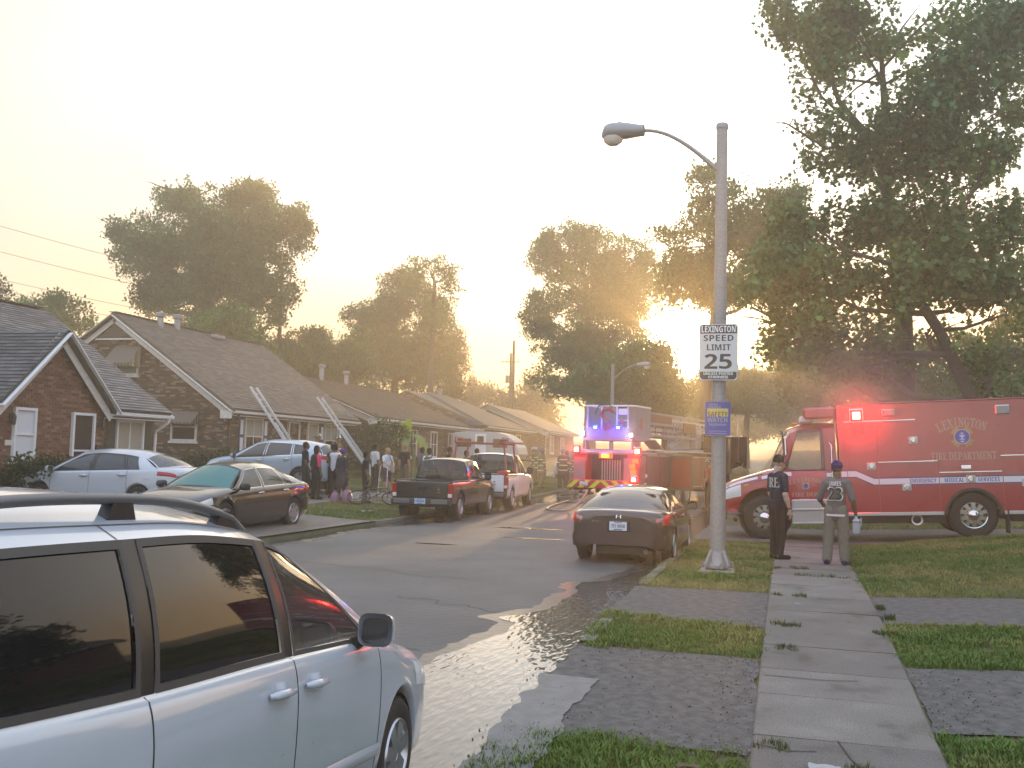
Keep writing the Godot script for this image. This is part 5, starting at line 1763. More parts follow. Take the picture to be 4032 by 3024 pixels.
func sign_panel(label: String, called: String, at: Vector3, w: float, h: float, face: Material, r: float) -> Node3D:
	var root := thing(called, label, "sign", at)
	var m := MB.new()
	m.prism(rounded(w, h, r), .006)
	obj("panel", m, M.galvanised, root)
	m = MB.new()
	m.prism(rounded(w - .012, h - .012, r), .003, xf(Vector3(0, 0, .005)))
	obj("face", m, face, root)
	m = MB.new()
	for y in [-.3, .3]:
		m.lathe([Vector2(.122, -.02), Vector2(.122, .02)], 20, Transform3D(Basis(), Vector3(0, y * h, -.145)))
		m.box(Vector3(0, y * h, -.016), Vector3(.05, .04, .026))
	obj("bracket", m, M.steel, root)
	return root

func rounded(w: float, h: float, r: float) -> Array:
	var p := []
	for c in [[1, 1, 0], [-1, 1, 1], [-1, -1, 2], [1, -1, 3]]:
		for k in 6:
			var a: float = PI / 2 * (c[2] + k / 5.0)
			p.append(Vector2(c[0] * (w / 2 - r) + cos(a) * r, c[1] * (h / 2 - r) + sin(a) * r))
	return p

func street_furniture() -> void:
	street_lamp("grey metal street lamp standing in the grass by the sidewalk", Vector3(-1.08, 0, -16.26), 7.15, 1.3, 0.0)
	street_lamp("thin grey street lamp behind the ladder truck's bucket", Vector3(-9.0, .4, -52.0), 6.2, 1.3, PI)
	street_lamp("small far street lamp behind the blue sign", Vector3(-4.6, 1.7, -95.0), 4.3, .8, PI)
	street_lamp("distant street lamp above the roofs across the street", Vector3(-32.2, .9, -70.0), 6.6, 1.1, PI)
	# speed limit sign
	var s := sign_panel("white LEXINGTON speed limit 25 sign on the street lamp's pole", "speed_limit_sign", Vector3(-1.09, 3.46, -16.10), .61, .91, mat("sign_white", lin(.55, .55, .55), .5), .045)
	var k := MB.new()
	k.prism([Vector2(-.287, .30), Vector2(.287, .30), Vector2(.287, .40), Vector2(.25, .437), Vector2(-.25, .437), Vector2(-.287, .40)], .002, xf(Vector3(0, 0, .0075)))
	k.prism([Vector2(-.287, -.315), Vector2(.287, -.315), Vector2(.287, -.40), Vector2(.25, -.437), Vector2(-.25, -.437), Vector2(-.287, -.40)], .002, xf(Vector3(0, 0, .0075)))
	var bp := mat("sign_black", lin(.045, .045, .045), .5)
	obj("black_panel", k, bp, s)
	text(s, "LEXINGTON", .10, xf(Vector3(0, .368, .0095)), M.white_print, .53, false, 0, .002)
	text(s, "SPEED", .095, xf(Vector3(0, .225, .0075)), bp, .47, false, 0, .002)
	text(s, "LIMIT", .095, xf(Vector3(0, .075, .0075)), bp, .37, false, 0, .002)
	text(s, "25", .235, xf(Vector3(0, -.155, .0075)), bp, .43, false, 0, .002)
	text(s, "UNLESS POSTED", .042, xf(Vector3(0, -.345, .0095)), M.white_print, .46, false, 0, .002)
	text(s, "OTHERWISE", .042, xf(Vector3(0, -.40, .0095)), M.white_print, .31, false, 0, .002)
	var blue := mat("sign_blue", lin(.035, .06, .28), .45)
	var wsign := sign_panel("small blue SAFETY WATCH sign on the lamp pole below the speed limit", "safety_watch_sign", Vector3(-1.09, 2.40, -16.10), .40, .55, blue, .03)
	var pale := mat("sign_pale", lin(.25, .29, .42), .5)
	k = MB.new()
	k.prism(rounded(.385, .535, .028), .0015, xf(Vector3(0, 0, .0062)))
	var yl := MB.new()
	yl.box(Vector3(0, .095, .0075), Vector3(.325, .13, .002))
	obj("yellow_band", yl, mat("sign_yellow", lin(.55, .42, .10), .5), wsign)
	text(wsign, "SAFETY", .078, xf(Vector3(0, .068, .009)), mat("sign_navy", lin(.03, .035, .10), .5), .31, false, 0, .002)
	text(wsign, "WATCH", .072, xf(Vector3(0, -.022, .0075)), pale, .31, false, 0, .002)
	text(wsign, "Neighborhood", .04, xf(Vector3(0, -.095, .0075)), pale, .26, false, 0, .002)
	text(wsign, "You Are", .036, xf(Vector3(-.07, .225, .0075)), pale, .14, false, 0, .002)
	text(wsign, "Entering A", .036, xf(Vector3(-.05, .185, .0075)), pale, .19, false, 0, .002)
	for y in [-.2, -.235]:
		var ln := MB.new()
		ln.box(Vector3(0, y, .0075), Vector3(.28, .009, .0015))
		obj("small_print", ln, pale, wsign)
	# utility poles and wires
	for p in [[-26.7, -95.0, 10.6, 1.9, "wooden utility pole with a transformer in the bright gap"], [-25.6, -92.0, 11.6, 1.8, "taller bare utility pole beside the transformer pole"], [-27.7, -75.0, 8.6, 1.2, "weathered utility pole rising behind the dark hip roof"], [-33.4, -60.5, 13.2, .8, "utility pole standing at the right edge of the big tree"]]:
		var root := thing("utility_pole", p[4], "utility pole", Vector3(p[0], p[3], p[1]), 0.0, "utility poles behind the houses")
		var m := MB.new()
		m.tube([Vector3.ZERO, Vector3(.03, p[2] * .5, 0), Vector3(0, p[2] - .6, 0)], [.17, .15, .11], 10)
		obj("pole", m, M.bark, root)
		m = MB.new()
		m.box(Vector3(0, p[2] - 1.5, .12), Vector3(1.9, .1, .09))
		for xx in [-.8, -.4, .4, .8]: m.lathe([Vector2(.02, 0), Vector2(.05, .03), Vector2(.035, .1), Vector2(.001, .13)], 8, Transform3D(Basis(), Vector3(xx, p[2] - 1.45, .12)))
		if p[2] < 11 and p[2] > 10: obj("cross_arm", m, M.bark, root)
		if p[2] < 11 and p[2] > 10:
			m = MB.new()
			m.lathe([Vector2(.001, 0), Vector2(.2, .01), Vector2(.2, .75), Vector2(.001, .8)], 14, Transform3D(Basis(), Vector3(-.3, p[2] - 3.6, .1)))
			obj("transformer", m, M.galvanised, root)
	var i := 0
	for w in [[Vector3(-60, 18.9, -46), Vector3(-33.4, 12.2, -60.4), "highest of the four wires left of the big tree"], [Vector3(-60, 17.0, -46), Vector3(-33.4, 10.9, -60.4), "second of the four wires left of the big tree"], [Vector3(-60, 14.9, -46), Vector3(-33.4, 9.6, -60.4), "third of the four wires left of the big tree"], [Vector3(-60, 14.0, -46), Vector3(-33.4, 8.8, -60.4), "lowest of the four wires left of the big tree"], [Vector3(-33.4, 9.2, -60.4), Vector3(-27.7, 8.2, -75.0), "slack service wire over the brown roofs"], [Vector3(-27.7, 7.6, -75), Vector3(-26.7, 9.2, -95.0), "slack wire from the weathered pole to the transformer pole"], [Vector3(-26.7, 7.8, -95), Vector3(-9.0, 6.0, -88.0), "long low wire crossing toward the street's far end"]]:
		var pts := []
		for j in 17:
			var t := j / 16.0
			pts.append(w[0].lerp(w[1], t) - Vector3(0, .9 * 4 * t * (1 - t) * .6, 0))
		var m := MB.new()
		m.tube(pts, .016 if i < 4 else .02, 5)
		var o := obj("overhead_wire", m, M.dark_trim)
		tag(o, w[2], "wire", "overhead wires")
		i += 1
	# ladders leaning on the brown house
	for l in [[Vector3(-17.1, .42, -34.2), Vector3(-19.95, 4.1, -34.3), "aluminium ladder against the brown roof, the one nearer the camera"], [Vector3(-16.9, .45, -39.65), Vector3(-19.85, 4.05, -39.75), "aluminium ladder against the brown roof, the one by the bush"]]:
		var root := thing("extension_ladder", l[2], "ladder", l[0], 0.0, "ladders against the brown house")
		var d: Vector3 = l[1] - l[0]
		var nrm := d.cross(Vector3.BACK).normalized()
		for z in [-.23, .23]:
			var m := MB.new()
			m.beam(Vector3(0, 0, z), d + Vector3(0, 0, z), .085, .04, Vector3.BACK)
			m.beam(nrm * .05 + Vector3(0, 0, z * .86), d * .62 + nrm * .05 + Vector3(0, 0, z * .86), .07, .028, Vector3.BACK)
			obj("rail", m, mat("ladder_alu", lin(.55, .55, .55), .4, .3), root)
		var n := int(d.length() / .305)
		for r in range(1, n):
			var m := MB.new()
			var p := d * (float(r) / n)
			m.tube([p + Vector3(0, 0, -.2), p + Vector3(0, 0, .2)], .018, 8)
			obj("rung", m, M.steel, root)

# ---------------------------------------------------------------- parked cars
func put(o: Node3D, at: Vector3, heading: float, pitch := 0.0) -> void:   # heading: degrees to the right of straight down the street
	o.transform = Transform3D(Basis(Vector3.UP, PI / 2 - deg_to_rad(heading)) * Basis(Vector3.BACK, pitch), at)

func cars() -> void:
	# ---- the white minivan close to the camera
	var white := paint("van_white", lin(.38, .42, .47), .3)
	M["pillar_minivan"] = mat("pillar_black", lin(.022, .022, .023), .3)
	mat("window_seal", lin(.055, .05, .046), .65)
	var gv := mat("glass_privacy", lin(.006, .007, .009), .03, 0.0, .5)
	var gf := glass("glass_front_door", Color(.03, .035, .04), .72)
	var v := make_car("minivan", "white minivan with roof rails and dark windows, nearest to the camera", "minivan", {
		"paint": white, "glass": gv, "glass_1": gf, "glass_front": gf, "bulge": .03, "frame": M.window_seal, "glass_margin": .032, "bow_front": .3, "bow_rear": -.1,
		"keys": [[2.50, .52, .30, .56, .62], [2.46, .72, .27, .63, .71], [2.36, .85, .24, .72, .82], [2.1, .93, .22, .84, .97], [1.75, .96, .2, .88, 1.03], [1.3, .98, .2, .99, 1.12], [.9, .985, .2, 1.04, 1.15], [0, .985, .2, 1.04, 1.12], [-1.4, .985, .2, 1.005, 1.1], [-2.2, .965, .24, 1.0, 1.1], [-2.5, .91, .3, 1.0, 1.08], [-2.6, .82, .4, .96, 1.0]],
		"arches": [[1.515, .375, .33], [-1.515, .375, .33]],
		"roof": [[.28, 1.50, .71, 1.63], [-.2, 1.59, .745, 1.73], [-.7, 1.60, .755, 1.765], [-1.35, 1.565, .755, 1.745], [-2.2, 1.50, .74, 1.68], [-2.5, 1.46, .72, 1.62]],
		"cols": [[1.28, .28, "b"], [1.0, .14, "g"], [-.08, -.16, "k"], [-.17, -.26, "g"], [-1.27, -1.25, "k"], [-1.36, -1.34, "g"], [-2.35, -2.25, "b"], [-2.52, -2.42, "b"]],
		"tyre_r": .335, "tyre_w": .22, "rim_r": .215, "spokes": 7, "seams": [-.12, -1.34, 1.05], "handles": [.06, -.33], "handle_s": 3.3, "mirror": Vector3(.15, .18, .2), "mirror_u": .26, "mirror_mat": white, "seats": true, "seat_rows": [-.1],
		"lights": [["headlight", 2.36, 1.85, 2.9, 3.95, M.lens_white], ["tail_light", -2.58, -2.35, 3.0, 4.2, M.lens_red], ["body_moulding", 1.1, -1.1, 1.45, 1.75, white, .022]],
	})
	var vs: Shape = v.get_meta("shape")
	# roof rails on feet
	for sd in [1.0, -1.0]:
		var m := MB.new()
		var pts := []
		for i in 17:
			var t := i / 16.0
			var p := vs.roof_pt(lerpf(-.1, -2.25, t), .80 * sd)
			pts.append(p + Vector3(0, .075 * pow(sin(PI * clampf(t, .0, 1)), .35) - .004, 0))
		var rows := []
		for i in 17:
			var p: Vector3 = pts[i]
			var r := PackedVector3Array()
			for k in 12: r.append(p + Vector3(0, sin(TAU * k / 12) * .022, cos(TAU * k / 12) * .033))
			rows.append(r)
		m.grid(rows, true)
		var ro := obj("roof_rail", m, mat("rail_grey", lin(.09, .095, .10), .45), v)
		for x in [-.30, -1.15, -2.05]:
			var p := vs.roof_pt(x, .80 * sd)
			m = MB.new()
			m.prism([Vector2(-.10, -.02), Vector2(.10, -.02), Vector2(.06, .065), Vector2(-.06, .065)], .05, xf(p))
			obj("rail_foot", m, M.dark_trim, ro)
	for sd in [1.0, -1.0]:   # the roof's side seam and the slide rail of the rear door
		var m := MB.new()
		var a := []; var b := []
		for i in 25:
			var x := lerpf(.1, -2.4, i / 24.0)
			a.append(vs.roof_pt(x, .885 * sd) + Vector3(0, .002, 0)); b.append(vs.roof_pt(x, .875 * sd) + Vector3(0, .002, 0))
		m.grid([PackedVector3Array(a), PackedVector3Array(b)])
		for q in [-.38, -1.36]:
			var c := []; var d := []
			for i in 9:
				var w := lerpf(.885, 1.0, i / 8.0)
				c.append(vs.roof_pt(q - .004, w * sd) + Vector3(0, .002, 0)); d.append(vs.roof_pt(q + .004, w * sd) + Vector3(0, .002, 0))
			m.grid([PackedVector3Array(c), PackedVector3Array(d)])
		obj("roof_seam", m, M.dark_trim, v)
	put(v, Vector3(-3.188, -.309, -4.303), -3.34, -.101)
	# ---- the dark coupe on this side
	var wine := paint("coupe_paint", lin(.02, .007, .013), .35)
	mat("lens_bright_red", lin(.55, .02, .02), .1)
	var coupe := make_car("coupe", "dark coupe parked by the kerb with its tail toward the camera", "car", {
		"paint": wine, "glass": mat("glass_side", lin(.03, .03, .032), .04), "glass_rear": mat("glass_dewy", lin(.06, .055, .055), .12, 0.0, .7), "glass_front": M.glass_tint, "bow_rear": -.16,
		"keys": [[2.22, .50, .28, .50, .58], [2.17, .66, .22, .58, .66], [2.0, .78, .18, .66, .76], [1.6, .855, .17, .74, .84], [1.0, .87, .17, .84, .93], [.5, .875, .17, .88, .96], [-.6, .88, .17, .89, .94], [-1.4, .885, .2, .90, .97], [-1.9, .86, .22, .89, .965], [-2.1, .815, .25, .865, .945], [-2.185, .73, .28, .84, .93], [-2.215, .60, .31, .80, .885], [-2.22, .54, .34, .76, .84]],
		"arches": [[1.325, .33, .31], [-1.325, .33, .31]],
		"roof": [[.3, 1.22, .56, 1.30], [-.2, 1.27, .60, 1.345], [-.8, 1.24, .585, 1.32], [-1.05, 1.19, .56, 1.27]],
		"cols": [[1.05, .3, "b"], [.9, .2, "g"], [-.50, -.5, "b"], [-.58, -.55, "g"], [-1.25, -.92, "b"], [-1.72, -1.05, "b"]],
		"tyre_r": .31, "tyre_w": .205, "rim_r": .205, "spokes": 6, "seams": [-.54, .88], "handles": [-.35], "mirror": Vector3(.13, .15, .2), "seats": true, "seat_rows": [-.15, -.95],
		"lights": [["tail_light", -2.2, -1.86, 2.85, 3.98, M.lens_bright_red, .014], ["headlight", 2.15, 1.8, 2.8, 3.9, M.lens_white], ["bumper", -2.218, -1.75, .6, 2.1, wine, .028], ["bumper_valance", -2.21, -1.8, .0, .5, M.black, .02]],
	})
	var cs: Shape = coupe.get_meta("shape")
	mat("lens_pale", lin(.42, .2, .2), .12)
	plate(coupe, "751 WNB", Vector3(-2.262, .665, 0), -PI / 2)
	var bm := MB.new()
	bm.box(Vector3(-2.225, .665, 0), Vector3(.06, .2, .38), .02)
	obj("plate_recess", bm, M.black, coupe)
	for sd in [1.0, -1.0]: obj("reversing_light", patch(cs, -2.205, -2.15, 3.3, 3.85, .02, sd), M.lens_pale, coupe)
	var em := MB.new()
	for z in [-.035, .035]: em.beam(Vector3(-2.23, .80, z * 1.1), Vector3(-2.225, .86, z * .9), .014, .016, Vector3.BACK)
	em.box(Vector3(-2.23, .83, 0), Vector3(.012, .013, .06))
	obj("emblem", em, M.chrome, coupe)
	text(coupe, "CIVIC", .04, xf(Vector3(-2.235, .735, -.42), -PI / 2 - .28), M.chrome, .2, false, 0, .006)
	for s in [[3.95, -2.15, -1.9], [2.35, -2.225, -2.05]]:
		var mm := MB.new()
		for sd in [1.0, -1.0]:
			var a := []; var b := []
			for i in 9:
				var x := lerpf(s[1], s[2], i / 8.0)
				a.append(cs.P(x, s[0], .003, sd)); b.append(cs.P(x, s[0] + .05, .003, sd))
			mm.grid([PackedVector3Array(a), PackedVector3Array(b)])
		obj("panel_seam", mm, M.black, coupe)
	var ex := MB.new()
	ex.lathe([Vector2(.028, -.1), Vector2(.034, .06), Vector2(.026, .06), Vector2(.024, -.05)], 12, Transform3D(Basis(Vector3.BACK, PI / 2), Vector3(-2.16, .24, .48)))
	obj("exhaust_pipe", ex, M.steel, coupe)
	put(coupe, Vector3(-2.82, -.11, -19.5), 0.5)
	# ---- the dark sedan across the street, facing this way
	var sedan := make_car("sedan", "glossy dark brown sedan parked across the street facing the camera", "car", {
		"paint": paint("sedan_brown", lin(.014, .009, .008), .25), "glass": mat("glass_sedan", lin(.06, .06, .055), .05), "glass_front": mat("glass_teal", lin(.02, .13, .12), .06), "edge_mat": M.black,
		"keys": [[2.42, .45, .28, .52, .62], [2.36, .66, .22, .60, .70], [2.15, .82, .18, .70, .80], [1.7, .895, .17, .80, .90], [1.0, .91, .17, .88, .98], [0, .915, .17, .93, .98], [-1.2, .915, .19, .97, 1.02], [-1.9, .88, .22, .985, 1.07], [-2.2, .82, .26, .96, 1.05], [-2.36, .70, .32, .90, .98], [-2.42, .5, .4, .82, .88]],
		"arches": [[1.4, .355, .33], [-1.4, .355, .33]],
		"roof": [[.35, 1.30, .56, 1.41], [-.3, 1.36, .59, 1.47], [-.9, 1.33, .575, 1.455], [-1.4, 1.24, .54, 1.36]],
		"cols": [[1.15, .35, "b"], [1.0, .25, "g"], [-.02, -.05, "b"], [-.1, -.11, "g"], [-1.0, -.82, "b"], [-1.06, -.86, "g"], [-1.42, -1.2, "b"], [-1.9, -1.4, "b"]],
		"tyre_r": .33, "tyre_w": .215, "rim_r": .22, "spokes": 7, "seams": [-.05, -1.08, 1.02], "handles": [.1, -.95], "handle_mat": M.chrome, "mirror": Vector3(.15, .16, .22), "mirror_mat": M.black, "frame": M.chrome, "glass_margin": .022,
		"lights": [["tail_light", -2.36, -1.95, 2.9, 3.9, M.lens_red, .02], ["headlight", 2.33, 1.85, 2.9, 3.9, M.lens_white]],
	})
	put(sedan, Vector3(-11.85, -.03, -19.45), 181.0)
	# ---- the silver sedan in the red house's drive
	var silver := paint("silver_blue", lin(.38, .41, .45), .3, .8)
	var cor := make_car("sedan", "silver sedan in front of the red brick house, tail toward the street", "car", {
		"paint": silver, "glass": mat("glass_silver", lin(.025, .028, .032), .05), "glass_rear": glass("glass_pale", Color(.3, .32, .34), .6),
		"keys": [[2.32, .5, .28, .52, .62], [2.25, .7, .22, .60, .72], [2.0, .84, .18, .72, .84], [1.5, .875, .17, .82, .94], [.9, .885, .17, .89, 1.0], [0, .888, .17, .94, 1.0], [-1.2, .885, .19, .99, 1.04], [-1.8, .855, .22, 1.0, 1.09], [-2.1, .8, .26, .98, 1.08], [-2.26, .7, .32, .92, 1.0], [-2.32, .5, .4, .84, .9]],
		"arches": [[1.35, .34, .315], [-1.35, .34, .315]],
		"roof": [[.45, 1.30, .56, 1.42], [-.2, 1.365, .58, 1.475], [-.8, 1.34, .57, 1.455], [-1.3, 1.26, .53, 1.37]],
		"cols": [[1.2, .45, "b"], [1.05, .35, "g"], [.0, -.02, "k"], [-.07, -.08, "g"], [-.98, -.78, "k"], [-1.02, -.82, "g"], [-1.35, -1.12, "b"], [-1.82, -1.3, "b"]],
		"tyre_r": .315, "tyre_w": .205, "rim_r": .205, "spokes": 8, "seams": [-.04, -1.05, 1.02], "handles": [.1, -.92], "mirror": Vector3(.14, .15, .2),
		"lights": [["tail_light", -2.27, -1.82, 3.25, 3.85, M.lens_red, .018], ["headlight", 2.2, 1.7, 2.9, 3.8, M.lens_white]],
	})
	var ks: Shape = cor.get_meta("shape")
	obj("fuel_flap", patch(ks, -1.48, -1.66, 2.75, 3.2, .004, -1.0, 6, 5), silver, cor)
	plate(cor, "", Vector3(-2.335, .78, 0), -PI / 2)
	put(cor, Vector3(-15.6, gy(-14.9, -19.9) - .06, -20.5), -90.0)
	# ---- the silver crossover by the ladders
	var suv := make_car("crossover_car", "silver blue crossover by the ladders, partly behind the group of people", "car", {
		"paint": paint("silver_suv", lin(.33, .39, .45), .3, .8), "glass": mat("glass_suv", lin(.05, .055, .055), .05),
		"keys": [[2.38, .5, .32, .60, .74], [2.3, .72, .28, .72, .86], [2.05, .88, .25, .86, 1.0], [1.5, .935, .25, .96, 1.1], [.9, .94, .25, 1.02, 1.14], [0, .94, .25, 1.08, 1.14], [-1.2, .94, .27, 1.16, 1.2], [-1.9, .91, .3, 1.2, 1.24], [-2.25, .82, .34, 1.18, 1.2], [-2.38, .64, .42, 1.08, 1.1]],
		"arches": [[1.41, .40, .37], [-1.41, .40, .37]],
		"roof": [[.45, 1.50, .60, 1.60], [-.2, 1.60, .64, 1.70], [-1.0, 1.57, .63, 1.69], [-1.9, 1.42, .58, 1.56]],
		"cols": [[1.3, .45, "b"], [1.12, .33, "g"], [.0, -.05, "k"], [-.06, -.1, "g"], [-1.05, -1.0, "k"], [-1.1, -1.04, "g"], [-1.72, -1.5, "b"], [-2.15, -1.9, "b"]],
		"tyre_r": .37, "tyre_w": .225, "rim_r": .25, "spokes": 5, "seams": [-.03, -1.1, 1.05], "handles": [.12, -.9], "handle_mat": M.chrome, "mirror": Vector3(.15, .17, .22), "frame": M.chrome, "glass_margin": .025,
		"lights": [["headlight", 2.25, 1.65, 3.0, 3.85, M.lens_white], ["tail_light", -2.33, -1.95, 3.2, 4.2, M.lens_red], ["door_moulding", .7, -.85, 1.0, 1.15, M.chrome, .012]],
	})
	put(suv, Vector3(-17.1, gy(-17.1, -31), -31.1), -90.0)
	# ---- two pickups on the far kerb
	pickup("black pickup parked across the street with its tail toward the camera", paint("pickup_black", lin(.012, .013, .014), .22), Vector3(-9.62, g_road(-27.9) - .1, -27.85), -2.0, 1.0, false)
	pickup("white pickup with a red ladder rack, parked ahead of the black one", paint("pickup_white", lin(.62, .63, .64), .35), Vector3(-9.85, g_road(-33.3) - .1, -33.4), -5.0, 1.12, true)
	camper()
	# ---- far along the street
	var far := make_car("car", "pale car far up the street between the ladder truck and the ambulance", "car", {
		"paint": paint("far_pale", lin(.4, .41, .42), .35), "glass": M.glass_dark,
		"keys": suv_keys(), "arches": [[1.41, .40, .37], [-1.41, .40, .37]], "roof": [[.45, 1.50, .60, 1.60], [-.2, 1.60, .64, 1.72], [-1.0, 1.60, .63, 1.72], [-2.0, 1.52, .6, 1.66]],
		"cols": [[1.3, .45, "b"], [1.12, .33, "g"], [.0, -.05, "k"], [-.06, -.1, "g"], [-1.05, -1.0, "k"], [-1.1, -1.04, "g"], [-1.9, -1.8, "b"], [-2.2, -2.0, "b"]],
		"tyre_r": .37, "tyre_w": .225, "rim_r": .25, "spokes": 5, "lights": [["headlight", 2.25, 1.75, 3.0, 3.85, M.lens_white]],
	})
	put(far, Vector3(-5.0, g_road(-104) - .1, -104.0), 180.0)
	var f2 := copy_of(far, Vector3.ZERO, 0, "pale car facing the camera just below the other one far up the street")
	put(f2, Vector3(-5.1, g_road(-88) - .1, -86.0), 180.0)
	var f3 := copy_of(far, Vector3.ZERO, 0, "pale blue car half hidden behind the firefighters across the street")
	put(f3, Vector3(-11.3, gy(-11, -54), -55.0), 183.0)

func suv_keys() -> Array:
	return [[2.38, .5, .32, .60, .74], [2.3, .72, .28, .72, .86], [2.05, .88, .25, .86, 1.0], [1.5, .935, .25, .96, 1.1], [.9, .94, .25, 1.02, 1.14], [0, .94, .25, 1.08, 1.14], [-1.2, .94, .27, 1.12, 1.16], [-1.9, .91, .3, 1.14, 1.18], [-2.25, .84, .34, 1.12, 1.14], [-2.38, .7, .42, 1.04, 1.06]]

func pickup(label: String, pm: Material, at: Vector3, heading: float, k: float, rack: bool) -> void:
	var w := .86 if not rack else .98
	var by := 1.06 if not rack else 1.14
	var ry := 1.70 if not rack else 1.86
	var o := make_car("pickup_truck", label, "pickup truck", {
		"paint": pm, "glass": glass("glass_cab", Color(.05, .055, .06), .6), "glass_rear": glass("glass_cab_back", Color(.08, .085, .09), .55), "bed": -.72 * k, "bow_rear": -.03, "bow_front": .14, "bulge": .02,
		"keys": [[2.45 * k, w * .7, .42, .85, .96], [2.38 * k, w * .9, .38, .92, 1.04], [2.1 * k, w * .97, .36, .98, 1.1], [1.2 * k, w, .36, by - .02, by + .08], [.4 * k, w, .36, by + .03, by + .06], [-.7 * k, w, .36, by + .04, by + .06], [-.73 * k, w, .38, by, by + .02], [-2.3 * k, w, .42, by, by + .02], [-2.42 * k, w * .985, .45, by, by + .02]],
		"arches": [[1.6 * k, .43, .38], [-1.58 * k, .43, .38]],
		"roof": [[.42 * k, ry - .10, w * .74, ry - .01], [.1 * k, ry - .06, w * .76, ry + .02], [-.4 * k, ry - .07, w * .76, ry + .01], [-.62 * k, ry - .1, w * .74, ry - .03]],
		"cols": [[1.02 * k, .42 * k, "b"], [.9 * k, .33 * k, "g"], [.05 * k, .03 * k, "b"], [-.03 * k, -.04 * k, "g"], [-.5 * k, -.48 * k, "b"], [-.70 * k, -.62 * k, "b"]],
		"tyre_r": .38 if not rack else .41, "tyre_w": .25, "rim_r": .21 if not rack else .24, "spokes": 5, "seams": [0.0, -.56 * k], "handles": [.12 * k], "mirror": Vector3(.13, .24, .22), "mirror_mat": M.black, "seats": true, "seat_rows": [-.1], "edge_mat": M.black,
		"lights": [["headlight", 2.4 * k, 2.1 * k, 2.6, 3.6, M.lens_white]],
	})
	var s: Shape = o.get_meta("shape")
	var tx: float = -2.42 * k
	var tg := MB.new()
	tg.box(Vector3(tx - .01, (by + .62) / 2, 0), Vector3(.07, by - .62, w * 1.72), .015)
	var t := obj("tailgate", tg, pm, o)
	tg = MB.new()
	tg.box(Vector3(tx - .05, by - .17, 0), Vector3(.02, .09, .26), .01)
	obj("tailgate_handle", tg, M.black, t)
	tg = MB.new()
	tg.box(Vector3(tx - .05, by - .2, w * .55), Vector3(.012, .045, .05)); tg.box(Vector3(tx - .05, by - .28, w * .55), Vector3(.012, .03, .09))
	obj("badge", tg, M.chrome, t)
	tg = MB.new()
	tg.box(Vector3((tx - .72 * k) / 2, .66, 0), Vector3(1.66 * k, .06, w * 1.8))
	tg.box(Vector3(-.735 * k, (by + .66) / 2, 0), Vector3(.05, by - .66, w * 1.8))
	obj("bed_floor", tg, M.dark_trim, o)
	tg = MB.new()
	tg.box(Vector3(tx - .1, .52, 0), Vector3(.16, .18, w * 1.96), .03)
	var b := obj("rear_bumper", tg, M.dark_trim, o)
	tg = MB.new()
	for z in [-.62, .62]: tg.box(Vector3(tx - .175, .53, z * w), Vector3(.03, .13, w * .55), .02)
	obj("bumper_face", tg, mat("bumper_grey", lin(.16, .16, .165), .35, .6), b)
	plate(o, "176 KVA" if not rack else "", Vector3(tx - .195, .54, 0), -PI / 2, Color(.62, .72, .82))
	for z in [-1.0, 1.0]:
		tg = MB.new()
		tg.box(Vector3(tx + .03, by - .24, z * (w - .075)), Vector3(.13, .40, .155), .02)
		var l := obj("tail_light", tg, M.lens_red, o)
		tg = MB.new()
		tg.box(Vector3(tx - .03, by - .36, z * (w - .075)), Vector3(.025, .1, .12), .01)
		obj("reversing_light", tg, M.lens_white, l)
		tg = MB.new()
		tg.tube([Vector3(-.75 * k, by + .01, z * (w - .05)), Vector3(tx + .05, by + .01, z * (w - .05))], .03, 8)
		obj("bed_rail", tg, M.dark_trim, o)
	if rack:
		var rm := mat("rack_red", lin(.30, .06, .05), .45)
		var rk := MB.new()
		for x in [-.82 * k, tx + .1]:
			for z in [-1.0, 1.0]:
				rk.beam(Vector3(x, by, z * (w - .08)), Vector3(x + .06, 2.16, z * (w - .2)), .055, .055, Vector3.RIGHT)
			rk.beam(Vector3(x + .06, 2.16, -w + .14), Vector3(x + .06, 2.16, w - .14), .055, .05)
		for z in [-1.0, 1.0]:
			rk.beam(Vector3(tx - .1, 2.2, z * (w - .2)), Vector3(1.3 * k, 2.22, z * (w - .2)), .05, .06)
			rk.beam(Vector3(tx - .1, 2.34, z * (w - .2)), Vector3(tx + .9, 2.34, z * (w - .2)), .03, .03)
			for x in [tx - .08, tx + .85]: rk.beam(Vector3(x, 2.2, z * (w - .2)), Vector3(x, 2.34, z * (w - .2)), .03, .03, Vector3.RIGHT)
		obj("ladder_rack", rk, rm, o)
		rk = MB.new()
		rk.box(Vector3(tx + .3, by + .06, w - .2), Vector3(.5, .2, .32), .03)
		obj("tool_box", rk, mat("box_red", lin(.35, .05, .04), .4), o)
		rk = MB.new()
		rk.box(Vector3(-.60 * k, ry - .05, 0), Vector3(.06, .045, .3), .01)
		obj("brake_light", rk, M.lens_red, o)
		for z in [-.42, .42]:
			rk = MB.new()
			rk.box(Vector3(-.3, by + .16, z), Vector3(.16, .62, .46), .06)
			obj("seat_back", rk, M.dark_trim, o)
	put(o, at, heading)

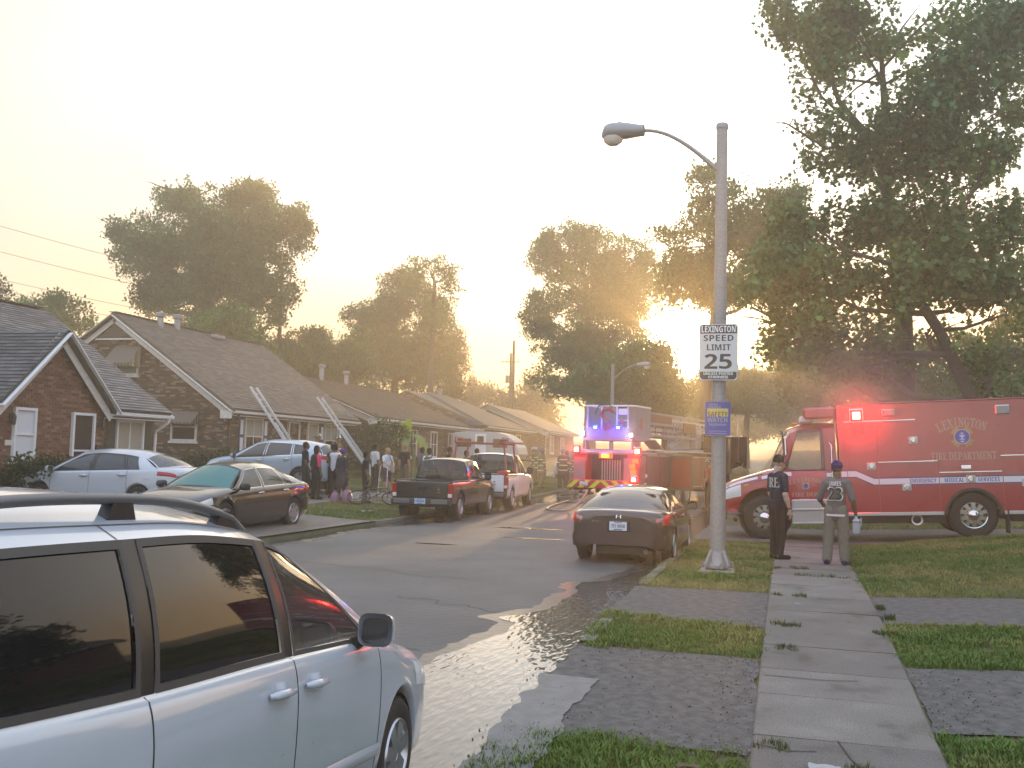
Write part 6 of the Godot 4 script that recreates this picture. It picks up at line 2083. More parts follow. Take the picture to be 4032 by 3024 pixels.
func camper() -> void:
	var o := thing("camper_trailer", "white camper trailer with a rounded end behind the white pickup", "trailer", Vector3(-17.1, gy(-16.9, -57), -57.0))
	var m := MB.new()
	var prof := []
	for p in [[-2.1, .55], [-2.1, 1.95], [-1.95, 2.12], [-1.2, 2.18], [.6, 2.15], [1.15, 2.02], [1.6, 1.72], [1.9, 1.3], [2.0, .9], [1.8, .55]]: prof.append(Vector2(p[0], p[1]))
	m.prism(prof, 2.1)
	var b := obj("body", m, mat("camper_white", lin(.40, .41, .42), .4), o)
	for y in range(8):
		m = MB.new()
		m.box(Vector3(-.1, .75 + y * .13, 1.053), Vector3(3.7, .012, .006))
		obj("siding_rib", m, M.galvanised, b)
	m = MB.new()
	m.box(Vector3(-.35, 1.28, 1.06), Vector3(.66, 1.5, .03), .01)
	var d := obj("door", m, M.white_plastic, o)
	m = MB.new()
	m.box(Vector3(-.35, 1.66, 1.08), Vector3(.4, .5, .02))
	obj("door_window", m, M.glass_dark, d)
	for x in [-1.35, .85]:
		m = MB.new()
		m.box(Vector3(x, 1.5, 1.06), Vector3(.85, .5, .02), .005)
		obj("window", m, M.glass_dark, o)
	m = MB.new()
	m.box(Vector3(-.9, 2.26, 0), Vector3(.7, .2, .7), .05)
	obj("roof_unit", m, M.galvanised, o)
	for z in [-.95, .95]: wheel(o, -.2, z, .33, .2, .19, 5, M.steel)
	m = MB.new()
	m.beam(Vector3(1.9, .55, .3), Vector3(3.0, .5, 0), .06, .08)
	m.beam(Vector3(1.9, .55, -.3), Vector3(3.0, .5, 0), .06, .08)
	obj("tow_bar", m, M.black, o)

# ---------------------------------------------------------------- emergency vehicles
func warning_light(root: Node3D, called: String, at: Vector3, out: Vector3, w: float, h: float, c: Color, hot: Color, energy: float, reach: float, air := 0.0) -> void:
	var side := out.cross(Vector3.UP).normalized()
	var b := Transform3D(Basis(side, Vector3.UP, -out), at)
	var m := MB.new()
	m.at(b).box(Vector3.ZERO, Vector3(w * 1.35, h * 1.35, .05), .015)
	var ho := obj(called + "_housing", m, M.chrome, root)
	m = MB.new()
	m.at(b).box(Vector3(0, 0, -.03), Vector3(w * 1.12, h * 1.12, .03), .012)
	obj("light_lens", m, glow("lens_" + str(c), c, 1.6), ho)
	m = MB.new()
	m.at(b).box(Vector3(0, 0, -.05), Vector3(w * .72, h * .72, .025), .01)
	obj("light_core", m, glow("core_" + str(hot), hot, energy), ho)
	var l := OmniLight3D.new()
	l.name = "lamp"
	l.light_color = c
	l.light_energy = reach
	l.light_size = maxf(w, h) * .5
	l.omni_range = 60
	l.omni_attenuation = 2.0
	l.shadow_enabled = true
	l.position = at + out * .2
	root.add_child(l, true)
	if air > 0.0:
		for k in 3:   # smoky air round the lamp, thinning outwards
			var fv := FogVolume.new()
			fv.name = "lit_haze"
			fv.size = Vector3.ONE * air * [1.5, 1.0, .55][k]
			fv.shape = RenderingServer.FOG_VOLUME_SHAPE_ELLIPSOID
			var fm := FogMaterial.new()
			fm.density = [.02, .035, .09][k]
			fm.albedo = Color(.9, .9, .9)
			fv.material = fm
			fv.position = l.position
			fv.set_meta("kind", "stuff")
			root.add_child(fv, true)

func ambulance() -> void:
	var red := paint("engine_red", lin(.26, .003, .015), .3)
	var wt := mat("stripe_white", lin(.62, .62, .66), .45)
	var bl := mat("stripe_blue", lin(.03, .025, .16), .45)
	var o := make_car("ambulance", "red fire department ambulance across the sidewalk with a lit red warning lamp", "ambulance", {
		"paint": red, "glass": glass("glass_cab_side", Color(.30, .31, .30), .45), "glass_front": glass("glass_cab_side", Color(.30, .31, .30), .45), "bow_front": .14, "bow_rear": -.02, "bulge": .015, "glass_margin": .03,
		"keys": [[.96, .55, .62, 1.06, 1.16], [.92, .80, .58, 1.12, 1.24], [.75, .95, .56, 1.22, 1.33], [.3, 1.0, .56, 1.36, 1.46], [-.2, 1.02, .56, 1.46, 1.58], [-.5, 1.04, .46, 1.50, 1.6], [-1.0, 1.05, .40, 1.50, 1.55], [-1.60, 1.05, .40, 1.50, 1.55]],
		"arches": [[0.0, .60, .50]],
		"roof": [[-.62, 2.36, .86, 2.50], [-.9, 2.44, .90, 2.585], [-1.2, 2.45, .91, 2.60], [-1.62, 2.44, .91, 2.59]],
		"cols": [[-.28, -.62, "b"], [-.48, -.80, "g"], [-1.36, -1.34, "b"], [-1.60, -1.60, "b"]],
		"tyre_r": .49, "tyre_w": .28, "rim_r": .285, "spokes": 10, "rim_mat": M.chrome, "seams": [-.47, -1.42], "handle_mat": M.chrome, "seats": true, "seat_rows": [-1.1],
		"lights": [["headlight", .935, .50, 2.35, 3.55, M.lens_white, .02], ["marker_lamp", .42, .32, 3.0, 3.35, M.lens_amber, .015]],
	})
	var s: Shape = o.get_meta("shape")
	for sd in [1.0, -1.0]:
		obj("stripe", patch(s, .90, .12, 3.72, 4.22, .006, sd, 10, 3), wt, o)
		obj("stripe", patch(s, .03, -.62, 3.55, 3.95, .006, sd, 8, 3), wt, o)
		obj("stripe", patch(s, -1.38, -1.60, 3.40, 3.80, .006, sd, 4, 3), wt, o)
		obj("stripe_edge", patch(s, .90, -.62, 3.42, 3.52, .007, sd, 14, 2), bl, o)
		obj("hood_vent", patch(s, .42, .0, 4.35, 4.8, .012, sd, 6, 3), M.dark_trim, o)
		var m := MB.new()
		m.beam(Vector3(.97, .60, .9 * sd), Vector3(.40, .60, 1.02 * sd), .30, .03, Vector3.UP)
		m.beam(Vector3(.98, .60, .9 * sd), Vector3(1.02, .60, 0), .03, .30, Vector3.UP)
		obj("front_bumper", m, M.chrome, o)
		m = MB.new()
		m.box(Vector3(-.99, .62, 1.06 * sd), Vector3(.80, .52, .16), .02)
		m.box(Vector3(-.99, .36, 1.09 * sd), Vector3(.80, .04, .26), .01); m.box(Vector3(-.99, .66, 1.12 * sd), Vector3(.80, .04, .2), .01)
		obj("step_box", m, M.steel, o)
		m = MB.new()
		m.box(Vector3(-.52, 2.06, 1.32 * sd), Vector3(.10, .46, .19), .04)
		var mi := obj("mirror", m, M.chrome, o)
		m = MB.new()
		m.box(Vector3(-.52, 1.70, 1.32 * sd), Vector3(.1, .17, .19), .04)
		m.tube([Vector3(-.42, 2.42, .98 * sd), Vector3(-.47, 2.38, 1.3 * sd), Vector3(-.48, 1.58, 1.3 * sd), Vector3(-.42, 1.5, 1.06 * sd)], .016, 8)
		obj("mirror_arm", m, M.black, mi)
		m = MB.new()
		m.tube([Vector3(-1.5, 1.25, 1.10 * sd), Vector3(-1.5, 2.06, 1.10 * sd), Vector3(-1.46, 2.12, 1.04 * sd)], .018, 8)
		obj("grab_handle", m, M.chrome, o)
	# lettering on the doors (the near side is the driver's: local -z)
	var gold := mat("letter_gold", lin(.40, .27, .20), .5)
	var dark_letter := mat("letter_shadow", lin(.10, .02, .03), .5)
	for sd in [-1.0]:
		var yaw := PI
		arc_text(o, "LEXINGTON", .085, Vector3(-.92, 1.315, -1.068), yaw, .70, .9, gold)
		text(o, "FIRE DEPT", .085, xf(Vector3(-.92, .985, -1.066), yaw), gold, .62, true, 0, .004)
		emblem(o, Vector3(-.92, 1.18, -1.068), yaw, .095, false)
		text(o, "68629", .06, xf(Vector3(-.87, .86, -1.065), yaw), wt, .2, false, 0, .004)
	# roof light bar
	var lb := MB.new()
	lb.box(Vector3(-1.0, 2.68, 0), Vector3(.3, .14, 1.3), .03)
	obj("light_bar", lb, M.white_plastic, o)
	lb = MB.new()
	for z in [-.7, -.35, 0, .35, .7]: lb.box(Vector3(-.74, 2.585, z), Vector3(.12, .05, .09), .015)
	obj("roof_marker_lamp", lb, M.lens_amber, o)
	# ---- the box body
	var B := Node3D.new()
	B.name = "patient_module"
	o.add_child(B, true)
	B.position = Vector3(-1.65, .56, 0)
	var m := MB.new()
	m.box(Vector3(-2.3, 1.17, 0), Vector3(4.6, 2.34, 2.4), .035)
	m.box(Vector3(-2.3, 2.345, 0), Vector3(4.62, .05, 2.44), .01)
	var hull := MB.new()   # the side is cut for the rear wheel
	var wx := -2.66; var wr := .52
	var poly := [Vector2(0, 0), Vector2(0, 2.36), Vector2(-4.6, 2.36), Vector2(-4.6, 0)]
	var arc := []
	for k in 15:
		var a := PI * k / 14.0
		arc.append(Vector2(wx - wr * cos(a), -.06 + wr * sin(a)))
	poly.append(Vector2(wx - wr, 0)); poly += arc.slice(1, 14); poly.append(Vector2(wx + wr, 0))
	for sd in [1.0, -1.0]: hull.prism(poly, .05, xf(Vector3(0, 0, 1.185 * sd)))
	hull.box(Vector3(-2.3, 2.335, 0), Vector3(4.6, .05, 2.318)); hull.box(Vector3(-.026, 1.15, 0), Vector3(.05, 2.3, 2.318)); hull.box(Vector3(-4.574, 1.15, 0), Vector3(.05, 2.3, 2.318))
	hull.box(Vector3(-2.3, .75, 0), Vector3(4.48, .05, 2.31))
	hull.box(Vector3(-2.3, 2.385, 0), Vector3(4.5, .03, 2.25), .012)
	obj("module_wall", hull, red, B)
	m = MB.new()
	m.box(Vector3(.36, 2.24, 0), Vector3(.70, .26, 1.7), .05)
	obj("wind_deflector", m, red, B)
	m = MB.new()
	m.box(Vector3(-1.05, -.02, -1.215), Vector3(2.05, .075, .03), .008); m.box(Vector3(-3.95, -.02, -1.215), Vector3(1.4, .075, .03), .008)
	obj("rub_rail", m, M.steel, B)
	for d in [[.13, 1.60, 2.0], [.80, 2.0, 1.10], [2.02, 3.26, .85], [3.24, 4.4, 1.18]]:
		m = MB.new()
		m.box(Vector3(-(d[0] + d[1]) / 2, d[2], -1.222), Vector3(d[1] - d[0], .022, .03), .004)
		obj("drip_rail", m, M.chrome, B)
	for d in [[.16, .0, 1.99], [.80, .0, 1.99], [2.02, .0, 1.1], [3.27, .0, 1.17]]:
		m = MB.new()
		m.box(Vector3(-d[0], (d[1] + d[2]) / 2 + .02, -1.2105), Vector3(.014, d[2] - d[1], .008))
		obj("door_seam", m, mat("seam_pink", lin(.30, .05, .06), .4), B)
	for l in [[1.54, 1.56], [.66, 1.02], [1.36, .555], [2.64, .70], [3.72, .60]]:
		m = MB.new()
		m.box(Vector3(-l[0], l[1], -1.214), Vector3(.19, .155, .02), .008)
		obj("door_latch", m, M.steel, B)
		m = MB.new()
		m.lathe([Vector2(.062, 0), Vector2(.06, .014), Vector2(.045, .018), Vector2(.04, .004), Vector2(.001, .004)], 20, Transform3D(Basis(Vector3.RIGHT, -PI / 2), Vector3(-l[0], l[1], -1.224)))
		m.box(Vector3(-l[0], l[1], -1.236), Vector3(.085, .022, .012), .004)
		obj("latch_handle", m, M.chrome, B)
	m = MB.new()
	m.box(Vector3(-2.56, .95, -1.225), Vector3(.22, .085, .04), .015)
	obj("scene_lamp", m, M.chrome, B)
	# stripe along the side, white between blue
	var st := [Vector2(-.03, .86), Vector2(-.33, .86), Vector2(-.70, .68), Vector2(-4.6, .68)]
	for e in [[.0, .062, wt, -1.2115], [.074, .012, bl, -1.2113], [-.074, .012, bl, -1.2113]]:
		m = MB.new()
		for k in 3:
			var a: Vector2 = st[k]; var c: Vector2 = st[k + 1]
			m.quad(Vector3(a.x, a.y + e[0] - e[1], e[3]), Vector3(a.x, a.y + e[0] + e[1], e[3]), Vector3(c.x, c.y + e[0] + e[1], e[3]), Vector3(c.x, c.y + e[0] - e[1], e[3]))
		obj("stripe", m, e[2], B)
	var x0 := Vector3(0, 0, -1.213)
	for t in [["EMERGENCY", 1.69, .53], ["MEDICAL", 2.31, .38], ["SERVICES", 2.99, .42]]:
		text(B, t[0], .085, xf(Vector3(-t[1], .68, -1.2125), PI), mat("letter_blue", lin(.05, .06, .30), .5), t[2], false, 0, .003)
	arc_text(B, "LEXINGTON", .20, Vector3(-2.52, 1.91, -1.2115), PI, 1.02, 1.1, gold)
	text(B, "FIRE DEPARTMENT", .165, xf(Vector3(-2.53, 1.19, -1.2115), PI), gold, 1.28, true, 0, .003)
	emblem(B, Vector3(-2.52, 1.60, -1.213), PI, .25, true)
	for w in [[.34, 1.80, .10, .23], [.50, 1.80, .10, .23], [3.44, .98, .1, .16], [3.60, .98, .1, .16]]:
		m = MB.new()
		m.box(Vector3(-w[0], w[1], -1.2105), Vector3(w[2], w[3], .005))
		obj("reflector", m, mat("reflector_red", lin(.36, .05, .05), .25), B)
	# lamps along the top
	for w in [[1.06, 2.17, .27, .16, "lens_pink"], [3.34, 2.15, .29, .2, ""], [3.92, 2.14, .29, .2, ""]]:
		m = MB.new()
		m.box(Vector3(-w[0], w[1], -1.22), Vector3(w[2], w[3], .05), .02)
		obj("flood_lamp", m, M.steel, B)
		m = MB.new()
		m.box(Vector3(-w[0], w[1], -1.247), Vector3(w[2] * .82, w[3] * .76, .012), .005)
		obj("lamp_lens", m, mat("lens_pink", lin(.35, .16, .17), .2) if w[4] else mat("lens_grey", lin(.22, .22, .23), .15), B)
	m = MB.new()
	m.lathe([Vector2(.12, -.15), Vector2(.125, 0), Vector2(.118, .02), Vector2(.085, .015), Vector2(.08, -.15)], 24, Transform3D(Basis(Vector3.RIGHT, -PI / 2), Vector3(-1.53, -.15, -1.16)))
	obj("exhaust_pipe", m, M.steel, B)
	m = MB.new()
	m.box(Vector3(-1.1, -.12, 0), Vector3(2.0, .22, 1.9)); m.box(Vector3(-4.0, -.12, 0), Vector3(1.1, .2, 1.9)); m.box(Vector3(-2.66, .3, 0), Vector3(1.05, .86, 1.5)); m.box(Vector3(-3.32, -.2, -1.1), Vector3(.03, .5, .3))
	obj("underbody", m, M.black, B)
	m = MB.new()
	for k in 17:
		var a := PI * k / 16.0
		var a2 := PI * (k + 1) / 16.0
		if k == 16: break
		for q in [[wr - .005, wr + .055]]:
			m.quad(Vector3(wx - q[0] * cos(a), -.06 + q[0] * sin(a), -1.222), Vector3(wx - q[1] * cos(a), -.06 + q[1] * sin(a), -1.222), Vector3(wx - q[1] * cos(a2), -.06 + q[1] * sin(a2), -1.222), Vector3(wx - q[0] * cos(a2), -.06 + q[0] * sin(a2), -1.222))
	obj("fender_flare", m, M.dark_trim, B)
	warning_light(o, "warning_light", Vector3(-1.65 - .40, .56 + 2.13, -1.225), Vector3(0, 0, -1), .23, .23, Color(1, .03, .03), Color(1, .35, .28), 16.0, 1.9, 3.0)
	var rear_x := -1.65 + wx
	for z in [1.0, -1.0]:
		wheel(o, rear_x, z * 1.03, .49, .28, .285, 10, M.chrome, .02)
	for sd in [-1.0]:
		var hub := MB.new()
		for xx in [0.0, rear_x]:
			hub.lathe([Vector2(.13, 0), Vector2(.11, .05), Vector2(.06, .08), Vector2(.001, .085)], 16, Transform3D(Basis(Vector3.RIGHT, -PI / 2), Vector3(xx, .49, -1.14)))
			for k in 10:
				var a := TAU * k / 10
				hub.lathe([Vector2(.014, 0), Vector2(.014, .03), Vector2(.001, .035)], 6, Transform3D(Basis(Vector3.RIGHT, -PI / 2), Vector3(xx + cos(a) * .17, .49 + sin(a) * .17, -1.13)))
		obj("hub_cap", hub, M.chrome, o)
	o.transform = Transform3D(Basis(Vector3.BACK, .054) * Basis(Vector3.UP, PI), Vector3(-.48, .0, -24.30))

func arc_text(parent: Node3D, s: String, h: float, at: Vector3, yaw: float, w: float, bow: float, m: Material) -> void:
	var n := s.length()
	for i in n:
		var u := (i - (n - 1) / 2.0) / ((n - 1) / 2.0)
		var x := u * (w - h * .7) / 2
		var y := -u * u * w * .09 * bow
		var t := xf(at, yaw) * xf(Vector3(x, y, 0), 0, 0, -u * .34 * bow)
		text(parent, s[i], h, t, m, minf(w / n * .92, h * .8) * (.45 if s[i] == "I" else 1.0), true, 0, .003, "letter")

func emblem(parent: Node3D, at: Vector3, yaw: float, r: float, big: bool) -> void:
	var t := xf(at, yaw)
	var m := MB.new()
	var p := []
	for k in 4:   # a cross with flaring arms
		var a := TAU * k / 4
		for q in [[-.55, .42], [-.46, 1.0], [-.2, .93], [0.0, 1.0], [.2, .93], [.46, 1.0], [.55, .42]]:
			var v := Vector2(sin(q[0]) * q[1], cos(q[0]) * q[1]) * r
			p.append(v.rotated(-a))
	m.prism(p, .004, t * xf(Vector3.ZERO, 0, 0, PI / 4))
	obj("emblem", m, mat("emblem_gold", lin(.34, .22, .08), .45), parent)
	for c in [[.66, .004, "letter_pale", lin(.5, .45, .38)], [.58, .006, "emblem_blue", lin(.04, .05, .30)]]:
		m = MB.new()
		m.prism(rounded(r * c[0] * 2, r * c[0] * 2, r * c[0]), .003, t * xf(Vector3(0, 0, c[1])))
		obj("emblem_disc", m, mat(c[2], c[3], .45), parent)
	if big:
		m = MB.new()
		m.at(t).box(Vector3(0, .02, .009), Vector3(.1, .045, .003)); m.box(Vector3(0, -.02, .009), Vector3(.04, .05, .003)); m.box(Vector3(0, -.055, .009), Vector3(.11, .02, .003)); m.box(Vector3(0, -.1, .009), Vector3(.07, .03, .003)); m.box(Vector3(0, .075, .009), Vector3(.05, .03, .003))
		obj("emblem_device", m, mat("emblem_pale", lin(.5, .55, .7), .45), parent)

func ladder_truck() -> void:
	# built nose towards +x from the rear bumper, right side towards +z
	var o := thing("ladder_truck", "ladder fire truck seen from behind with blue, white, red and amber lights lit", "fire truck")
	var red: Material = M.engine_red
	var gray := mat("platform_grey", lin(.22, .205, .235), .45)
	var alu := mat("diamond_plate", lin(.38, .37, .38), .4, .6)
	var yel := mat("chevron_yellow", lin(.55, .62, .03), .4)
	var chev_red := mat("chevron_red", lin(.35, .015, .015), .4)
	var m := MB.new()
	m.box(Vector3(4.6, 1.42, 0), Vector3(8.2, 1.3, 1.9)); m.box(Vector3(.3, 1.3, .98), Vector3(.6, 1.25, .5), .03); m.box(Vector3(.3, 1.3, -.98), Vector3(.6, 1.25, .5), .03)
	m.box(Vector3(2.0, 1.3, 1.1), Vector3(2.8, 1.25, .3), .02); m.box(Vector3(2.0, 1.3, -1.1), Vector3(2.8, 1.25, .3), .02)
	m.box(Vector3(6.9, 1.3, 1.1), Vector3(3.4, 1.25, .3), .02); m.box(Vector3(6.9, 1.3, -1.1), Vector3(3.4, 1.25, .3), .02)
	m.box(Vector3(4.5, 1.72, 1.1), Vector3(2.0, .42, .3), .02); m.box(Vector3(4.5, 1.72, -1.1), Vector3(2.0, .42, .3), .02)
	obj("body", m, red, o)
	m = MB.new()
	m.box(Vector3(.465, 1.35, 0), Vector3(.06, 1.15, 1.44)); m.box(Vector3(5, .72, 0), Vector3(9, .3, 1.2))
	obj("ladder_bay", m, M.black, o)
	for k in 8:
		m = MB.new()
		m.beam(Vector3(.42, .98, -.33 + k * .095), Vector3(.42, 1.72, -.33 + k * .095), .04, .03, Vector3.RIGHT)
		obj("stowed_ladder_rail", m, M.steel, o)
	for z in [-1.0, .82]:
		m = MB.new()
		m.box(Vector3(-.012, 1.38, z), Vector3(.03, .82, .44 if z < 0 else .38), .01)
		obj("rear_panel", m, mat("panel_grey", lin(.26, .22, .23), .4, .3), o)
	# rear bumper with its chevrons
	m = MB.new()
	m.box(Vector3(-.12, .88, 0), Vector3(.3, .30, 2.5), .02)
	obj("rear_bumper", m, chev_red, o)
	for k in 6:
		m = MB.new()
		var z := -1.22 + k * .41; var s := .15 if k < 3 else -.15
		m.quad(Vector3(-.273, .75, z + .0 - s), Vector3(-.273, .75, z + .2 - s), Vector3(-.273, 1.01, z + .2 + s), Vector3(-.273, 1.01, z + s))
		obj("chevron", m, yel, o)
	plate(o, "", Vector3(-.285, .90, -.72), -PI / 2, Color(.8, .8, .8))
	# S shaped yellow marking on the right rear corner
	for q in [[1.70, 1.34, .16], [1.52, .98, .30], [1.34, 1.10, .10], [1.20, 1.2, .28], [1.08, 1.3, .1]]:
		m = MB.new()
		m.box(Vector3(-.022, q[0], .98 + (q[1] - 1.1) * .3), Vector3(.012, .16, .22), .004)
		obj("marking", m, yel, o)
	# deck, tail lamps, amber bar
	m = MB.new()
	m.box(Vector3(.7, 1.97, 0), Vector3(1.6, .06, 2.56), .01); m.box(Vector3(.02, 1.98, 0), Vector3(.1, .16, 2.5), .02)
	m.box(Vector3(5.0, 2.08, 1.12), Vector3(7.4, .05, .34), .01); m.box(Vector3(5.0, 2.08, -1.12), Vector3(7.4, .05, .34), .01)
	obj("deck", m, alu, o)
	m = MB.new()
	for z in [-.85, .85]: m.prism([Vector2(0, 0), Vector2(.5, 0), Vector2(0, .5)], .04, xf(Vector3(.12, 2.0, z)))
	obj("deck_gusset", m, alu, o)
	var b := Vector3(-1, 0, 0)
	warning_light(o, "tail_light", Vector3(-.10, 2.06, -1.08), b, .23, .22, Color(1, .015, .02), Color(1, .42, .25), 18.0, .6, 2.1)
	warning_light(o, "tail_light", Vector3(-.10, 2.03, 1.16), b, .23, .22, Color(1, .015, .02), Color(1, .42, .25), 18.0, .6, 2.1)
	warning_light(o, "marker_light", Vector3(-.30, 1.08, 1.12), b, .22, .18, Color(1, .015, .02), Color(1, .42, .25), 18.0, .45, 1.6)
	warning_light(o, "amber_light", Vector3(-.10, 1.86, 0), b, .40, .15, Color(1, .25, .02), Color(1, .62, .12), 5.0, .3)
	# ---- the bucket
	m = MB.new()
	var bx := .0
	m.box(Vector3(bx + .04, 2.62, 0), Vector3(.06, .46, 1.5)); m.box(Vector3(bx + .9, 2.42, 0), Vector3(1.8, .08, 1.8))
	m.box(Vector3(bx + .95, 3.0, .93), Vector3(1.5, 1.16, .06)); m.box(Vector3(bx + .95, 3.0, -.93), Vector3(1.5, 1.16, .06))
	m.at(xf(Vector3(bx + .12, 3.0, .84), -PI / 4)).box(Vector3.ZERO, Vector3(.3, 1.15, .055)); m.at(xf(Vector3(bx + .12, 3.0, -.84), PI / 4)).box(Vector3.ZERO, Vector3(.3, 1.15, .055))
	m.at(Transform3D())
	m.box(Vector3(bx + 1.7, 3.0, 0), Vector3(.06, 1.1, 1.8))
	obj("bucket", m, gray, o)
	m = MB.new()
	for z in [-.75, -.22, .34, .75]: m.beam(Vector3(bx + .03, 2.8, z), Vector3(bx + .03, 3.55, z), .05, .05, Vector3.RIGHT)
	m.tube([Vector3(bx + 1.7, 3.58, .95), Vector3(bx + .2, 3.58, .95), Vector3(bx + .02, 3.58, .76), Vector3(bx + .02, 3.58, -.76), Vector3(bx + .2, 3.58, -.95), Vector3(bx + 1.7, 3.58, -.95)], .03, 8)
	for y in [3.08, 3.32]: m.beam(Vector3(bx + .03, y, .34), Vector3(bx + .03, y, .75), .03, .03)
	m.box(Vector3(bx + .05, 3.38, .56), Vector3(.08, .2, .34), .02)
	obj("bucket_rail", m, M.white_plastic, o)
	m = MB.new()
	m.tube([Vector3(bx - .02, 3.36, .24), Vector3(bx - .1, 3.46, .12), Vector3(bx - .12, 3.44, -.08), Vector3(bx - .12, 3.28, -.16), Vector3(bx - .12, 3.12, -.06), Vector3(bx - .12, 3.0, .10), Vector3(bx - .1, 2.86, .06), Vector3(bx - .04, 2.80, -.06)], [.07, .07, .07, .07, .075, .08, .09, .09], 12)
	obj("water_monitor", m, mat("monitor_red", lin(.22, .03, .04), .4), o)
	m = MB.new()
	m.tube([Vector3(bx - .02, 3.3, -.45), Vector3(bx - .03, 3.6, -.3), Vector3(bx - .03, 3.62, .1), Vector3(bx - .02, 3.3, .3)], .018, 6)
	obj("cable", m, M.black, o)
	text(o, "4", .48, xf(Vector3(bx + .72, 2.98, .965), 0), chev_red, .36, false, 0, .004)
	text(o, "4", .42, xf(Vector3(bx + .105, 3.0, -.885), -PI / 4 - PI / 2 + PI / 4), chev_red, .13, false, 0, .004)
	text(o, "F", .2, xf(Vector3(bx - .005, 2.98, .53), -PI / 2), chev_red, .16, false, 0, .004)
	warning_light(o, "blue_light", Vector3(bx - .02, 2.83, -.42), b, .17, .12, Color(.04, .10, 1), Color(.25, .45, 1), 14.0, .35, 1.4)
	warning_light(o, "blue_light", Vector3(bx - .02, 2.83, .42), b, .17, .12, Color(.04, .10, 1), Color(.25, .45, 1), 14.0, .35, 1.4)
	warning_light(o, "white_light", Vector3(bx + .0, 2.62, -.90), b, .13, .13, Color(.9, .95, 1), Color(.95, 1, 1), 9.0, .12)
	warning_light(o, "white_light", Vector3(bx + .0, 2.58, .88), b, .13, .13, Color(.9, .95, 1), Color(.95, 1, 1), 9.0, .12)
	# ---- the boom: three nested ladder sections resting forward over the cab
	for k in 3:
		var z: float = .42 + k * .1; var y: float = 3.28 - k * .20
		m = MB.new()
		for sd in [-1.0, 1.0]:
			m.beam(Vector3(1.8, y + .20, z * sd), Vector3(10.5 - k * .5, y + .20, z * sd), .07, .09)
			m.beam(Vector3(1.8, y - .22, z * sd), Vector3(10.5 - k * .5, y - .22, z * sd), .08, .10)
			for i in 14: m.beam(Vector3(2.0 + i * .6, y - .2, z * sd), Vector3(2.0 + i * .6 + (.55 if i % 2 else -.0), y + .2, z * sd), .035, .035)
		for i in 24: m.tube([Vector3(2.0 + i * .35, y - .22, -z), Vector3(2.0 + i * .35, y - .22, z)], .02, 6)
		obj("boom_section", m, gray if k != 1 else alu, o)
	m = MB.new()
	m.box(Vector3(3.6, 3.2, .60), Vector3(3.0, .46, .03)); m.box(Vector3(7.2, 3.05, .66), Vector3(1.6, .4, .03))
	obj("boom_board", m, mat("boom_red", lin(.12, .03, .028), .5), o)
	m = MB.new()
	m.lathe([Vector2(.8, 1.9), Vector2(.8, 2.2), Vector2(.5, 2.25), Vector2(.45, 2.9)], 20, Transform3D(Basis(), Vector3(8.6, 0, 0)))
	m.box(Vector3(8.6, 2.7, .5), Vector3(.7, .9, .3), .05); m.box(Vector3(8.6, 2.7, -.5), Vector3(.7, .9, .3), .05)
	m.tube([Vector3(5.2, 2.2, .45), Vector3(7.9, 2.9, .45)], .1, 10)
	obj("turntable", m, alu, o)
	# ---- compartments down the right side
	for c in [[1.0, 1.2], [2.35, 1.2], [5.9, 1.1], [7.2, 1.2]]:
		m = MB.new()
		for i in 14: m.box(Vector3(c[0] + .1, .82 + i * .078, 1.253), Vector3(c[1] - .1, .068, .014), .004)
		obj("roller_shutter", m, mat("shutter_red", lin(.12, .012, .018), .4), o)
		m = MB.new()
		m.box(Vector3(c[0] + .1, .76, 1.262), Vector3(c[1], .03, .03)); m.box(Vector3(c[0] + .1, 1.90, 1.262), Vector3(c[1], .035, .03))
		obj("shutter_track", m, M.steel, o)
	m = MB.new()
	m.box(Vector3(3.05, 1.30, 1.68), Vector3(.06, 1.25, .86), .01)
	var dr := obj("open_door", m, mat("door_tan", lin(.13, .085, .06), .5), o)
	m = MB.new()
	m.box(Vector3(3.012, 1.3, 1.68), Vector3(.02, 1.05, .70), .01)
	obj("door_liner", m, chev_red, dr)
	m = MB.new()
	m.box(Vector3(2.3, 2.02, 1.40), Vector3(1.5, .04, .3), .01)
	m.at(xf(Vector3(1.7, 2.3, 1.05), 0, 0, -.35)).box(Vector3.ZERO, Vector3(.9, .05, .5))
	m.at(Transform3D())
	obj("fold_down_tray", m, M.steel, o)
	m = MB.new()
	m.lathe([Vector2(.06, 0), Vector2(.06, .05), Vector2(.001, .06)], 12, Transform3D(Basis(Vector3.RIGHT, PI / 2), Vector3(.45, 1.20, 1.25)))
	m.box(Vector3(.45, .95, 1.25), Vector3(.16, .03, .03)); m.box(Vector3(.45, .82, 1.25), Vector3(.035, .26, .03))
	obj("hydrant_plate", m, M.white_print, o)
	for x in [4.5, 5.0]:
		pass
	for z in [-1.06, 1.06]:
		for x in [4.0, 5.15, 10.6]: wheel(o, x, z, .53, .36, .29, 10, M.steel, .05)
	m = MB.new()
	for z in [-.9, .9]: m.box(Vector3(4.6, 1.0, z), Vector3(2.3, 1.0, .3))
	m.box(Vector3(10.6, .9, 0), Vector3(1.2, .9, 1.9))
	obj("wheel_well", m, M.black, o)
	# ---- the cab
	m = MB.new()
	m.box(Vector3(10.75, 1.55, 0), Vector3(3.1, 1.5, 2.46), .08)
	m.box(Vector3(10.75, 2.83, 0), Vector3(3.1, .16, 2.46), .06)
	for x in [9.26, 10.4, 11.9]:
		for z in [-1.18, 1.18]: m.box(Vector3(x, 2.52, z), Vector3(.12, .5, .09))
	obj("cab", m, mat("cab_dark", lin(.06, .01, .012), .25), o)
	m = MB.new()
	for z in [-1.2, 1.2]: m.box(Vector3(9.83, 2.52, z), Vector3(1.0, .46, .02)); m.box(Vector3(11.15, 2.52, z), Vector3(1.35, .46, .02))
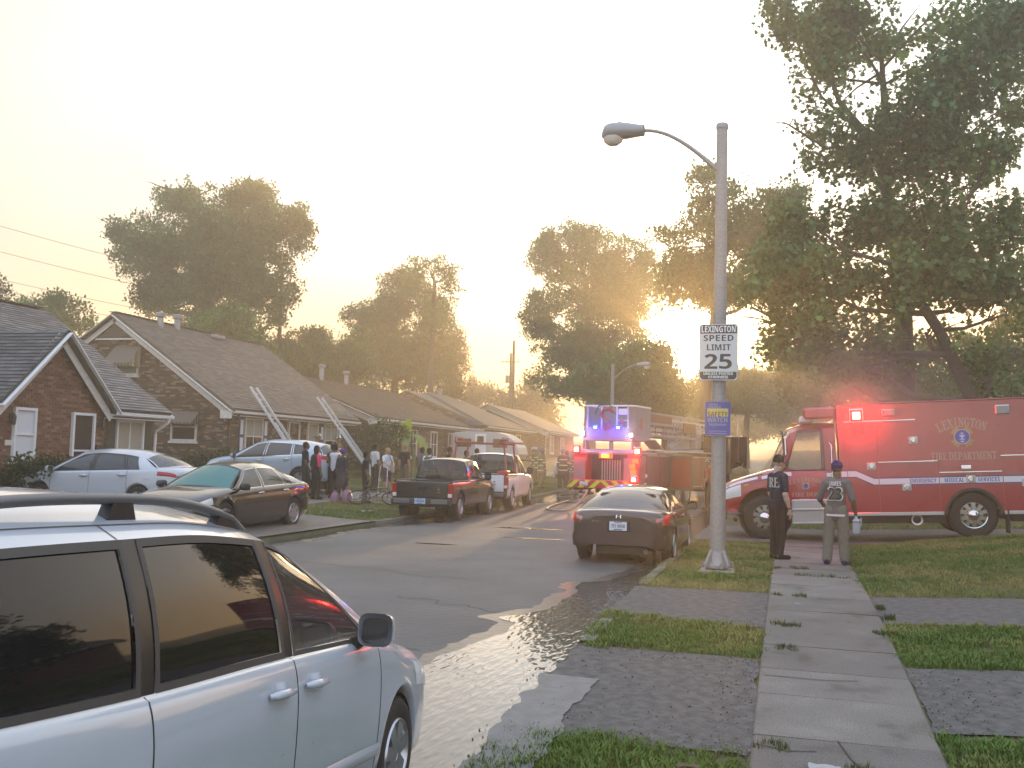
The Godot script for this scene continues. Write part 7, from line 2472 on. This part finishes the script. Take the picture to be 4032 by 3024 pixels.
	m.box(Vector3(12.28, 2.45, 0), Vector3(.03, .7, 2.2)); m.box(Vector3(9.22, 2.5, 0), Vector3(.03, .46, 2.1))
	obj("cab_window", m, M.glass_dark, o)
	m = MB.new()
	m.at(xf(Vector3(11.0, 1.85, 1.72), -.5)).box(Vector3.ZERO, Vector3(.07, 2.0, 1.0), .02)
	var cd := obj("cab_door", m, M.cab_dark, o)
	m = MB.new()
	for q in [[-.03, .02, .49], [-.03, .02, -.49], [-.03, .02, 0.0]]: m.at(xf(Vector3(11.0, 1.85, 1.72), -.5)).box(Vector3(-.05, 0, q[2]), Vector3(.03, 1.96, .035))
	obj("door_frame", m, M.steel, cd)
	m = MB.new()
	m.box(Vector3(10.6, 2.98, 0), Vector3(.5, .16, 2.0), .04)
	obj("light_bar", m, M.white_plastic, o)
	for h in [[.4, -.6], [2.2, .1]]: pass
	o.transform = Transform3D(Basis(Vector3.UP, PI / 2 - deg_to_rad(12.0)), Vector3(-6.02, g_road(-34) - .1, -33.9))

# ---------------------------------------------------------------- people
func people() -> void:
	make_templates()
	var tan_skin := Color(.36, .20, .14); var brown := Color(.11, .055, .035); var pale := Color(.42, .26, .20)
	var navy := Color(.018, .024, .05); var coat := Color(.20, .15, .085); var black := Color(.014, .014, .016)
	var down := [Vector3(.05, -.28, -.03), Vector3(.06, -.53, .04)]
	var down_r := [Vector3(-.05, -.28, -.03), Vector3(-.06, -.53, .04)]
	# the two on the sidewalk
	var p := person("firefighter in a navy tee and dark cap standing on the grass before the ambulance", Vector3(-.18, gy(-.18, -18.7), -18.75), 2.20, 1.84, {"cell": .014, "skin": pale, "shirt": navy, "pants": Color(.012, .013, .02), "shoes": Color(.012, .012, .012), "hat": "cap", "hair": Color(.02, .02, .026), "girth": 1.14, "sleeve": .75,
		"arms": [[Vector3(.05, -.29, .02), Vector3(.05, -.50, .14)], [Vector3(-.06, -.29, -.02), Vector3(-.07, -.54, .06)]], "legs": [[Vector3(.03, -.43, .03), Vector3(.05, -.85, .03)], [Vector3(-.02, -.43, .0), Vector3(-.03, -.85, -.06)]], "baggy": .012, "head": Vector3(.16, -.12, 0), "hem": -.02})
	for r in [["FI", 1.36], ["RE", 1.21]]: pass
	text(p, "FIRE", .17, xf(Vector3(0, 1.30, -.158), PI), mat("tee_print", lin(.42, .42, .42), .7), .27, true, 1.1, .003)
	var belt := MB.new()
	belt.lathe([Vector2(.165, -.02), Vector2(.167, .02)], 24, Transform3D(Basis.from_scale(Vector3(1.02, 1, .78)), Vector3(0, 1.0, 0)))
	belt.box(Vector3(-.155, .99, .02), Vector3(.05, .11, .07), .012)
	obj("belt", belt, M.black, p)
	var watch := MB.new()
	watch.tube([Vector3(-.25, .885, .045), Vector3(-.252, .86, .052)], .036, 10)
	obj("wrist_watch", watch, M.black, p)
	var j := person("person in a grey JAMES 23 jersey, khaki trousers and purple cap on the sidewalk", Vector3(.80, gy(.8, -18.2), -18.2), 2.95, 1.76, {"cell": .014, "skin": brown, "shirt": Color(.135, .12, .125), "pants": Color(.17, .15, .125), "shoes": Color(.03, .022, .06), "hat": "cap", "hair": Color(.045, .02, .11), "brim": 1.0, "sleeve": .95, "baggy": .018, "girth": 1.05, "hem": -.08,
		"arms": [[Vector3(.10, -.27, .03), Vector3(.10, -.36, .27)], [Vector3(-.09, -.28, -.03), Vector3(-.13, -.53, .04)]], "legs": [[Vector3(.04, -.43, .03), Vector3(.06, -.855, -.02)], [Vector3(-.03, -.43, .03), Vector3(-.05, -.855, .02)]], "head": Vector3(.1, .35, 0)})
	var pr := mat("jersey_white", lin(.62, .6, .6), .7); var pb := mat("jersey_black", lin(.02, .02, .022), .7)
	text(j, "JAMES", .075, xf(Vector3(0, 1.385, -.152), PI), pr, .2, false, 1.1, .003)
	text(j, "23", .232, xf(Vector3(0, 1.205, -.152), PI), pr, .26, false, 1.1, .003)
	text(j, "23", .205, xf(Vector3(0, 1.205, -.158), PI), pb, .225, false, 1.1, .003)
	var hemm := MB.new()
	hemm.lathe([Vector2(.182, -.035), Vector2(.186, .0)], 24, Transform3D(Basis.from_scale(Vector3(1.02, 1, .8)), Vector3(0, .865, 0)))
	obj("undershirt_hem", hemm, pr, j)
	# what he carries
	var jug := thing("plastic_jug", "translucent plastic jug in the jersey wearer's right hand", "jug", Vector3(1.12, .52, -18.12), .2)
	var jm := MB.new()
	jm.box(Vector3(0, .12, 0), Vector3(.12, .22, .12), .03)
	jm.lathe([Vector2(.07, .24), Vector2(.025, .30), Vector2(.025, .33), Vector2(.001, .33)], 14)
	obj("jug_body", jm, mat("milky_plastic", lin(.3, .32, .35), .25), jug)
	jm = MB.new()
	jm.tube([Vector3(.05, .26, 0), Vector3(.08, .30, 0), Vector3(.08, .18, 0), Vector3(.07, .15, 0)], .014, 8)
	obj("jug_handle", jm, M.milky_plastic, jug)
	# ---- the group watching from the far sidewalk
	var G := "onlookers on the far sidewalk"
	var L := [[-14.25, -28.5, 2.6, 1.66, "person in dark clothes with one bright pink sleeve, left end of the group", {"skin": brown, "shirt": Color(.02, .016, .02), "sleeve": 1.0, "sleeve_side": 1, "sleeve_col": Color(.62, .05, .13), "pants": black, "hat": "long", "girth": 1.1, "baggy": .02}],
		[-14.0, -29.3, 2.9, 1.74, "person in a white tank top behind the purple head wrap", {"skin": brown, "shirt": Color(.55, .56, .6), "sleeve": .0, "pants": black, "arms": [[Vector3(.16, -.22, .06), Vector3(.04, -.26, .26)], down_r]}],
		[-13.45, -28.7, 2.8, 1.62, "person in a plaid dress and purple head wrap", {"skin": brown, "shirt": Color(.035, .035, .05), "sleeve": .9, "pants": Color(.05, .05, .07), "trouser": .7, "hat": "cap", "brim": -.2, "hair": Color(.10, .03, .25), "girth": 1.2, "skirt": M.get("plaid")}],
		[-12.75, -28.9, 2.2, 1.58, "young person in black beside the bicycle", {"skin": brown, "shirt": black, "pants": Color(.02, .02, .025), "sleeve": .7}],
		[-13.9, -33.4, 1.2, 1.66, "woman in a white tee and patterned shorts with a shoulder bag", {"skin": tan_skin, "shirt": Color(.55, .57, .62), "sleeve": .6, "pants": Color(.10, .05, .08), "trouser": .95, "hat": "long", "hair": Color(.30, .20, .10), "girth": 1.15, "arms": [[Vector3(.08, -.26, .06), Vector3(-.08, -.30, .22)], [Vector3(-.10, -.24, .12), Vector3(-.1, -.3, .36)]]}],
		[-14.2, -35.8, 2.8, 1.78, "person with a blond bun in a dark tee behind the woman in white", {"skin": tan_skin, "shirt": Color(.02, .02, .026), "pants": Color(.12, .1, .09), "hat": "bun", "hair": Color(.30, .19, .09)}],
		[-12.75, -34.6, 3.0, 1.74, "person in a white tee and yellow shorts with a dark backpack", {"skin": brown, "shirt": Color(.56, .58, .62), "pants": Color(.55, .32, .01), "trouser": .95, "baggy": .03, "sleeve": .7}],
		[-12.6, -36.6, 1.9, 1.6, "person in a red top behind the backpack", {"skin": tan_skin, "shirt": Color(.36, .04, .03), "pants": black, "hair": Color(.12, .06, .03)}],
		[-11.9, -36.4, 2.7, 1.72, "person in a dark green top behind the black pickup", {"skin": brown, "shirt": Color(.03, .07, .04), "pants": black}]]
	var pm := mat("plaid", Color.WHITE, .85)
	var im := Image.create_empty(64, 64, false, Image.FORMAT_RGB8)
	for y in 64:
		for x in 64:
			var c := .10
			if x % 16 < 3: c += .10
			if y % 16 < 3: c += .10
			im.set_pixel(x, y, Color(c, c, c * 1.3))
	pm.albedo_texture = ImageTexture.create_from_image(im)
	pm.uv1_triplanar = true
	pm.uv1_scale = Vector3.ONE * 3
	var who := []
	for a in L:
		if a[5].has("skirt"): a[5].skirt = pm
		who.append(person(a[4], Vector3(a[0], gy(a[0], a[1]), a[1]), a[2], a[3], a[5], G))
	for a in [[-14.9, -34.6, 2.6, "person in a white top half behind the woman with the shoulder bag", Color(.5, .5, .52)], [-13.4, -35.6, 2.9, "person in a grey tee between the bun and the backpack", Color(.10, .10, .11)], [-15.1, -29.4, 2.3, "person in black at the far left of the group by the crossover's rear wheel", Color(.015, .015, .018)], [-10.6, -48.5, 2.2, "person in dark clothes far behind the firefighters by the white pickup", Color(.02, .02, .025)]]:
		person(a[3], Vector3(a[0], gy(a[0], a[1]), a[1]), a[2], 1.72, {"skin": brown, "shirt": a[4], "pants": Color(.03, .03, .035), "sleeve": .7, "arms": [[Vector3(.12, -.25, .06), Vector3(-.02, -.28, .24)], [Vector3(-.08, -.28, -.04), Vector3(-.05, -.5, .08)]]}, G)
	for a in [[-13.0, -37.6, 2.4, "person in a black hoodie between the two pickups' far side and the trailer"], [-12.3, -39.0, 2.7, "tall person in dark clothes just behind the white pickup's ladder rack"], [-15.3, -31.6, 2.2, "person in black at the rear of the silver blue crossover"]]:
		person(a[3], Vector3(a[0], gy(a[0], a[1]), a[1]), a[2], 1.76, {"skin": brown, "shirt": Color(.02, .02, .024), "pants": black, "sleeve": 1.7, "baggy": .015}, G)
	# bags
	var bag := thing("backpack", "dark backpack worn over the white tee", "backpack", Vector3(-12.72, gy(-12.7, -34.4) + 1.02, -34.42), 3.0)
	var bmsh := MB.new()
	bmsh.box(Vector3(0, .2, 0), Vector3(.32, .44, .16), .06); bmsh.box(Vector3(0, .1, .0), Vector3(.26, .22, .22), .05)
	obj("pack", bmsh, mat("bag_dark", lin(.02, .02, .024), .7), bag)
	bmsh = MB.new()
	for x in [-.11, .11]: bmsh.tube([Vector3(x, .40, .0), Vector3(x, .46, .13), Vector3(x, .38, .26)], .018, 6)
	obj("strap", bmsh, M.bag_dark, bag)
	bag = thing("shoulder_bag", "pale shoulder bag at the hip of the woman in white", "bag", Vector3(-13.62, gy(-13.7, -33.4) + .78, -33.25), .4)
	bmsh = MB.new()
	bmsh.box(Vector3(0, .14, 0), Vector3(.14, .3, .36), .05)
	obj("pouch", bmsh, mat("bag_pale", lin(.34, .30, .26), .7), bag)
	bmsh = MB.new()
	bmsh.tube([Vector3(0, .27, .14), Vector3(-.08, .5, .1), Vector3(-.2, .72, -.1), Vector3(-.08, .5, -.16), Vector3(0, .27, -.14)], .013, 6)
	obj("strap", bmsh, M.bag_dark, bag)
	bag = thing("pink_bag", "two pink plastic bags on the ground by the plaid dress", "bag", Vector3(-13.05, gy(-13, -28.4), -28.25))
	bmsh = MB.new()
	bmsh.lathe([Vector2(.02, .0), Vector2(.16, .02), Vector2(.17, .2), Vector2(.12, .34), Vector2(.05, .42), Vector2(.07, .5)], 12)
	obj("pouch", bmsh, mat("bag_pink", lin(.22, .10, .16), .5), bag)
	bmsh = MB.new()
	bmsh.lathe([Vector2(.02, .0), Vector2(.13, .02), Vector2(.14, .16), Vector2(.1, .27), Vector2(.04, .34), Vector2(.06, .4)], 12, Transform3D(Basis(), Vector3(-.36, 0, .1)))
	obj("pouch", bmsh, M.bag_pink, bag)
	# ---- firefighters in turnout coats
	G = "firefighters in tan turnout coats"
	for a in [[-10.9, -44.5, 2.4, "firefighter with a black helmet beside the white pickup's door", Color(.03, .03, .03), coat],
		[-10.3, -46.2, -2.6, "firefighter in a dark coat with banded cuffs, second from the white pickup", Color(.12, .12, .12), Color(.045, .035, .025)],
		[-9.5, -44.9, 1.2, "firefighter with a red helmet stepping toward the ladder truck", Color(.25, .05, .04), coat]]:
		person(a[3], Vector3(a[0], gy(a[0], a[1]), a[1]), a[2], 1.82, {"skin": tan_skin, "shirt": a[5], "pants": a[5], "sleeve": 2.0, "hem": -.22, "baggy": .03, "girth": 1.2, "hat": "helmet", "hair": a[4], "bands": true, "shoes": black,
			"legs": [[Vector3(.02, -.42, .1), Vector3(.03, -.85, .02)], [Vector3(-.02, -.43, -.02), Vector3(-.03, -.84, -.16)]]}, G)
	person("firefighter in a tan coat and pale helmet standing with a hose behind the white pickup", Vector3(-11.9, gy(-11.9, -46.5), -47.0), 1.6, 1.8, {"skin": tan_skin, "shirt": coat, "pants": coat, "sleeve": 2.0, "hem": -.22, "baggy": .03, "girth": 1.2, "hat": "helmet", "hair": Color(.35, .33, .28), "bands": true}, G)
	person("person in a dark striped shirt behind the person in the tank top", Vector3(-14.6, gy(-14.6, -30.4), -30.4), 2.9, 1.7, {"skin": brown, "shirt": Color(.03, .03, .04), "pants": black, "sleeve": .8}, "onlookers on the far sidewalk")
	person("person in a dark shirt striding past the ladder truck's left rear corner", Vector3(-8.6, gy(-8.6, -43.6) - .1, -43.6), 1.9, 1.78, {"skin": tan_skin, "shirt": Color(.02, .018, .03), "pants": Color(.02, .02, .03), "sleeve": .7, "legs": [[Vector3(.02, -.41, .16), Vector3(.02, -.83, .12)], [Vector3(-.02, -.42, -.06), Vector3(-.03, -.80, -.3)]]})
	for a in [[-18.5, -37.0, 1.5, "firefighter with a black helmet at the brown house's door", Color(.03, .03, .032)], [-17.4, -36.6, 1.2, "firefighter with a yellow striped helmet in front of the brown house", Color(.025, .03, .03)]]:
		person(a[3], Vector3(a[0], gy(a[0], a[1]), a[1]), a[2], 1.84, {"skin": tan_skin, "shirt": coat, "pants": coat, "sleeve": 2.0, "hem": -.22, "baggy": .03, "girth": 1.2, "hat": "helmet", "hair": a[4], "bands": true}, G)
	person("firefighter in a tan coat standing beyond the ambulance's hood", Vector3(-1.35, gy(-1.3, -29), -29.6), 2.9, 1.80, {"skin": tan_skin, "shirt": coat, "pants": coat, "sleeve": 2.0, "hem": -.22, "girth": 1.25, "hair": Color(.02, .016, .014)}, G)
	person("person in a dark cap beside the tan coat beyond the ambulance's hood", Vector3(-1.95, g_road(-31.0) - .1, -31.0), 2.6, 1.70, {"skin": tan_skin, "shirt": Color(.03, .025, .025), "pants": black, "hat": "cap", "hair": Color(.02, .02, .02)})
	person("person in an orange top at the ladder truck's open cab door", Vector3(-2.75, g_road(-36.5) - .1, -36.6), -2.2, 1.76, {"skin": tan_skin, "shirt": Color(.34, .09, .05), "pants": black, "hat": "helmet", "hair": Color(.03, .03, .03), "sleeve": .8})

# ---------------------------------------------------------------- small things
func small_things() -> void:
	# shell backed metal chairs by the red house
	for c in [[-17.75, -21.6, "red metal shell back chair by the storm door, the left one"], [-17.65, -22.35, "red metal shell back chair nearer the storm door"]]:
		var o := thing("metal_chair", c[2], "chair", Vector3(c[0], .45, c[1]), PI / 2 - .2, "red chairs before the red brick house")
		var red := mat("chair_red", lin(.30, .07, .07), .45)
		var m := MB.new()
		var rows := []
		for i in 7:
			var u := i / 6.0
			var r := PackedVector3Array()
			for k in 9:
				var w := lerpf(-1, 1, k / 8.0)
				var ww: float = .27 * sqrt(maxf(0, 1 - pow(maxf(u - .35, 0) / .66, 2))) + .01
				r.append(Vector3(w * ww, .42 + u * .55, -.25 - .16 * u + .05 * w * w))
			rows.append(r)
		m.grid(rows)
		obj("backrest", m, red, o)
		m = MB.new()
		m.box(Vector3(0, .41, 0), Vector3(.5, .03, .5), .012)
		obj("seat", m, red, o)
		for x in [-.26, .26]:
			m = MB.new()
			m.tube([Vector3(x, .62, -.28), Vector3(x, .64, .2), Vector3(x, .42, .28), Vector3(x, .02, .25), Vector3(x, .02, -.3)], .016, 8)
			obj("leg", m, M.steel, o)
	# bicycle lying on its side by the sidewalk
	var b := thing("bicycle", "dark bicycle lying tipped over on the verge behind the black pickup", "bicycle", Vector3(-12.0, gy(-12.0, -28.0) + .06, -28.0), .5)
	b.rotation = Vector3(-.95, .35, 0)
	var fm := mat("frame_dark", lin(.03, .03, .032), .4)
	for x in [-.52, .52]:
		var m := MB.new()
		var ring := []
		for k in 29: ring.append(Vector3(x + cos(TAU * k / 28) * .33, .34 + sin(TAU * k / 28) * .33, 0))
		m.tube(ring, .02, 8, false)
		var w := obj("wheel", m, M.rubber, b)
		m = MB.new()
		for k in 20: m.tube([Vector3(x, .34, .02 if k % 2 else -.02), Vector3(x + cos(TAU * k / 20) * .31, .34 + sin(TAU * k / 20) * .31, 0)], .003, 4, false)
		obj("spokes", m, M.steel, w)
	var fr := MB.new()
	for t in [[Vector3(-.52, .34, 0), Vector3(-.15, .32, 0)], [Vector3(-.15, .32, 0), Vector3(-.28, .82, 0)], [Vector3(-.15, .32, 0), Vector3(.35, .78, 0)], [Vector3(-.26, .75, 0), Vector3(.34, .82, 0)], [Vector3(-.52, .34, 0), Vector3(-.26, .75, 0)], [Vector3(.52, .34, 0), Vector3(.33, .9, 0)]]: fr.tube(t, .018, 8)
	obj("frame", fr, fm, b)
	fr = MB.new()
	fr.tube([Vector3(.30, .98, -.3), Vector3(.34, 1.0, -.1), Vector3(.33, .92, 0), Vector3(.34, 1.0, .1), Vector3(.30, .98, .3)], .014, 8)
	obj("handlebar", fr, M.steel, b)
	fr = MB.new()
	fr.box(Vector3(-.29, .86, 0), Vector3(.26, .06, .14), .025)
	obj("saddle", fr, M.black, b)
	# white metal post leaning on the pickup, a hand cart
	var cart := thing("hand_cart", "folding hand cart with a looped handle beside the youth in black", "hand cart", Vector3(-13.3, gy(-13.3, -31.5), -31.6), .3)
	var cm := MB.new()
	cm.tube([Vector3(-.15, .15, 0), Vector3(-.12, 1.05, -.25), Vector3(-.06, 1.12, -.27), Vector3(.06, 1.12, -.27), Vector3(.12, 1.05, -.25), Vector3(.15, .15, 0)], .014, 8)
	obj("handle", cm, M.steel, cart)
	cm = MB.new()
	cm.box(Vector3(0, .16, .12), Vector3(.34, .03, .3), .01)
	obj("toe_plate", cm, M.steel, cart)
	for x in [-.18, .18]:
		cm = MB.new()
		cm.lathe([Vector2(.02, -.02), Vector2(.09, -.02), Vector2(.09, .02), Vector2(.02, .02)], 14, Transform3D(Basis(Vector3.BACK, PI / 2), Vector3(x, .09, -.05)))
		obj("wheel", cm, M.rubber, cart)
	# fire hoses
	for h in [["pale flat fire hose trailing from the ladder truck's bumper onto the road", [Vector3(-6.6, .62, -33.5), Vector3(-6.7, .35, -33.1), Vector3(-6.9, .06, -32.4), Vector3(-7.3, .02, -32.0), Vector3(-7.9, .02, -33.2), Vector3(-8.2, .02, -38)]], ["dark hose lying along the far gutter by the firefighters", [Vector3(-8.7, .0, -40.0), Vector3(-9.4, .0, -41.5), Vector3(-9.2, .0, -43.5), Vector3(-10.6, .0, -44.0), Vector3(-11.5, .0, -43.0), Vector3(-12.6, .0, -45.0)]]]:
		var cv := Curve3D.new()
		var pts: Array = h[1]
		for i in pts.size():
			var tn: Vector3 = (pts[mini(i + 1, pts.size() - 1)] - pts[maxi(i - 1, 0)]) * .2
			cv.add_point(pts[i], -tn, tn)
		var out := []
		for q in cv.get_baked_points().size():
			if q % 2 == 0:
				var v: Vector3 = cv.get_baked_points()[q]
				v.y += g_road(v.z) - .07 if v.x > KERB_L else gy(v.x, v.z) + .03
				out.append(v)
		var m := MB.new()
		m.tube(out, .036, 8)
		var o := obj("fire_hose", m, mat("hose_pale", lin(.30, .25, .2), .7) if h[0].begins_with("pale") else mat("hose_dark", lin(.10, .07, .06), .7))
		tag(o, h[0], "fire hose", "fire hoses")
	# litter
	rng.seed = 900
	for p in [[-11.2, -25.6, "scrap of white paper on the grass behind the dark sedan", .16, Color(.6, .62, .64)], [.24, -7.05, "torn white scrap lying over the cracked paving slab", .10, Color(.6, .6, .6)], [-.62, -6.75, "dry curled leaf in the grass left of the sidewalk", .07, Color(.30, .24, .16)], [.12, -13.0, "small white bottle cap on the paving slab", .03, Color(.6, .6, .6)], [-.12, -20.0, "crumpled white paper at the lawn's edge behind the firefighter", .06, Color(.65, .65, .65)]]:
		var m := MB.new()
		var rows := []
		for i in 5:
			var r := PackedVector3Array()
			for k in 5: r.append(Vector3((i - 2) * p[3] * .5 + rng.randf_range(-.2, .2) * p[3] * .3, rng.randf_range(0, .25) * p[3], (k - 2) * p[3] * .3))
			rows.append(r)
		m.grid(rows)
		var o := obj("litter", m, mat("litter_" + str(p[4]), p[4], .8))
		o.position = Vector3(p[0], gy(p[0], p[1]) + (.02 if paved(p[0], p[1]) else .045), p[1])
		tag(o, p[2], "leaf" if p[2].contains("leaf") else "litter", "litter on the ground")
	# cracks and weeds in the pavement
	for c in [[[.35, -7.66], [.42, -7.3], [.5, -7.1], [.75, -6.85], [1.04, -6.7]], [[-.24, -7.45], [.0, -7.35], [.2, -7.4]], [[-.24, -6.95], [.1, -6.9], [.45, -6.95]], [[-.2, -9.3], [.3, -9.28], [.6, -9.35]]]:
		var m := MB.new()
		for k in c.size() - 1:
			var a := Vector3(c[k][0], gy(0, c[k][1]) + .011, c[k][1]); var e := Vector3(c[k + 1][0], gy(0, c[k + 1][1]) + .011, c[k + 1][1])
			var s := (e - a).cross(Vector3.UP).normalized() * .007
			m.quad(a - s, a + s, e + s, e - s)
		struct("paving_crack", m, mat("crack_dark", lin(.035, .03, .026), .95))
	var xs := []
	for c in [[-.2, -13.75, .5, 14], [.1, -16.1, .8, 16], [-.2, -17.2, .5, 12], [.4, -7.1, .2, 8], [-.2, -7.4, .4, 8], [1.05, -13.2, .1, 14], [1.08, -12.5, .12, 16], [.9, -11.5, .2, 16], [-.15, -11.6, .3, 18], [-.1, -10.4, .2, 10]]:
		for k in c[3]:
			var x: float = c[0] + rng.randf_range(0, 1) * c[2]; var z: float = c[1] + rng.randf_range(-.1, .1)
			xs.append(Transform3D(Basis(Vector3.UP, rng.randf() * TAU).scaled(Vector3.ONE * rng.randf_range(.5, .9)), Vector3(x, gy(0, z) - .01, z)))
	var cs := []
	for k in xs.size(): cs.append(Color(.05, .08, .02) * rng.randf_range(.8, 1.3))
	tag(many("weeds", tufts[0], M.grass, xs, cs), "tufts of weed growing in the joints of the sidewalk", "weeds")
